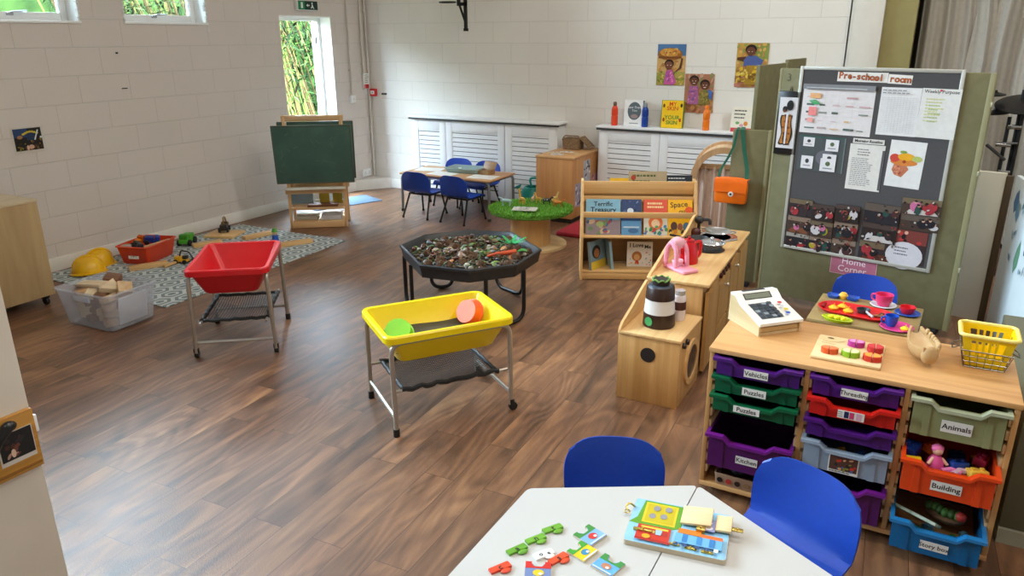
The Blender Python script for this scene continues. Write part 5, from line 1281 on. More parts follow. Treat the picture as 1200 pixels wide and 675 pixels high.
b = MB(); b.tube(fillet([(0, 0, 0), (0, 0, .10), (.07, 0, .11), (.075, 0, .075)], .03, 6), .011, 8); b.ell((0, 0, .10), (.03, .03, .028)); b.build('spout', mat('2a2422', .4), t)
b = MB(); b.ell((-.0, -.07, .03), (.035, .03, .03)); b.build('tap_knob', mat('4a1a18', .4), t)
t = thing('toy_mixer', 'pale pink toy food mixer on the near end of the play kitchen', 'toy mixer', onk(-.055, -hd+.22, 0), -35)
pk = mat('ef9db4', .4, var=.03)
b = MB(); b.box((.03, 0, .01), (.19, .11, .02), .009); b.build('base', pk, t)
for s in (-1, 1):
    b = MB(); b.tube(fillet([(-.055, s*.045, .015), (-.05, s*.042, .12), (-.015, s*.038, .165), (.03, s*.036, .12), (.035, s*.04, .02)], .04, 5), .013, 9); b.build('side_arm', pk, t)
b = MB(); b.lathe([(.0001, -.04), (.026, -.036), (.036, -.01), (.036, .012), (.026, .036), (.0001, .04)], (-.01, 0, .15), 20, M=Rx(90)); b.build('motor_head', mat('f2b0c2', .4), t)
b = MB(); b.lathe([(.0001, .02), (.028, .022), (.034, .05), (.030, .055), (.0001, .035)], (.0, 0, .0), 20); b.build('bowl', mat('f4b8c8', .35), t)
t = thing('toy_kettle', 'bright red toy kettle beside the pink mixer', 'toy kettle', onk(-.03, -hd+.37, 0), 60)
rk = mat('d0101e', .3)
b = MB(); b.lathe([(.0001, 0), (.058, 0), (.06, .01), (.05, .10), (.042, .125), (.0001, .13)], n=26); b.build('kettle_body', rk, t)
b = MB(); b.lathe([(.0001, .128), (.034, .128), (.03, .142), (.0001, .146)], n=20); b.ell((0, 0, .152), (.010, .010, .010)); b.build('lid', mat('b80c18', .3), t)
b = MB(); b.tube(fillet([(.046, 0, .115), (.10, 0, .12), (.095, 0, .03), (.056, 0, .02)], .03), .010, 8); b.build('handle', rk, t)
b = MB(); b.tube([(-.05, 0, .07), (-.085, 0, .11)], .014, 10, r1=.009); b.build('spout', rk, t)
# thermos flasks on the washing machine
t = thing('food_flask', 'large brown and white toy food flask on the washing machine top', 'flask', (-1.095, 3.615, WH+.0005), 0)
br_ = mat('35201a', .35); wh_ = mat('e2dedb', .35)
b = MB(); b.lathe([(.0001, 0), (.083, 0), (.085, .006), (.083, .075), (.0001, .075)], n=36); b.build('lower_band', br_, t)
b = MB(); b.lathe([(.0001, .075), (.081, .075), (.075, .150), (.0001, .150)], n=36); b.build('middle_band', wh_, t)
b = MB(); b.lathe([(.0001, .150), (.0765, .150), (.072, .212), (.068, .218), (.0001, .218)], n=36); b.build('upper_band', br_, t)
b = MB(); b.lathe([(.0001, .218), (.066, .218), (.06, .224), (.0001, .226)], n=36); b.build('rim', mat('38414e', .35), t)
b = MB(); b.lathe([(.0001, .225), (.043, .225), (.045, .248), (.038, .255), (.0001, .256)], n=28); b.build('lid', mat('241b18', .4), t)
b = MB(); b.tube([(.045*cos(k*PI/12), .045*sin(k*PI/12), .252+.006*sin(k*2)) for k in range(24)], .005, 6, closed=True); b.build('leaf_wreath', mat('6f9a4a', .6), t)
b = MB(); b.lathe([(.0001, 0), (.024, 0), (.024, .002), (.0001, .002)], (-.03, -.0805, .038), 20, M=Rz(-20) @ Rx(90)); b.build('green_badge', mat('3f9a5a', .4), t)
b = MB(); b.box((.055, .03, .226), (.022, .016, .01), .003); b.build('clasp', mat('b8a890', .3), t)
t = thing('toy_bottle', 'small pale bottle with brown band behind the large food flask', 'bottle', (-1.025, 3.74, WH+.0005), 0)
b = MB(); b.lathe([(.0001, 0), (.032, 0), (.034, .01), (.034, .13), (.028, .14), (.0001, .14)], n=22); b.build('bottle_body', mat('e6d9d9', .4), t)
b = MB(); b.lathe([(.0345, .06), (.0352, .06), (.0352, .105), (.0345, .105)], n=22); b.build('label_band', mat('4a2620', .5), t)
b = MB(); b.lathe([(.0001, .14), (.026, .14), (.027, .165), (.0001, .166)], n=20); b.build('cap', mat('d9dde0', .25, .6), t)
# ------------------------------------------------------------------ olive folding screens and the notice board
olive = mat('6b6746', .75, var=.06, scale=14, bump=.05, c2='767150')
olive_edge = mat('8a8560', .6, var=.05)
PD = Vector((.97456, -.22413, 0)); P0 = Vector((-.947, 5.496, 0))
MS = frame(P0, PD, (0, 0, 1))                                    # local x along the screen, y up, z towards the room
t = thing('display_screen', 'large olive green folding screen panel that carries the notice board', 'screen', P0, math.degrees(math.atan2(PD.y, PD.x)))
b = MB(); b.span((.03, 0, .04), (1.27, .035, 1.625), .004); b.build('panel', olive, t)
b = MB(); b.span((1.255, -.004, .04), (1.285, .04, 1.625), .003); b.span((.018, -.002, .04), (.034, .038, 1.625), .003); b.split('edge_strip', olive_edge, t)
for z in (.45, 1.05, 1.45):
    b = MB(); b.box((1.288, .01, z), (.012, .035, .03), .004); b.build('hinge', mat('b0ae92', .4, .4), t)
for x in (.1, 1.2):
    b = MB(); b.box((x, .02, .02), (.05, .12, .04), .005); b.build('foot', mat('15151a', .6), t)
b = MB(MS @ Tr(.086, 1.565, .0006)); b.text('3', 0, 0, .07, '57533a', .0); solo(b, 'panel_number', PR, 'embossed number 3, its shade drawn as dark tone, at the top left of the large olive screen', 'number')  # embossed digit, its relief shade put into flat dark colour
def leaf_panel(label, p, q, h, z0=.04):
    p, q = Vector((*p, 0)), Vector((*q, 0)); d = q-p; L_ = d.length
    t = thing('display_screen', label, 'screen', p, math.degrees(math.atan2(d.y, d.x)))
    b = MB(); b.span((0, 0, z0), (L_, .03, h), .004); b.build('panel', olive, t)
    b = MB(); b.span((L_-.02, -.004, z0), (L_+.004, .034, h+.002), .003); b.split('edge_strip', olive_edge, t)
    b = MB(); b.box((L_*.5, .015, .02), (L_*.6, .08, .04), .004); b.build('foot', mat('15151a', .6), t)
    return t
leaf_panel('lower olive screen panel with the orange bag hanging on it', (-1.245, 5.66), (-.975, 5.66), 1.185)
leaf_panel('taller olive screen panel behind the one with the bag', (-1.146, 5.92), (-1.056, 6.5), 1.625)
leaf_panel('narrow olive screen panel standing furthest back towards the wall', (-1.045, 6.52), (-.985, 7.0), 1.65)
# the board
t = thing('notice_board', 'grey felt notice board with silver frame hung on the olive screen', 'notice board', P0, math.degrees(math.atan2(PD.y, PD.x)))
Bx0, Bx1, Bz0, Bz1 = .182, 1.108, .425, 1.62
b = MB(); b.span((Bx0, -.012, Bz0), (Bx1, -.001, Bz1)); b.build('felt_panel', mat('4b494a', .9, scale=180, var=.12, bump=.1), t)
b = MB(); fwid = .022
b.span((Bx0-fwid, -.018, Bz0-fwid), (Bx0, -.001, Bz1+fwid), .003); b.span((Bx1, -.018, Bz0-fwid), (Bx1+fwid, -.001, Bz1+fwid), .003); b.span((Bx0, -.018, Bz1), (Bx1, -.001, Bz1+fwid), .003); b.span((Bx0, -.018, Bz0-fwid), (Bx1, -.001, Bz0), .003)
b.build('aluminium_frame', mat('b9b7ae', .45, .25, var=.04), t)
def sheet(name, x0, z0, x1, z1, label, fn, base='e4e2dd', cat='paper', lift=.0135, tilt=0.0):
    w, h = x1-x0, z1-z0
    M_ = MS @ Tr((x0+x1)/2, (z0+z1)/2, lift) @ Rz(tilt) @ Tr(-w/2, -h/2, 0)
    b = MB(M_); b.pen(base); b.span((0, 0, -.0012), (w, h, 0)); b.z = .0001; fn(b, w, h); return solo(b, name, PR, label, cat)
def f_title(b, w, h):
    for i, ch in enumerate('Pre-school'):
        b.text(ch, .022+i*.0275, h*.62-i*.001, .056, '2a1a14', .035); b.text(ch, .022+i*.0275, h*.62-i*.001, .056, 'c8622c', .006)
sheet('title_strip', .405, 1.553, .71, 1.612, 'white title strip with orange lettering Pre-school on the notice board', f_title, 'ece6e0', 'sign')
def f_room(b, w, h):
    for i, ch in enumerate('room'):
        b.text(ch, .022+i*.031, h*.5, .056, '2a1a14', .035); b.text(ch, .022+i*.031, h*.5, .056, 'c8622c', .006)
sheet('title_strip', .712, 1.548, .85, 1.603, 'white title strip with orange lettering room on the notice board', f_room, 'ece6e0', 'sign', tilt=-2)
def f_plan(b, w, h):
    cols = ['e0a878', '8a9a92', 'e0a0a0', 'd88aa0']
    for i in range(5):
        for j in range(5):
            x, y = .03+i*.085, h-.055-j*.05
            if R.random() < .75: b.rect(x, y, x+R.uniform(.03, .07), y+R.uniform(.006, .014), R.choice(['c8a0a4', '8a9088', 'd8b48a', '5a6a62', 'd8c0c4', 'b8a8a8']))
    b.rect(.05, h-.058, .12, h-.026, 'eab27a'); b.poly([(.045, h-.075), (.09, h-.068), (.125, h-.095), (.075, h-.098)], '46a868'); b.rect(.05, h-.17, .10, h-.115, 'ee8a8a'); b.rect(.05, h-.215, .085, h-.185, 'f0a8a0')
    for x in (.15, .24, .33): b.rect(x, .02, x+.001, h-.02, 'c8c4c2')
    for j in range(6): b.rect(.02, .025+j*.045, w-.01, .026+j*.045, 'cfcbc8')
    b.rect(0, h, w, h+.032, '85868a'); b.rect(.02, h+.006, w-.05, h+.012, 'b4b6ba')
sheet('weekly_planner', .198, 1.215, .652, 1.50, 'large weekly planner sheet with coloured notes, upper left of the notice board', f_plan, 'e2dcdc')
def f_list(b, w, h):
    for j in range(20): b.rect(.012, .02+j*.011, w-.012, .0208+j*.011, 'a2a0a4')
    for i in range(9): b.rect(.05+i*.018, .02, .0508+i*.018, .24, 'aeacb0')
    b.scribble(.012, .25, w-.02, h-.008, 2, '8f8d90')
sheet('register_sheet', .684, 1.237, .914, 1.528, 'ruled register sheet at the top centre of the notice board', f_list, 'e2e0e0')
def f_weekly(b, w, h):
    b.text('Weekly Purpose', w*.5, h-.018, .028, '26242a', .01); b.disc(w*.48, h-.010, .008, .006, 'c83a4a'); b.scribble(.03, h*.32, w*.7, h*.82, 8, 'd2d28a'); b.scribble(.05, h*.3, w*.6, h*.7, 5, 'b8c49a')
sheet('weekly_notice', .916, 1.238, 1.130, 1.530, 'white notice with black heading overlapping the right frame of the notice board', f_weekly, 'dedcd8', lift=.019, tilt=-.6)
def f_bag(b, w, h):
    b.rect(0, h-.008, w, h, '2f5a52'); b.rect(w-.008, 0, w, h, '6a7a78'); b.disc(w*.6, h*.40, w*.2, h*.22, '6a6a72', 20)
    for x, y, ww, hh, a in ((.03, .16, .075, .06, 2), (.18, .14, .085, .075, -4), (.03, .012, .08, .085, -3), (.17, .06, .09, .06, 12), (.16, .005, .10, .085, 2)):
        b.poly([(x, y), (x+ww, y), (x+ww, y+hh), (x, y+hh)], 'e2dfe2'); b.disc(x+ww*.5, y+hh*.6, ww*.16, hh*.18, R.choice(['3a3a40', 'b0503a', '5a6a4a'])); b.rect(x+ww*.2, y+hh*.2, x+ww*.8, y+hh*.28, '8f8d92')
sheet('picture_pouch', .206, .965, .513, 1.195, 'clear pouch of small white picture cards on the left of the notice board', f_bag, '4c5254', 'pouch')
def f_menu(b, w, h):
    b.scribble(.05, h-.075, w*.75, h-.025, 3, '6a6a6e', .7); b.scribble(.02, .025, w-.03, h-.085, 15, '8a888c', .85); b.rect(w-.014, .01, w, h-.03, '5a5c60')
sheet('menu_sheet', .543, .873, .758, 1.168, 'typed white sheet in the middle of the notice board', f_menu, 'e0dcd6')
def f_mt(b, w, h): b.text('Morning Routine', w*.5, h*.5, .025, '1c1c20', .03)
sheet('heading_strip', .556, 1.172, .748, 1.204, 'small white heading strip above the typed sheet', f_mt, 'd8d5d0', 'sign', lift=.0152)
def f_fruit(b, w, h):
    b.poly([(.03, h*.36), (.05, h*.26), (w*.45, h*.22), (w*.62, h*.40), (w*.5, h*.52), (.04, h*.5)], 'c87a5a'); b.disc(w*.45, h*.54, w*.38, h*.07, 'd8843a', 20); b.disc(w*.18, h*.62, w*.14, h*.09, 'd0483a'); b.disc(w*.5, h*.66, w*.24, h*.08, 'e8a824'); b.disc(w*.8, h*.64, w*.14, h*.06, 'b4c06a'); b.disc(w*.4, h*.76, w*.1, h*.03, '7fa04a'); b.disc(w*.46, h*.56, w*.05, h*.035, 'a8482a'); dots(b, w*.2, h*.26, w*.5, h*.44, 14, ['e09a7a', 'b05a40', 'd88a6a'], .005, .012)
sheet('fruit_picture', .783, .920, .990, 1.210, 'white picture of a fruit bowl on the right of the notice board', f_fruit, 'e4e2e0', 'picture', tilt=-1.5)
def snaps(b, w, h):
    """a sheet of busy activity snapshots"""
    nx, ny = max(1, round(w/.17)), max(1, round(h/.13))
    for i in range(nx):
        for j in range(ny):
            x0, y0, x1, y1 = w*i/nx, h*j/ny, w*(i+1)/nx, h*(j+1)/ny; pw, ph = x1-x0, y1-y0
            b.rect(x0, y0, x1, y1, R.choice(['2c2220', '24242a', '46362e', '332a2e']))
            b.rect(x0, y0+ph*R.uniform(.6, .78), x1, y1, R.choice(['8a7464', '5e524a', 'a09890', '4a3c38', '70604a']))
            if R.random() < .5: b.poly([(x0+pw*.1, y0+.002), (x1-pw*.05, y0+.004), (x1-pw*.2, y0+ph*.36), (x0+pw*.2, y0+ph*.3)], R.choice(['5e3222', 'c4bcb8', '7a4a30', '8a2f30']))
            for k in range(R.randint(3, 6)):
                cx, cy, s_ = R.uniform(x0+.02, x1-.02), R.uniform(y0+ph*.25, y0+ph*.6), R.uniform(.016, .034); s_ = min(s_, cx-x0, x1-cx)
                b.disc(cx, cy, s_, s_*R.uniform(.9, 1.3) if cy+s_*1.3 < y1 and cy-s_*1.3 > y0 else s_*.6, R.choice(['1e1e26', '2c3038', 'a03038', '302428', 'c8c2c4', 'c46a94', '2a4a44', 'a89a2a', '4a2a2c', '1a1a1e']), 9, R.uniform(0, 90))
                if cy+s_ < y1-.008: b.disc(cx+R.uniform(-.006, .006), cy+s_*.8, .009, .010, R.choice(['b08068', '7a4e38', 'c49c84', '4e3226']), 9); b.disc(cx, cy+s_*.8+.007, .010, .006, '17110f', 9)
            dots(b, x0+.008, y0+.006, x1-.008, y1-.006, 12, ['c0bab6', '16141a', '8f3a34', '5c2228', '2e2e38', '7a6656', '2a2226'], .003, .011)
sheet('photo_sheet', .193, .400, .352, .762, 'sheet of activity photos at the lower left of the notice board', snaps, '2a2428', 'photo sheet', .0135, -.6)
sheet('photo_sheet', .356, .405, .505, .745, 'second photo sheet from the left along the foot of the notice board', snaps, '3a2a24', 'photo sheet', .0139)
sheet('photo_sheet', .510, .412, .665, .765, 'sheet of photos with lots of dark clothing, third from the left along the board foot', snaps, '2a2a2e', 'photo sheet', .0135)
sheet('photo_sheet', .690, .420, .905, .80, 'sheet of photos with a lilac top, right of the gap in the photo row', snaps, '30282c', 'photo sheet', .0139, -1)
sheet('photo_sheet', .91, .660, 1.135, .865, 'photo of children around a white table overlapping the right frame', snaps, '3a3432', 'photo sheet', .0195, 1)
def bigwhite(b, w, h):
    b.rect(0, 0, w, h, '3a2a2a'); b.rect(0, h*.6, w, h, '7a3a34'); b.disc(w*.5, h*.22, w*.46, h*.42, 'd0ccd2', 22); b.scribble(w*.25, h*.2, w*.7, h*.5, 3, '6a6a72'); dots(b, 0.01, h*.6, w-.01, h-.01, 10, ['b83a3a', '1c1a1e', 'd8a890'], .008, .02)
sheet('photo_sheet', .845, .440, 1.085, .655, 'photo of a big white paper sheet, lower right of the notice board', bigwhite, '3a2a2a', 'photo sheet', .0145, -.5)
def f_home(b, w, h):
    b.rect(.004, .004, w-.004, h-.004, 'b0687e'); b.text('Home', w*.5, h*.70, .062, 'e6dce0', .0); b.text('Corner', w*.48, h*.30, .062, 'e6dce0', .0)
sheet('home_corner_sign', .516, .285, .816, .420, 'pink Home Corner sign on the olive screen above the blue chair', f_home, 'd0a4b0', 'sign', .002, .5)
# black framed picture
t = thing('framed_picture', 'black framed picture of two golden figures left of the notice board', 'picture', P0, math.degrees(math.atan2(PD.y, PD.x)))
b = MB(); b.span((.034, -.018, 1.055), (.184, -.001, 1.478), .004); b.build('frame', mat('161618', .35), t)
b = MB(frame((.047, -.0185, 1.098), (1, 0, 0), (0, 0, 1))); b.rect(0, 0, .124, .34, 'd9d6d8')
for cx, s in ((.045, 1), (.076, -1)):
    pts = [(cx-.022, .02), (cx+.02, .025)]+[(cx+.024*(1+.35*sin(k*.9+s)), .03+k*.024) for k in range(9)]+[(cx-.024*(1+.35*sin(k*.9+s+1)), .03+k*.024) for k in range(8, -1, -1)]
    b.poly(pts, '1a1614'); b.poly([(cx+(x-cx)*.66, .03+(y-.02)*.92) for x, y in pts], 'b0702c')
    for k in range(5): b.disc(cx+.008*sin(k*2+s), .06+k*.04, .010, .008, '7a4418', 10)
b.disc(.042, .262, .017, .020, '17130f'); b.disc(.076, .288, .024, .034, '141110'); b.disc(.040, .25, .010, .010, '6a3a1a'); b.line((.062, .03), (.062, .24), .012, 'e0dadc')
b.build('artwork', PR, t)
b = MB(); b.tube([(.10, -.004, 1.478), (.109, -.004, 1.51), (.118, -.004, 1.478)], .002, 5); b.build('hanging_cord', mat('1a1a1a', .7), t)
# orange bag
t = thing('shoulder_bag', 'bright orange shoulder bag hanging by a green strap on the olive screen', 'bag', (-1.21, 5.655, .74), 0)
orm = mat('f0720e', .4, var=.05)
b = MB(); b.grid(lambda u, v: (0, 0, 0), 1, 1) if False else b.box((0, -.05, -.005), (.235, .075, .175), .022); b.build('bag_body', orm, t)
b = MB(); b.sheet(lambda u, v: ((u-.5)*.245*(1-.05*v), -.012-.082*min(1, v*1.9)-.006*max(0, v-.5), .088+.006*sin(PI*u)-(0 if v < .5 else (v-.5)*.19)), 14, 10, .006); b.build('flap', mat('ee6a0a', .4, var=.05), t)
b = MB(); b.box((.0, -.094, .052), (.19, .004, .010)); b.build('zip_trim', mat('2a3a34', .6), t)
b = MB(); b.lathe([(.0001, 0), (.019, 0), (.019, .003), (.0001, .004)], (.01, -.101, -.015), 18, M=Rx(90)); b.build('badge', mat('e8e4dc', .4), t)
b = MB(); b.box((.01, -.107, -.015), (.014, .003, .014), 0, Ry(45)); b.build('badge_diamond', mat('1c1a1c', .4), t)
gs = mat('0f5a42', .6, scale=60, bump=.2)
def strap(b, pts, w):
    vs = []; fs = []
    for i, p in enumerate(pts): vs += [(p[0]-w/2, p[1], p[2]), (p[0]+w/2, p[1], p[2]), (p[0]+w/2, p[1]+.004, p[2]), (p[0]-w/2, p[1]+.004, p[2])]
    for i in range(len(pts)-1):
        for k in range(4): fs.append((i*4+k, i*4+(k+1) % 4, i*4+4+(k+1) % 4, i*4+4+k))
    b.add(vs, fs)
b = MB(); strap(b, [(.105, -.045, .07), (.095, -.02, .16), (.06, -.012, .30), (.035, -.010, .445), (.033, .015, .462), (.033, .045, .44)], .028); strap(b, [(-.105, -.045, .07), (-.10, -.02, .14), (-.05, -.012, .24), (-.018, -.010, .32), (-.0, -.008, .445), (.0, .02, .458), (.0, .045, .44)], .018); b.build('strap', gs, t)
b = MB()
for s in (-1, 1): b.tube([(s*.108+.012*cos(k*PI/5), -.045, .075+.012*sin(k*PI/5)) for k in range(10)], .003, 5, closed=True)
b.split('buckle_ring', mat('c0c0bc', .3, 1.0), t)

# ------------------------------------------------------------------ home corner table and tea set
ZH = .46
t = thing('tea_table', 'small square tan table laid with a toy tea set in the home corner', 'table', (-.135, 4.09, 0), -3)
tw = wood('8d7547', 'a98f5e', 'x', fine=10)
b = MB(); b.box((0, 0, ZH-.010), (.505, .455, .02), .004); b.build('tabletop', tw, t)
b = MB(); b.box((0, -.19, ZH-.045), (.42, .016, .05)); b.box((0, .19, ZH-.045), (.42, .016, .05)); b.box((-.21, 0, ZH-.045), (.016, .38, .05)); b.box((.21, 0, ZH-.045), (.016, .38, .05)); b.split('apron', tw, t)
for sx in (-1, 1):
    for sy in (-1, 1):
        b = MB(); b.box((sx*.22, sy*.195, (ZH-.02)/2), (.035, .035, ZH-.02), .004); b.build('leg', wood('8d7547', 'a98f5e', 'z', fine=10), t)
ZH += .0004
def plate(x, y, c, label, r=.058, name='toy_saucer', z=ZH):
    b = MB(); b.lathe([(.0001, 0), (r*.62, 0), (r*.95, .007), (r, .009), (r*.97, .012), (r*.6, .004), (.0001, .004)], n=28); return solo(b, name, mat(c, .3, var=.03), label, 'saucer', None, (x, y, z))
def cup(x, y, z, c, label, r=.032, h=.045, rz=0, inner=None):
    t = thing('toy_cup', label, 'cup', (x, y, z), rz); m = mat(c, .3, var=.03)
    b = MB(); b.lathe([(.0001, 0), (r*.62, 0), (r*.9, h*.4), (r, h), (r*.93, h), (r*.82, h*.4), (.0001, h*.1)], n=26); b.build('cup_body', m, t)
    b = MB(); b.tube(fillet([(r*.92, 0, h*.85), (r*1.5, 0, h*.8), (r*1.4, 0, h*.3), (r*.8, 0, h*.25)], .012), .0045, 7); b.build('handle', m, t)
plate(-.064, 4.25, 'd8e2ea', 'pale saucer under the pink toy cup', .066); cup(-.064, 4.25, ZH+.0045, 'e2386e', 'hot pink toy cup on the pale saucer', .045, .062, 160)
plate(.055, 4.17, '1f4fb0', 'blue saucer under the small red cup', .062); cup(.052, 4.175, ZH+.0045, 'd81e2c', 'small red toy cup on the blue saucer', .038, .036, 60)
plate(.015, 3.93, 'd83a8a', 'pink plate under the blue toy cup', .078); cup(-.012, 3.94, ZH+.0045, '1d4fb8', 'blue toy cup on the pink plate', .032, .055, 200)
def star(x, y, z, label, c='f2c812', r=.022):
    b = MB(); b.lathe([(.0001, 0), (r*.8, 0), (r, r*.4), (r*.5, r*.8), (.0001, r)], n=10); 
    b.tube([(r*.0, 0, r*.9), (.004, 0, r*1.3)], .003, 5); solo(b, 'toy_fruit', mat(c, .4), label, 'toy food', None, (x, y, z))
star(.052, 3.905, ZH+.0045, 'yellow toy fruit beside the blue cup on the pink plate')
b = MB(); b.lathe([(.0001, 0), (.05, 0), (.062, .016), (.058, .018), (.045, .006), (.0001, .005)], n=18, sx=1.25, sy=.7); solo(b, 'toy_leaf_plate', mat('b8cc14', .4), 'lime yellow leaf shaped plate in front of the red tray', 'plate', None, (-.255, 3.90, ZH), -12)
for k in range(3):
    b = MB(); b.ell((0, 0, .010), (.018, .013, .010)); solo(b, 'toy_lemon', mat('e6d818', .4), ['left lemon slice on the lime leaf plate', 'middle lemon slice on the lime leaf plate', 'right lemon slice on the lime leaf plate'][k], 'toy food', None, (-.285+.03*k, 3.91-.006*k, ZH+.006), 30*k)
for x, y, lab in ((-.315, 4.275, 'left blue square dish at the back of the tea table'), (-.215, 4.275, 'right blue square dish at the back of the tea table')):
    b = MB(); b.tub((.062, .055), (.05, .045), .018, .003, 0, .01); solo(b, 'toy_dish', mat('1f55bc', .35), lab, 'dish', None, (x, y, ZH), -6)
b = MB(); b.lathe([(.0001, 0), (.02, 0), (.024, .02), (.014, .034), (.0001, .036)], n=18); solo(b, 'toy_egg_cup', mat('f0b83a', .4), 'yellow toy egg cup between the two blue dishes', 'egg cup', None, (-.265, 4.278, ZH))
t = thing('serving_tray', 'red oval toy serving tray on the tan tea table', 'tray', (-.185, 4.06, ZH), -7)
def stadium(L_, W_, n=10): return [(L_/2-W_/2+W_/2*cos(rad(a)), W_/2*sin(rad(a))) for a in range(-90, 91, 18)]+[(-L_/2+W_/2+W_/2*cos(rad(a)), W_/2*sin(rad(a))) for a in range(90, 271, 18)]
def ringed(b, specs):
    n = len(specs[0][0]); vs = [(x, y, z) for pl, z in specs for x, y in pl]; fs = [(i*n+k, i*n+(k+1) % n, i*n+n+(k+1) % n, i*n+n+k) for i in range(len(specs)-1) for k in range(n)]
    fs += [tuple(range(n-1, -1, -1)), tuple((len(specs)-1)*n+k for k in range(n))]; b.add(vs, fs)
b = MB(); ringed(b, [(stadium(.33, .16), 0), (stadium(.365, .195), .016), (stadium(.372, .20), .018), (stadium(.355, .185), .020), (stadium(.32, .15), .005)]); b.build('tray_body', mat('d0141c', .32, var=.03), t)
for s in (-1, 1):
    b = MB(); b.box((s*.158, 0, .0165), (.018, .06, .006), .003); b.build('handle_slot', mat('8f0d12', .4), t)
MT = Tr(-.185, 4.06, ZH+.0055) @ Rz(-7)
for x, y, lab in ((-.105, -.015, 'left yellow toy pear on the red tray'), (-.07, .03, 'back yellow toy pear on the red tray'), (-.03, -.025, 'largest yellow toy lemon on the red tray')):
    p = MT @ Vector((x, y, 0)); star(p.x, p.y, p.z, lab, 'f0b416', .026)
t = thing('toy_pan', 'dark grey toy pan with pale handle on the red tray', 'toy pan', MT @ Vector((.035, .02, 0)), -60)
b = MB(); b.lathe([(.0001, 0), (.028, 0), (.034, .02), (.031, .02), (.026, .004), (.0001, .004)], n=20); b.build('pan_body', mat('34373c', .4), t)
b = MB(); b.tube([(.03, 0, .016), (.10, 0, .012)], .006, 8); b.build('handle', mat('b8babc', .4), t)
for k in range(3):
    b = MB(); b.box((0, 0, .005), (.05, .012, .008), .003); b.box((.03, 0, .005), (.02, .02, .006), .003); p = MT @ Vector((.09+.012*k, -.02+.016*k, .0)); solo(b, 'toy_cutlery', mat(['8a5a34', 'a3763f', '5a3a28'][k], .5), ['brown toy spoon nearest the edge of the red tray', 'tan toy spoon between the others on the red tray', 'dark toy spoon furthest back on the red tray'][k], 'spoon', None, p, 20+25*k)
# ------------------------------------------------------------------ tray storage unit
UX0, UX1, UY0, UY1, UH = -.625, .420, 2.78, 3.25, .665
ubx = wood('c08a52', 'd9aa70', 'x', fine=30); ubz = wood('b98249', 'd2a267', 'z', fine=30)
t = thing('tray_storage_unit', 'beech three column storage unit full of coloured pull out trays', 'storage unit', ((UX0+UX1)/2, UY0, 0), 0)
cx = (UX0+UX1)/2; hw = (UX1-UX0)/2
b = MB(); b.span((-hw-.004, -.004, UH-.02), (hw+.004, .474, UH), .003); b.build('worktop', ubx, t)
b = MB(); b.span((-hw, 0, .035), (hw, .47, .055), .002); b.build('base_panel', ubx, t)
b = MB(); b.span((-hw+.02, .455, .055), (hw-.02, .468, UH-.02)); b.build('back_panel', ubx, t)
dv = [UX0+.009, -.256, .082, UX1-.009]
for i, x in enumerate(dv):
    b = MB(); b.span((x-cx-.009, .002, .055), (x-cx+.009, .468, UH-.02), .0015); b.build('upright', ubz, t)
    b = MB()
    for s in (-1, 1):
        if (i == 0 and s < 0) or (i == 3 and s > 0): continue
        z = .10
        while z < UH-.06:
            b.span((x-cx+s*.009, .006, z), (x-cx+s*.019, .45, z+.034), .001); z += .0525
    b.build('runner_strip', wood('c49a68', 'dcb88a', 'y'), t)
b = MB()
for sx in (-1, 1):
    for y in (.06, .41): b.lathe([(.0001, -.0125), (.017, -.0125), (.0175, .0125), (.0001, .0125)], (sx*(hw-.05), y, .0175), 14, M=Rx(90))
b.split('castor', castor_m, t)
def gratnell(col, ztop, h, m, label, text=None, out=0.0, lip_m=None, fn=None, tsize=.026, card=(.09, .032), depth=.40, cx_off=0.0):
    x0, x1 = dv[col]+.012, dv[col+1]-.012; w = x1-x0; xc = (x0+x1)/2
    t = thing('storage_tray', label, 'tray', (xc, UY0-out, ztop-h), 0)
    lm = lip_m or m; b = MB(); i = .012; dip = .024; k = w/2
    prof = [(-k+i, 0), (k-i, 0), (k-i, h-.004), (k*.56, h-.004), (k*.40, h-dip), (-k*.40, h-dip), (-k*.56, h-.004), (-k+i, h-.004)]
    b.prism(prof, -.006, 0, frame((0, 0, 0), (1, 0, 0), (0, 0, 1)))
    b.span((-k+i, .002, 0), (-k+i+.003, depth, h-.003)); b.span((k-i-.003, .002, 0), (k-i, depth, h-.003)); b.span((-k+i, depth-.003, 0), (k-i, depth, h-.003)); b.span((-k+i, .002, 0), (k-i, depth, .003))
    for s in (-1, 1): b.prism([(s*k*.62-.012, .0), (s*k*.62+.012, 0), (s*k*.62+.009, h-.006), (s*k*.62-.009, h-.006)], 0, .004, frame((0, 0, 0), (1, 0, 0), (0, 0, 1)))
    b.build('tray_body', m, t)
    b = MB(); path = [(-k, h), (-k*.58, h), (-k*.42, h-dip), (k*.42, h-dip), (k*.58, h), (k, h)]
    b.prism([(x, z-.012) for x, z in path]+[(x, z) for x, z in reversed(path)], -.002, .022, frame((0, 0, 0), (1, 0, 0), (0, 0, 1)))
    b.span((-k, 0, h-.006), (-k+i+.002, depth, h)); b.span((k-i-.002, 0, h-.006), (k, depth, h)); b.build('rim', lm, t)
    if text or fn:
        cz = (h-dip-.014)/2
        b = MB(frame((cx_off-card[0]/2, -.0045 if h > .1 else -.0235, cz-card[1]/2 if h > .1 else h-dip-.008-card[1]*.75), (1, 0, 0), (0, 0, 1)))
        b.pen('e8e6df'); b.span((0, 0, -.001), (card[0], card[1], 0)); b.z = .0002
        if fn: fn(b, *card)
        if text: b.text(text, card[0]/2, card[1]*.48, tsize, '1a1a1c', .012)
        b.build('label_card', PR, t)
    return t
pur = mat('4a1670', .35, var=.04); grn = mat('0a5c38', .35, var=.04); rdt = mat('cc2015', .35, var=.04); ort = mat('dd4413', .35, var=.04)
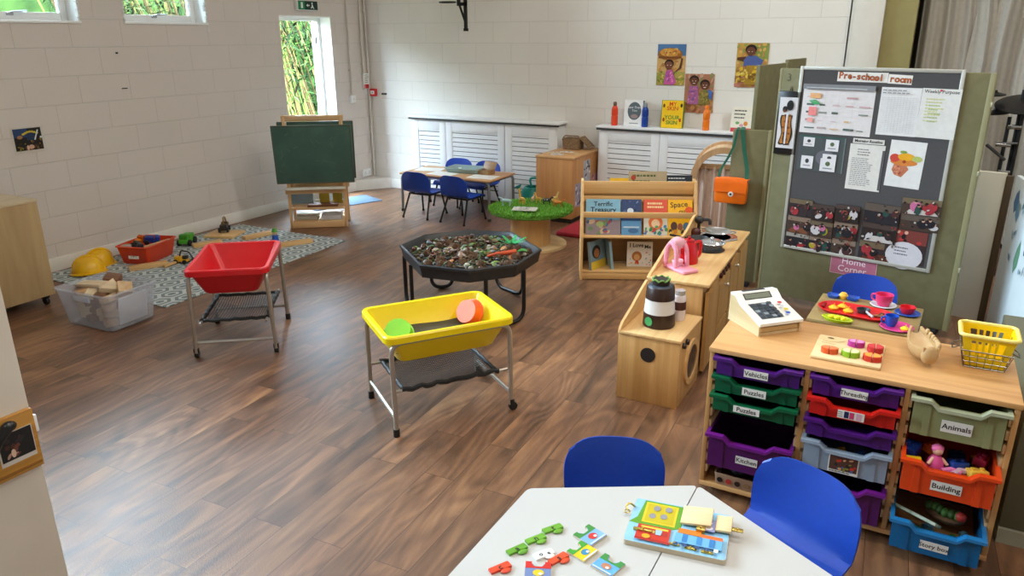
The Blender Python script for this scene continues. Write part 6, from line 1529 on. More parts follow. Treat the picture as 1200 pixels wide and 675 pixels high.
mag = mat('4f1058', .3, var=.04); olv = clear('a0a474', .25, .3); blt = clear('1d80c0', .48, .25); clr = clear('b4c4d6', .45, .25); purc = clear('5a1468', .18, .25)
gratnell(0, .638, .075, pur, 'shallow purple tray with a label reading Vehicles, top of the left column', 'Vehicles', .012)
gratnell(0, .560, .072, grn, 'upper of the two shallow green trays in the left column', 'Puzzles', .012)
gratnell(0, .482, .072, grn, 'lower of the two shallow green trays in the left column', 'Puzzles', .022, card=(.10, .028), cx_off=-.02)
gratnell(0, .312, .15, mag, 'deep purple tray with a label reading Kitchen at the foot of the left column', 'Kitchen', .035, lip_m=mat('6a1a7a', .3), tsize=.026, card=(.085, .034))
gratnell(1, .638, .075, pur, 'shallow purple tray with a label reading Threading, top of the middle column', 'Threading', .012, tsize=.024)
def piclab(b, w, h): b.rect(w*.25, .003, w*.42, h-.003, '1d2a50'); b.rect(w*.45, .003, w*.62, h-.003, 'c83a6a'); b.rect(w*.7, .003, w*.9, h-.003, 'd8a8b8'); b.scribble(w*.02, .004, w*.22, h-.004, 3, '55555a')
gratnell(1, .560, .072, rdt, 'shallow red tray with a picture label in the middle column', None, .03, fn=piclab)
gratnell(1, .474, .072, pur, 'shallow purple tray without a label, third in the middle column', None, .035)
def piclab2(b, w, h): b.rect(.004, .012, w-.004, h-.004, '5a3a30'); dots(b, .008, .016, w-.01, h-.01, 16, ['c83a2a', '8a8a3a', '4a6a9a', 'd8a070', '2a2a2a'], .004, .010); b.scribble(.006, .002, w-.006, .012, 1, '3a3a3a')
gratnell(1, .385, .12, clr, 'clear bluish tray with a photo label in the middle column', None, .035, fn=piclab2, card=(.105, .075))
gratnell(1, .225, .15, mag, 'deep purple tray at the foot of the middle column behind the blue chair', 'Pretend', .03, lip_m=mat('6a1a7a', .3), tsize=.022, card=(.08, .034))
gratnell(2, .630, .145, olv, 'deep smoky clear tray with a label reading Animals, top of the right column', 'Animals', .012, lip_m=clear('b4ba9c', .15, .3), card=(.095, .045), tsize=.028)
gratnell(2, .418, .13, ort, 'deep orange tray with a label reading Building, heaped with toys', 'Building', .075, card=(.095, .038), tsize=.028)
gratnell(2, .172, .125, blt, 'deep blue clear tray labelled Story box at the foot of the right column', 'Story box', .08, lip_m=mat('1f74b0', .3), card=(.09, .034), tsize=.024)
# contents of the trays
rr = random.Random(4)
def brick(x, y, z, c, label, d=(.05, .032, .03), a=0.0, studs=True, rx=0):
    b = MB(); b.box((0, 0, d[2]/2), d, .002)
    if studs:
        for i in (-1, 1): b.lathe([(.0001, 0), (.008, 0), (.008, .007), (.0001, .007)], (i*d[0]*.26, 0, d[2]), 10)
    o = solo(b, 'toy_brick', mat(c, .35), label, 'toy brick', None, (x, y, z), a); o.rotation_euler.x = rad(rx); return o
ox, oy, oz = (dv[2]+dv[3])/2, UY0-.075, .418-.13
for k in range(16):
    c = ['1f4fa8', 'd8b020', 'c83a6a', '8a2a6a', 'b83a2a', '3a7a3a', 'd86a1c'][k % 7]
    brick(ox-.11+.073*(k % 4), oy+.05+.07*(k//4), oz+.006+rr.uniform(0, .004), c, 'toy brick deep inside the heaped orange tray', (.05, .04, .05), rr.uniform(0, 90)); bpy.context.scene.collection.objects[-1]['group'] = 'bricks under the heap in the orange tray'
brick(ox-.11, oy+.05, oz+.075, 'e0b81c', 'yellow toy brick at the left front of the orange tray', (.05, .04, .03), 10, rx=15)
brick(ox-.12, oy+.12, oz+.082, '1d3f9c', 'dark blue brick at the left back of the orange tray', (.05, .06, .045), -20, rx=10)
brick(ox+.03, oy+.09, oz+.08, '1c3f90', 'navy blue brick in the middle of the orange tray', (.06, .045, .03), 30, rx=-8)
brick(ox+.09, oy+.06, oz+.072, 'e0b040', 'tan yellow brick at the right front of the orange tray', (.06, .045, .035), 25, rx=-10)
brick(ox+.10, oy+.16, oz+.085, 'b02a4a', 'crimson brick at the right back of the orange tray', (.05, .04, .03), 70, rx=12)
brick(ox-.05, oy+.17, oz+.086, 'd8602a', 'orange brick at the back of the orange tray', (.055, .045, .03), 50, rx=6)
t = thing('toy_doll', 'pink toy doll sitting among the bricks in the orange tray', 'doll', (ox-.04, oy+.075, oz+.075), 20)
b = MB(); b.lathe([(.0001, 0), (.03, 0), (.026, .03), (.012, .05), (.0001, .052)], n=16); b.build('dress', mat('d84a8a', .5), t)
b = MB(); b.ell((0, 0, .068), (.018, .017, .019)); b.build('head', mat('e6b49a', .5), t)
b = MB(); b.ell((0, .004, .074), (.021, .019, .017)); b.build('hair', mat('e06aa0', .6), t)
for s in (-1, 1):
    b = MB(); b.tube([(s*.014, -.006, .042), (s*.032, -.018, .022)], .006, 7); b.build('arm', mat('e6b49a', .5), t)
for k in range(2):
    b = MB(); b.tube([(-.03, 0, .012), (.0, .008, .018), (.03, 0, .012)], .012, 8); solo(b, 'toy_snake', mat(['d86aa0', 'c8a0b0'][k], .5), ['pink soft toy strip at the front of the orange tray', 'pale mauve toy strip beside the doll in the orange tray'][k], 'toy', None, (ox+.01+.03*k, oy+.045+.01*k, oz+.072), 10+30*k)
bx, by, bz = (dv[2]+dv[3])/2, UY0-.08, .172-.125
def caterpillar(x, y, z, a, c, label, L_=.12):
    t = thing('toy_caterpillar', label, 'toy', (x, y, z), a)
    for k in range(6):
        b = MB(); b.ell(((k-2.5)*L_/6, .006*sin(k*1.6), .0), (L_/8, .02, .018)); b.build('segment', mat(c[k % len(c)], .6), t)
    b = MB(); b.ell((3*L_/6, 0, .006), (.018, .018, .018)); b.build('head', mat('b8322a', .5), t)
caterpillar(bx+.02, by+.14, bz+.115, -25, ['3a5a24', '4f7a30'], 'dark green toy caterpillar lying in the blue tray')
b = MB(); b.box((0, 0, 0), (.17, .012, .06), .002, Rx(55)); solo(b, 'story_book', mat('6a8a5a', .5, c2='c8cfc0', scale=40), 'green and white story book tucked at the left of the blue tray', 'book', None, (bx-.07, by+.08, bz+.105), -28)
b = MB(); b.ell((0, 0, 0), (.07, .05, .03)); solo(b, 'fabric_leaf', mat('7a5a3a', .8), 'brown leaf shaped cloth under the caterpillar in the blue tray', 'cloth', None, (bx+.03, by+.17, bz+.085), -20)
for k in range(6):
    brick(bx-.1+.04*k, by+.06+.04*(k % 3), bz+.006, ['2f7a8a', '3a8a4a', '6aa0b0'][k % 3], 'toy brick at the bottom of the blue tray', (.035, .03, .03), 20*k); C.objects[-1]['group'] = 'bricks in the blue tray'
# clear middle tray contents
qx, qz = (dv[1]+dv[2])/2, .385-.12
for k in range(8):
    brick(qx-.12+.034*k, UY0+.02+.05*(k % 2), qz+.006, ['c83a5a', '2a6ab0', '3a9a5a', 'd8a030'][k % 4], 'small toy brick seen through the clear bluish tray', (.03, .03, .04), 15*k); C.objects[-1]['group'] = 'bricks in the clear bluish tray'
# box of oddments on the unit floor, left column
t = thing('card_box', 'patterned low card box on the floor of the unit, left column', 'box', (-.43, UY0+.10, .0555), 0)
b = MB(); b.pen('a08068'); b.tub((.27, .20), (.26, .19), .055, .004, 0, .01); b.at(frame((-.13, -.0995, .006), (1, 0, 0), (0, 0, 1)))
for k in range(7): b.disc(.02+.036*k, .02, .012, .012, ['1c1614', 'b0322a', '2a1c18', '8a6a4a'][k % 4])
b.build('box_body', PR, t)
for x, c, lab in ((-.47, '1a1512', 'dark toy piece at the left of the card box under the Kitchen tray'), (-.38, '2a1d16', 'dark toy piece at the right of the card box under the Kitchen tray')):
    b = MB(); b.ell((0, 0, 0), (.045, .03, .022)); solo(b, 'toy_piece', mat(c, .6), lab, 'toy', None, (x, UY0+.08, .10), 20)
# ------------------------------------------------------------------ things on top of the unit
ZU = UH+.0003
t = thing('toy_cash_register', 'white and wood toy cash register on the left end of the storage unit', 'cash register', (-.484, 3.122, ZU), 46)
rp_ = [(-.105, .0), (.115, .0), (.115, .118), (.075, .124), (.035, .094), (-.105, .056)]
wdm = wood('cdb080', 'e6cfa4', 'y', fine=20)
for s in (-1, 1):
    b = MB(); b.prism(rp_, -.005, .005, Tr(s*.098, 0, 0) @ frame((0, 0, 0), (0, 1, 0), (0, 0, 1))); b.build('side_panel', wdm, t)
b = MB(); b.span((-.093, -.10, .0), (.093, .11, .012)); b.span((-.093, .105, .0), (.093, .115, .117)); b.build('base_panel', wdm, t)
b = MB(); b.span((-.090, -.100, .014), (.090, -.085, .034), .003); b.build('drawer_front', wood('b8955f', 'd4b684', 'x'), t)
b = MB(); b.span((-.092, -.080, .013), (.092, .10, .046)); b.build('drawer_gap', mat('4a3826', .8), t)
whp = mat('eeeeea', .3, var=.02)
fp = [(-.112, .056), (.038, .098), (.078, .129), (.112, .125), (.112, .115), (.076, .117), (.04, .088), (-.112, .044)]
b = MB(); b.prism(fp, -.104, .104, frame((0, 0, 0), (0, 1, 0), (0, 0, 1))); b.build('top_casing', whp, t)
MKp = frame((-.104, -.112, .0565), (1, 0, 0), (0, .15, .042))
b = MB(MKp); b.rect(.028, .030, .135, .140, '4f5a66')
for i in range(4):
    for j in range(5): b.rect(.032+i*.026, .034+j*.021, .052+i*.026, .050+j*.021, ['2c3440', '2c3440', '8a949e', '3a444f'][(i+j) % 4])
for k, c in enumerate(('2a4ab0', 'd8c020', 'c8c8d0', 'c8303a')): b.disc(.160+.006*(k % 2), .045+k*.024, .011, .008, c)
b.build('keypad', PR, t)
b = MB(frame((-.104, .038, .0985), (1, 0, 0), (0, .04, .031))); b.rect(.03, .010, .165, .042, '3a4038'); b.rect(.036, .014, .159, .038, '77806e'); b.build('display', PR, t)
b = MB(); b.span((-.06, .088, .1265), (.05, .100, .1300)); b.build('receipt_slot', mat('2a2a2c', .5), t)
t = thing('fruit_puzzle_board', 'pale wooden fruit puzzle board on top of the storage unit', 'puzzle', (-.138, 2.972, ZU), -1)
b = MB(); b.box((0, 0, .006), (.245, .245, .012), .004); b.at(frame((-.1225, -.1225, .0121), (1, 0, 0), (0, 1, 0))); b.mi = 1
pth = [(.02, .18), (.05, .172), (.08, .185), (.10, .205)]
for a, c in zip(pth, pth[1:]): b.line(a, c, .003, '9a7a4a')
b.disc(.045, .215, .012, .007, '6a4a24'); b.line((.02, .155), (.07, .15), .003, '9a7a4a')
b.build('board', [wood('d8b47c', 'ecd2a2', 'x'), PR], t)
MPz = Tr(-.138, 2.972, ZU+.0125) @ Rz(-1)
def fruit(x, y, c, c2, label, name, rx=.03, ry=.022):
    p = MPz @ Vector((x, y, 0)); t = thing(name, label, 'toy fruit', p, 0)
    for s in (-1, 1):
        b = MB(); n = 9
        pl = [(s*.0015, -ry)]+[(s*(.0015+rx*sin(PI*k/n)), -ry*cos(PI*k/n)) for k in range(1, n)]+[(s*.0015, ry)]
        if s < 0: pl.reverse()
        b.prism(pl, 0, .020); b.build('half', mat(c, .4), t)
        b = MB(); b.prism([(q[0]*.8+s*.002, q[1]*.8) for q in pl], .0203, .0215); b.build('cut_face', mat(c2, .4), t)
fruit(-.062, -.062, 'd8531c', 'e8804a', 'orange fruit half pair at the front left of the fruit puzzle', 'toy_orange')
fruit(.012, -.058, '8ab41e', 'e6ecb0', 'green apple with white flesh in the middle of the fruit puzzle', 'toy_apple', .032, .026)
fruit(.020, .055, 'b02a8a', 'e08ac4', 'purple fruit at the back of the fruit puzzle', 'toy_plum')
fruit(.088, -.062, 'c8301c', 'f0a040', 'red and orange fruit at the front right of the fruit puzzle', 'toy_peach', .032, .026)
fruit(.090, .035, 'b81c24', 'd0343a', 'red strawberry at the back right of the fruit puzzle', 'toy_strawberry', .028, .030)
t = thing('wooden_boat', 'carved pale wooden boat shaped toy with a toothed rim on the storage unit', 'wooden toy', (.108, 3.075, ZU), 14)
bw = wood('b08a58', 'd0ae7e', 'y', fine=18)
def hull(u, v):
    y = -.115+.23*u; w_ = .046*math.sin(PI*min(1, .12+.80*u))**.7; a = PI*v
    return (-w_*cos(a), y, .058+.02*(2*u-1)**2-(.058*sin(a)**.8)*(1-.35*(2*u-1)**2))
b = MB(); b.sheet(hull, 22, 14, .008); b.build('hull', bw, t)
def inner(u, v):
    u = .04+.92*u; p, q = Vector(hull(u, 0)), Vector(hull(u, 1)); r = p.lerp(q, .06+.88*v); r.z -= .016+.010*sin(PI*v); return r
b = MB(); b.sheet(inner, 18, 8, .004); b.build('hollow', wood('c4a274', 'dcc094', 'y', fine=18), t)
b = MB()
for k in range(8):
    u = .12+.10*k; p = Vector(hull(u, 1.0)); b.ell((p.x-.002, p.y, p.z+.006), (.009, .011, .014), 9, 6)
b.build('toothed_rim', bw, t)
b = MB(); b.ell((0, -.108, .045), (.030, .022, .036)); b.build('prow', bw, t)
# yellow basket in a wire basket
t = thing('shopping_basket', 'yellow plastic toy shopping basket at the right end of the storage unit', 'basket', (.315, 3.10, ZU), 0)
yb = mat('f0cc0a', .35, var=.03); z0, z1 = .006, .128
b0 = (.122, .112); b1 = (.172, .148)
def bwall(f, side):
    w_ = b0[0]+(b1[0]-b0[0])*f; d_ = b0[1]+(b1[1]-b0[1])*f; return w_/2, d_/2
b = MB(); b.span((-b0[0]/2, -b0[1]/2, z0), (b0[0]/2, b0[1]/2, z0+.004))
def wallpanel(p0, p1, q0, q1, n):
    """slatted basket side: solid band below, slots above"""
    P = lambda u, f: tuple((p0[i]+(p1[i]-p0[i])*u)*(1-f)+(q0[i]+(q1[i]-q0[i])*u)*f for i in range(2))+(z0+(z1-z0)*f,)
    c_ = Vector((0, 0, .07)); 
    def cell(u0, u1, f0, f1):
        vs = [Vector(P(u0, f0)), Vector(P(u1, f0)), Vector(P(u1, f1)), Vector(P(u0, f1))]
        nn = (vs[1]-vs[0]).cross(vs[3]-vs[0]).normalized()*.0035
        b.add(vs+[v-nn for v in vs], [(0, 1, 2, 3), (7, 6, 5, 4), (0, 4, 5, 1), (1, 5, 6, 2), (2, 6, 7, 3), (3, 7, 4, 0)])
    cell(0, 1, 0, .38); cell(0, 1, .84, 1)
    m = (1-.34)/n*.5; u = 0; cell(0, .17, .38, .84); cell(.83, 1, .38, .84); u = .17
    for k in range(n):
        st = (.66)/n; 
        if k < n-1: cell(u+st*.62+0, u+st*1.0, .38, .84)
        u += st
h0, h1 = (b0[0]/2, b0[1]/2), (b1[0]/2, b1[1]/2)
wallpanel((-h0[0], -h0[1]), (h0[0], -h0[1]), (-h1[0], -h1[1]), (h1[0], -h1[1]), 5)
wallpanel((h0[0], h0[1]), (-h0[0], h0[1]), (h1[0], h1[1]), (-h1[0], h1[1]), 5)
wallpanel((h0[0], -h0[1]), (h0[0], h0[1]), (h1[0], -h1[1]), (h1[0], h1[1]), 4)
wallpanel((-h0[0], h0[1]), (-h0[0], -h0[1]), (-h1[0], h1[1]), (-h1[0], -h1[1]), 4)
b.build('basket_body', yb, t)
def rrect(w_, d_, r, z, n=5): return [(sx*(w_/2-r)+r*cos(rad(a0+90*k/n)), sy*(d_/2-r)+r*sin(rad(a0+90*k/n)), z) for sx, sy, a0 in ((1, 1, 0), (-1, 1, 90), (-1, -1, 180), (1, -1, 270)) for k in range(n+1)]
b = MB(); b.tube(rrect(b1[0]+.012, b1[1]+.012, .022, z1+.002), .0075, 8, closed=True); b.build('rim', mat('f3e07a', .35, var=.03), t)
t = thing('wire_basket', 'small chrome wire basket holding the yellow toy basket', 'basket', (.315, 3.10, ZU), 0)
wm = mat('8f8c82', .3, 1.0); b = MB()
def wpt(sx, sy, f):
    w_ = .130+(.165-.130)*f; d_ = .120+(.146-.120)*f; return (sx*w_/2, sy*d_/2, .0025+.066*f)
for f in (0, .33, .66): b.tube([wpt(1, 1, f), wpt(-1, 1, f), wpt(-1, -1, f), wpt(1, -1, f)], .0016, 5, closed=True)
for k in range(7):
    s = -1+2*k/6
    for q in (-1, 1): b.tube([wpt(s, q, 0), wpt(s, q, 1)], .0014, 5); b.tube([wpt(q, s, 0), wpt(q, s, 1)], .0014, 5)
    b.tube([wpt(s, -1, 0), wpt(s, 1, 0)], .0014, 5)
b.build('wire_mesh', wm, t)
b = MB(); b.tube([wpt(1, 1, 1), wpt(-1, 1, 1), wpt(-1, -1, 1), wpt(1, -1, 1)], .0028, 6, closed=True); b.build('top_ring', wm, t)
b = MB()
for s in (-1, 1): b.tube(fillet([(s*.083, -.03, .068), (s*.108, -.03, .055), (s*.108, .03, .055), (s*.083, .03, .068)], .012), .0025, 6)
b.split('handle', wm, t)

# ------------------------------------------------------------------ white trapezoid tables and what lies on them
ZT2 = .46
V0 = Vector((-.477, 2.114)); S = .548; a0 = 210.0
hexv = [V0]
for k in range(5): hexv.append(hexv[-1]+Vector((cos(rad(a0+60*k)), sin(rad(a0+60*k))))*S)
def rounded(poly, r=.02):
    n = len(poly); out = []
    for i in range(n):
        a, p, c = Vector(poly[i-1]), Vector(poly[i]), Vector(poly[(i+1) % n]); d1 = (a-p).normalized(); d2 = (c-p).normalized()
        for j in range(5):
            q = j/4; out.append(tuple((1-q)**2*(p+d1*r)+2*q*(1-q)*p+q*q*(p+d2*r)))
    return out
cen = sum(hexv, Vector((0, 0)))/6
sd = (hexv[3]-hexv[0]).normalized(); sn = Vector((-sd.y, sd.x))
for i, (idx, sgn, lab) in enumerate((((0, 1, 2, 3), -1, 'white trapezoid table on the left of the seam, jigsaw pieces on it'), ((0, 3, 4, 5), 1, 'white trapezoid table on the right of the seam, nearest the tray unit'))):
    pts = [hexv[k].copy() for k in idx]; c = sum(pts, Vector((0, 0)))/4
    off = (c-cen); off = off.normalized()*.0018; pts = [p+off for p in pts]
    t = thing('trapezoid_table', lab, 'table', (c.x, c.y, 0), 0)
    loc = [(p.x-c.x, p.y-c.y) for p in pts]
    b = MB(); b.prism(rounded(loc), ZT2-.022, ZT2-.0); b.build('tabletop', mat('c0bfbc', .38, var=.02, scale=3), t)
    b = MB(); b.prism(rounded([(x*1.001, y*1.001) for x, y in loc]), ZT2-.020, ZT2-.003); b.build('edge_band', mat('b9b7b2', .4), t)
    b = MB(); q = [(x*.86, y*.86, ZT2-.034) for x, y in loc]; b.tube(q, .011, 8, closed=True); b.build('under_frame', greytube, t)
    for x, y in loc:
        b = MB(); b.tube([(x*.86, y*.86, ZT2-.03), (x*.9, y*.9, .0)], .015, 10); b.build('leg', greytube, t)
ZP = ZT2+.0004
# latch activity board
t = thing('latch_activity_board', 'colourful wooden activity board with latches and little doors across the table seam', 'activity board', (-.463, 1.85, ZP), 9)
Lw, Ld, Th = .285, .215, .016
b = MB(); b.prism(rounded([(-Lw/2, -Ld/2), (Lw/2, -Ld/2), (Lw/2, Ld/2), (-Lw/2, Ld/2)], .012), 0, Th); b.build('board', wood('b8a688', 'd6c6aa', 'x'), t)
b = MB(frame((-Lw/2, -Ld/2, Th), (1, 0, 0), (0, 1, 0)))
b.poly([(x+Lw/2, y+Ld/2) for x, y in rounded([(-Lw/2+.001, -Ld/2+.001), (Lw/2-.001, -Ld/2+.001), (Lw/2-.001, Ld/2-.001), (-Lw/2+.001, Ld/2-.001)], .012)], '8fc4e6')
b.poly([(.0, .09), (.05, .085), (.12, .083), (.15, .10), (.15, .21), (.03, .21), (.02, .12)], '5f9a24'); b.rect(.035, .10, .132, .202, 'd8c020'); b.rect(.042, .108, .125, .195, 'c4b014')
for x, y in ((.062, .135), (.095, .14), (.07, .175), (.105, .178)): b.disc(x, y, .010, .013, '8f8f96')
b.rect(.03, .02, .125, .085, 'c8301c'); b.rect(.036, .044, .118, .064, 'b02414'); b.rect(.04, .070, .118, .078, 'e8c83a'); b.rect(.044, .05, .082, .062, 'd8c060'); b.poly([(.085, .045), (.10, .045), (.102, .068), (.083, .068)], '9fc0dc'); b.rect(.03, .010, .13, .020, 'a81c14')
b.disc(.06, .03, .012, .010, 'e8a81c')
b.rect(.145, .075, .21, .098, 'e07a1c'); b.rect(.21, .072, .27, .088, 'e86a2a'); b.rect(.14, .03, .27, .072, '6aaede'); b.rect(.16, .035, .175, .07, '2f78b8'); b.rect(.20, .035, .215, .07, '3a86c4'); b.rect(.235, .035, .25, .07, '2f78b8')
b.rect(.205, .105, .245, .165, '8a90c0'); b.disc(.225, .12, .014, .010, 'e8e0ec'); b.disc(.222, .145, .014, .008, 'e6e8f0')
for x in (.14, .165, .2, .225, .25): b.rect(x, .012, x+.012, .026, ['2a4a7a', 'e8e4da'][int(x*100) % 2])
b.build('painted_face', PR, t)
dw = wood('dfc08c', 'f0d8ac', 'x')
b = MB(); b.box((.047, .055, Th+.012), (.088, .088, .008), .002, Ry(-6)); b.build('square_door', dw, t)
b = MB(); b.box((.125, .045, Th+.010), (.045, .075, .008), .002, Ry(-4)); b.build('narrow_door', dw, t)
br2 = mat('c8b060', .28, 1.0)
for x, y, d, nm in ((.162, .032, (.035, .016, .004), 'hasp'), (.063, .0, (.026, .020, .014), 'turn_latch'), (-.095, -.052, (.055, .010, .008), 'bolt_latch'), (.0, -.085, (.03, .007, .006), 'bolt_latch'), (.045, -.088, (.034, .010, .005), 'bolt_latch'), (.09, -.09, (.034, .010, .005), 'bolt_latch')):
    b = MB(); b.box((x, y, Th+d[2]/2+(.006 if nm == 'hasp' else 0)), d, .0015); b.lathe([(.0001, 0), (.004, 0), (.003, .005), (.0001, .006)], (x, y, Th+d[2]+(.006 if nm == 'hasp' else 0)), 10); b.build(nm, br2, t)
b = MB(); b.tube(fillet([(-.138, .058, Th), (-.155, .055, Th+.014), (-.165, .045, Th+.004), (-.155, .035, Th)], .008), .003, 7); b.tube([(-.158+.008*cos(k*PI/5), .035+.008*sin(k*PI/5), Th-.004) for k in range(10)], .002, 5, closed=True); b.build('hook_and_chain', br2, t)
# letter pieces: an F or P shaped wooden letter tile
def piece(x, y, a, c, label, txt, s=.062):
    t = thing('letter_piece', label, 'puzzle piece', (x, y, ZP), a)
    b = MB(); b.prism([(-.5*s, -.14*s), (.5*s, -.14*s), (.5*s, .14*s), (.46*s, .22*s), (-.5*s, .18*s)], 0, .007); b.ell((.16*s, -.24*s, .0035), (.26*s, .17*s, .0035), 14, 6); b.build('tile', mat(c, .4, var=.05), t)
    b = MB(Tr(0, 0, .0072)); b.text(txt, 0, .0, .026, '1f2418', .02); b.build('letter', PR, t)
piece(-.838, 1.552, 60, '5f9a24', 'green letter piece nearest the red one, lowest of the row of three', 'a')
piece(-.812, 1.618, 57, '6aa42a', 'green letter piece in the middle of the row of three', 'n')
piece(-.790, 1.684, 55, '66a028', 'green letter piece at the far end of the row of three', 't')
piece(-.842, 1.462, 58, 'd8421c', 'red orange letter piece at the left edge of the white table', 'c')
piece(-.718, 1.572, 66, 'd8481c', 'orange letter piece beside the yellow picture piece', 's')
t = thing('letter_piece', 'white letter piece in the middle of the jigsaw pieces', 'puzzle piece', (-.765, 1.57, ZP), 60)
b = MB(); b.prism([(-.03, -.012), (.03, -.014), (.032, .008), (.0, .014), (-.028, .012)], 0, .006); b.ell((.012, -.014, .003), (.016, .012, .003)); b.build('tile', mat('ecebe8', .4), t)
b = MB(Tr(0, 0, .0062)); b.text('o', -.008, 0, .022, '2a2a30', .02); b.text('e', .014, -.006, .020, '2a2a30', .02); b.build('letter', PR, t)
def jig(x, y, a, label, fn, s=.062):
    """picture jigsaw piece with a notched castle edge"""
    t = thing('picture_piece', label, 'puzzle piece', (x, y, ZP), a); n = []
    out = [(-.5, -.5), (.5, -.5), (.5, .5), (.26, .5), (.26, .40)]+[(.22*cos(rad(q)), .40-.20*sin(rad(q))) for q in range(10, 171, 20)]+[(-.26, .40), (-.26, .5), (-.5, .5)]
    out = [(p[0]*s, p[1]*s) for p in out]
    b = MB(); b.prism(out, 0, .006); b.build('tile', mat('d8ccb4', .5), t)
    b = MB(Tr(0, 0, .0061)); fn(b, s, out); b.build('picture', PR, t)
def j1(top, base, dot):
    def fn(b, s, out):
        b.poly(out, base); b.poly([(-.5*s, .12*s), (.5*s, .12*s), (.5*s, .5*s), (.26*s, .5*s), (.26*s, .38*s), (.16*s, .22*s), (-.16*s, .22*s), (-.26*s, .38*s), (-.26*s, .5*s), (-.5*s, .5*s)], top); b.disc(.02*s, -.14*s, .22*s, .18*s, dot); b.disc(.1*s, -.2*s, .08*s, .07*s, 'e8e4e0'); b.rect(-.45*s, -.48*s, .45*s, -.40*s, 'c8d4e0')
    return fn
jig(-.746, 1.500, 24, 'picture piece with red castle top and yellow sun at the front of the table', j1('c8261c', '6f82b0', 'e8c020'), .07)
jig(-.682, 1.708, 72, 'blue picture piece with green notched edge and red house, furthest from the camera', j1('3f8a3a', '7fb0e0', 'c8302a'), .07)
jig(-.672, 1.632, 74, 'yellow picture piece with green notched edge beside the blue one', j1('3f9a34', 'f0c81c', '3a8ab0'), .064)
jig(-.588, 1.612, -14, 'blue picture piece with green edge lying alone near the table seam', j1('3a8a40', '5fa8e0', 'b87a5a'), .068)
b = MB(); b.prism([(-.02, -.01), (.02, -.01), (.02, .01), (-.02, .01)], 0, .006); solo(b, 'puzzle_tile', mat('e0d060', .4), 'small yellow tile at the bottom edge of the picture on the white table', 'puzzle piece', None, (-.235, 1.672, ZP), 20)
# ------------------------------------------------------------------ right side: stage edge, painted board, curtain, drum stand
b = MB(); b.span((.465, 3.0, .06), (4.4, 4.15, .54), .004); b.mi = 1; b.span((.465, 2.985, 0), (4.4, 4.15, .06)); structure(b, 'trim_8', [mat('5f5d48', .7, var=.05), mat('9a9884', .6)])
t = thing('partition_board', 'tall off white board standing behind the right edge of the olive screen', 'board', (.18, 5.70, 0), -10)
b = MB(); b.span((0, 0, .0), (.315, .03, 1.0), .003); b.build('board', mat('d2cebd', .6, var=.04, scale=4), t)
b = MB(); b.span((.315, -.012, .0), (.355, .035, .985), .004); b.build('timber_edge', wood('33291a', '54432a', 'z', fine=12), t)
b = MB(); b.lathe([(.0001, 0), (.006, 0), (.005, .003), (.0001, .004)], (.10, -.0002, .965), 10, M=Rx(90)); b.build('bolt', mat('4a4a48', .4, .8), t)
p, q = Vector((.538, 5.60, 0)), Vector((.72, 4.25, 0)); d = (q-p).normalized(); n_ = Vector((d.y, -d.x, 0))
if n_.x > 0: n_ = -n_
M_ = frame((p.x, p.y, 0), d, (0, 0, 1))
L_ = (q-p).length
t = thing('painted_board', 'pale blue board painted with green and blue leaves at the right edge', 'painted board', p, math.degrees(math.atan2(d.y, d.x)))
b = MB(); b.span((0, -.0, 0), (L_, .03, 1.0), .004); b.at(frame((0, -.0006, .36), (1, 0, 0), (0, 0, 1))); b.mi = 1; rr2 = random.Random(9)
def leafp(x, y, L2, W2_, a, c): b.poly([(x+u*cos(rad(a))-v*sin(rad(a)), y+u*sin(rad(a))+v*cos(rad(a))) for u, v in ((0, 0), (L2*.3, W2_), (L2*.7, W2_*.8), (L2, 0), (L2*.7, -W2_*.8), (L2*.3, -W2_))], c)
leafp(.10, .42, .16, .05, 75, '3f74a8'); leafp(.20, .38, .14, .04, 100, '5f94b8'); leafp(.36, .10, .22, .045, 80, '5f9478'); leafp(.50, .25, .06, .018, 60, '3a5a6a'); leafp(.62, .2, .07, .02, 110, '2f4a54')
for k in range(22): leafp(rr2.uniform(.08, L_-.1), rr2.uniform(.04, .5), rr2.uniform(.03, .07), rr2.uniform(.008, .018), rr2.uniform(40, 140), rr2.choice(['5a7f92', '6fa08a', '2f4f5e', '86aebc', '7f8f98']))
b.build('board', [mat('d3e0e6', .55, var=.05, scale=3), PR], t)
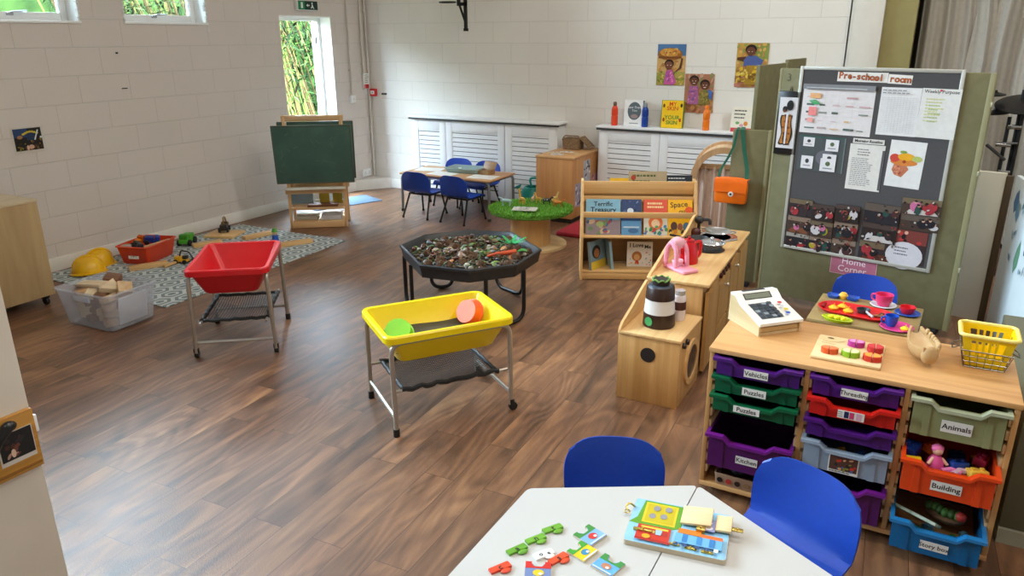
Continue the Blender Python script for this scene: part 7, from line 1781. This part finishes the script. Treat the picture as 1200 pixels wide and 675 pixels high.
# stage curtain
b = MB(); rr2 = random.Random(2); ph = [rr2.uniform(0, 6.3) for _ in range(6)]
def drape(u, v):
    x = -.20+2.9*u; z = .02+(ZC-.06)*v
    k = 1-.6*math.exp(-((x-.25)/.28)**2)*math.exp(-((z-1.6)/.7)**2)
    s = x+.10*math.exp(-((x-.25)/.35)**2)*math.exp(-((z-1.55)/.9)**2)*(1 if x < .3 else -1)
    y = 7.86+.035*sin(x*46+ph[0]+1.2*sin(x*5))*k+.025*sin(x*23+ph[1])+.012*sin(x*97+ph[2])-.05*(1-k)
    return (s, y, z)
b.grid(drape, 420, 14); o = solo(b, 'stage_curtain', mat('aca79d', .85, var=.05, scale=30), 'heavy grey beige stage curtain hanging in folds behind the screen', 'curtain')
b = MB(); b.span((-.2, 7.83, ZC-.05), (2.75, 7.90, ZC-.002), .004); solo(b, 'curtain_rail', mat('6a675f', .5), 'grey rail carrying the stage curtain under the ceiling', 'rail')
# drum kit stands
t = thing('drum_kit_rack', 'black drum rack with cymbals and chrome clamps in front of the stage curtain', 'drum kit', (.42, 6.9, 0), 0)
blk = mat('121214', .35, .2); chr2 = mat('b4b4b4', .2, 1.0)
for x, y, z, r, nm in ((-.0, .0, 1.40, .07, 0), (.24, -.05, 1.345, .24, 1), (.02, -.03, 1.27, .09, 2)):
    b = MB(); b.lathe([(r, 0), (r*.5, .012), (r*.18, .018), (r*.14, .034), (.0001, .036), (.0001, .03), (r*.5, .006), (r, -.006)], (x, y, z), 36, M=Rx(14 if nm == 1 else 4) @ Ry(-4)); b.build('cymbal', blk, t)
for (x0, y0, x1, y1, zt) in ((.13, -.02, .12, 0, 1.24), (.17, -.03, .18, .02, 1.44), (.22, -.05, .20, .0, 1.36)):
    b = MB(); b.tube([(x0, y0, .0), (x1, y1, zt*.5), (x1, y1, zt)], .014, 8); b.build('stand_pole', blk, t)
b = MB(); b.box((.16, -.04, 1.17), (.09, .04, .035), .008); b.box((.24, -.05, 1.26), (.03, .03, .05), .006); b.box((.11, -.04, 1.03), (.10, .025, .025), .006); b.box((.15, -.05, .83), (.08, .03, .03), .006); b.split('clamp', chr2, t)
b = MB(); b.tube([(.0, -.05, 1.03), (.14, -.05, .92)], .012, 8); b.tube([(.06, -.04, 1.04), (.20, -.04, 1.05)], .010, 8); b.split('cross_arm', mat('5a5a5c', .3, .8), t)
for k in range(3):
    a = rad(90+120*k); b = MB(); b.tube([(.15, .0, .35), (.15+.32*cos(a), .32*sin(a), .01)], .012, 8); b.build('leg', blk, t)
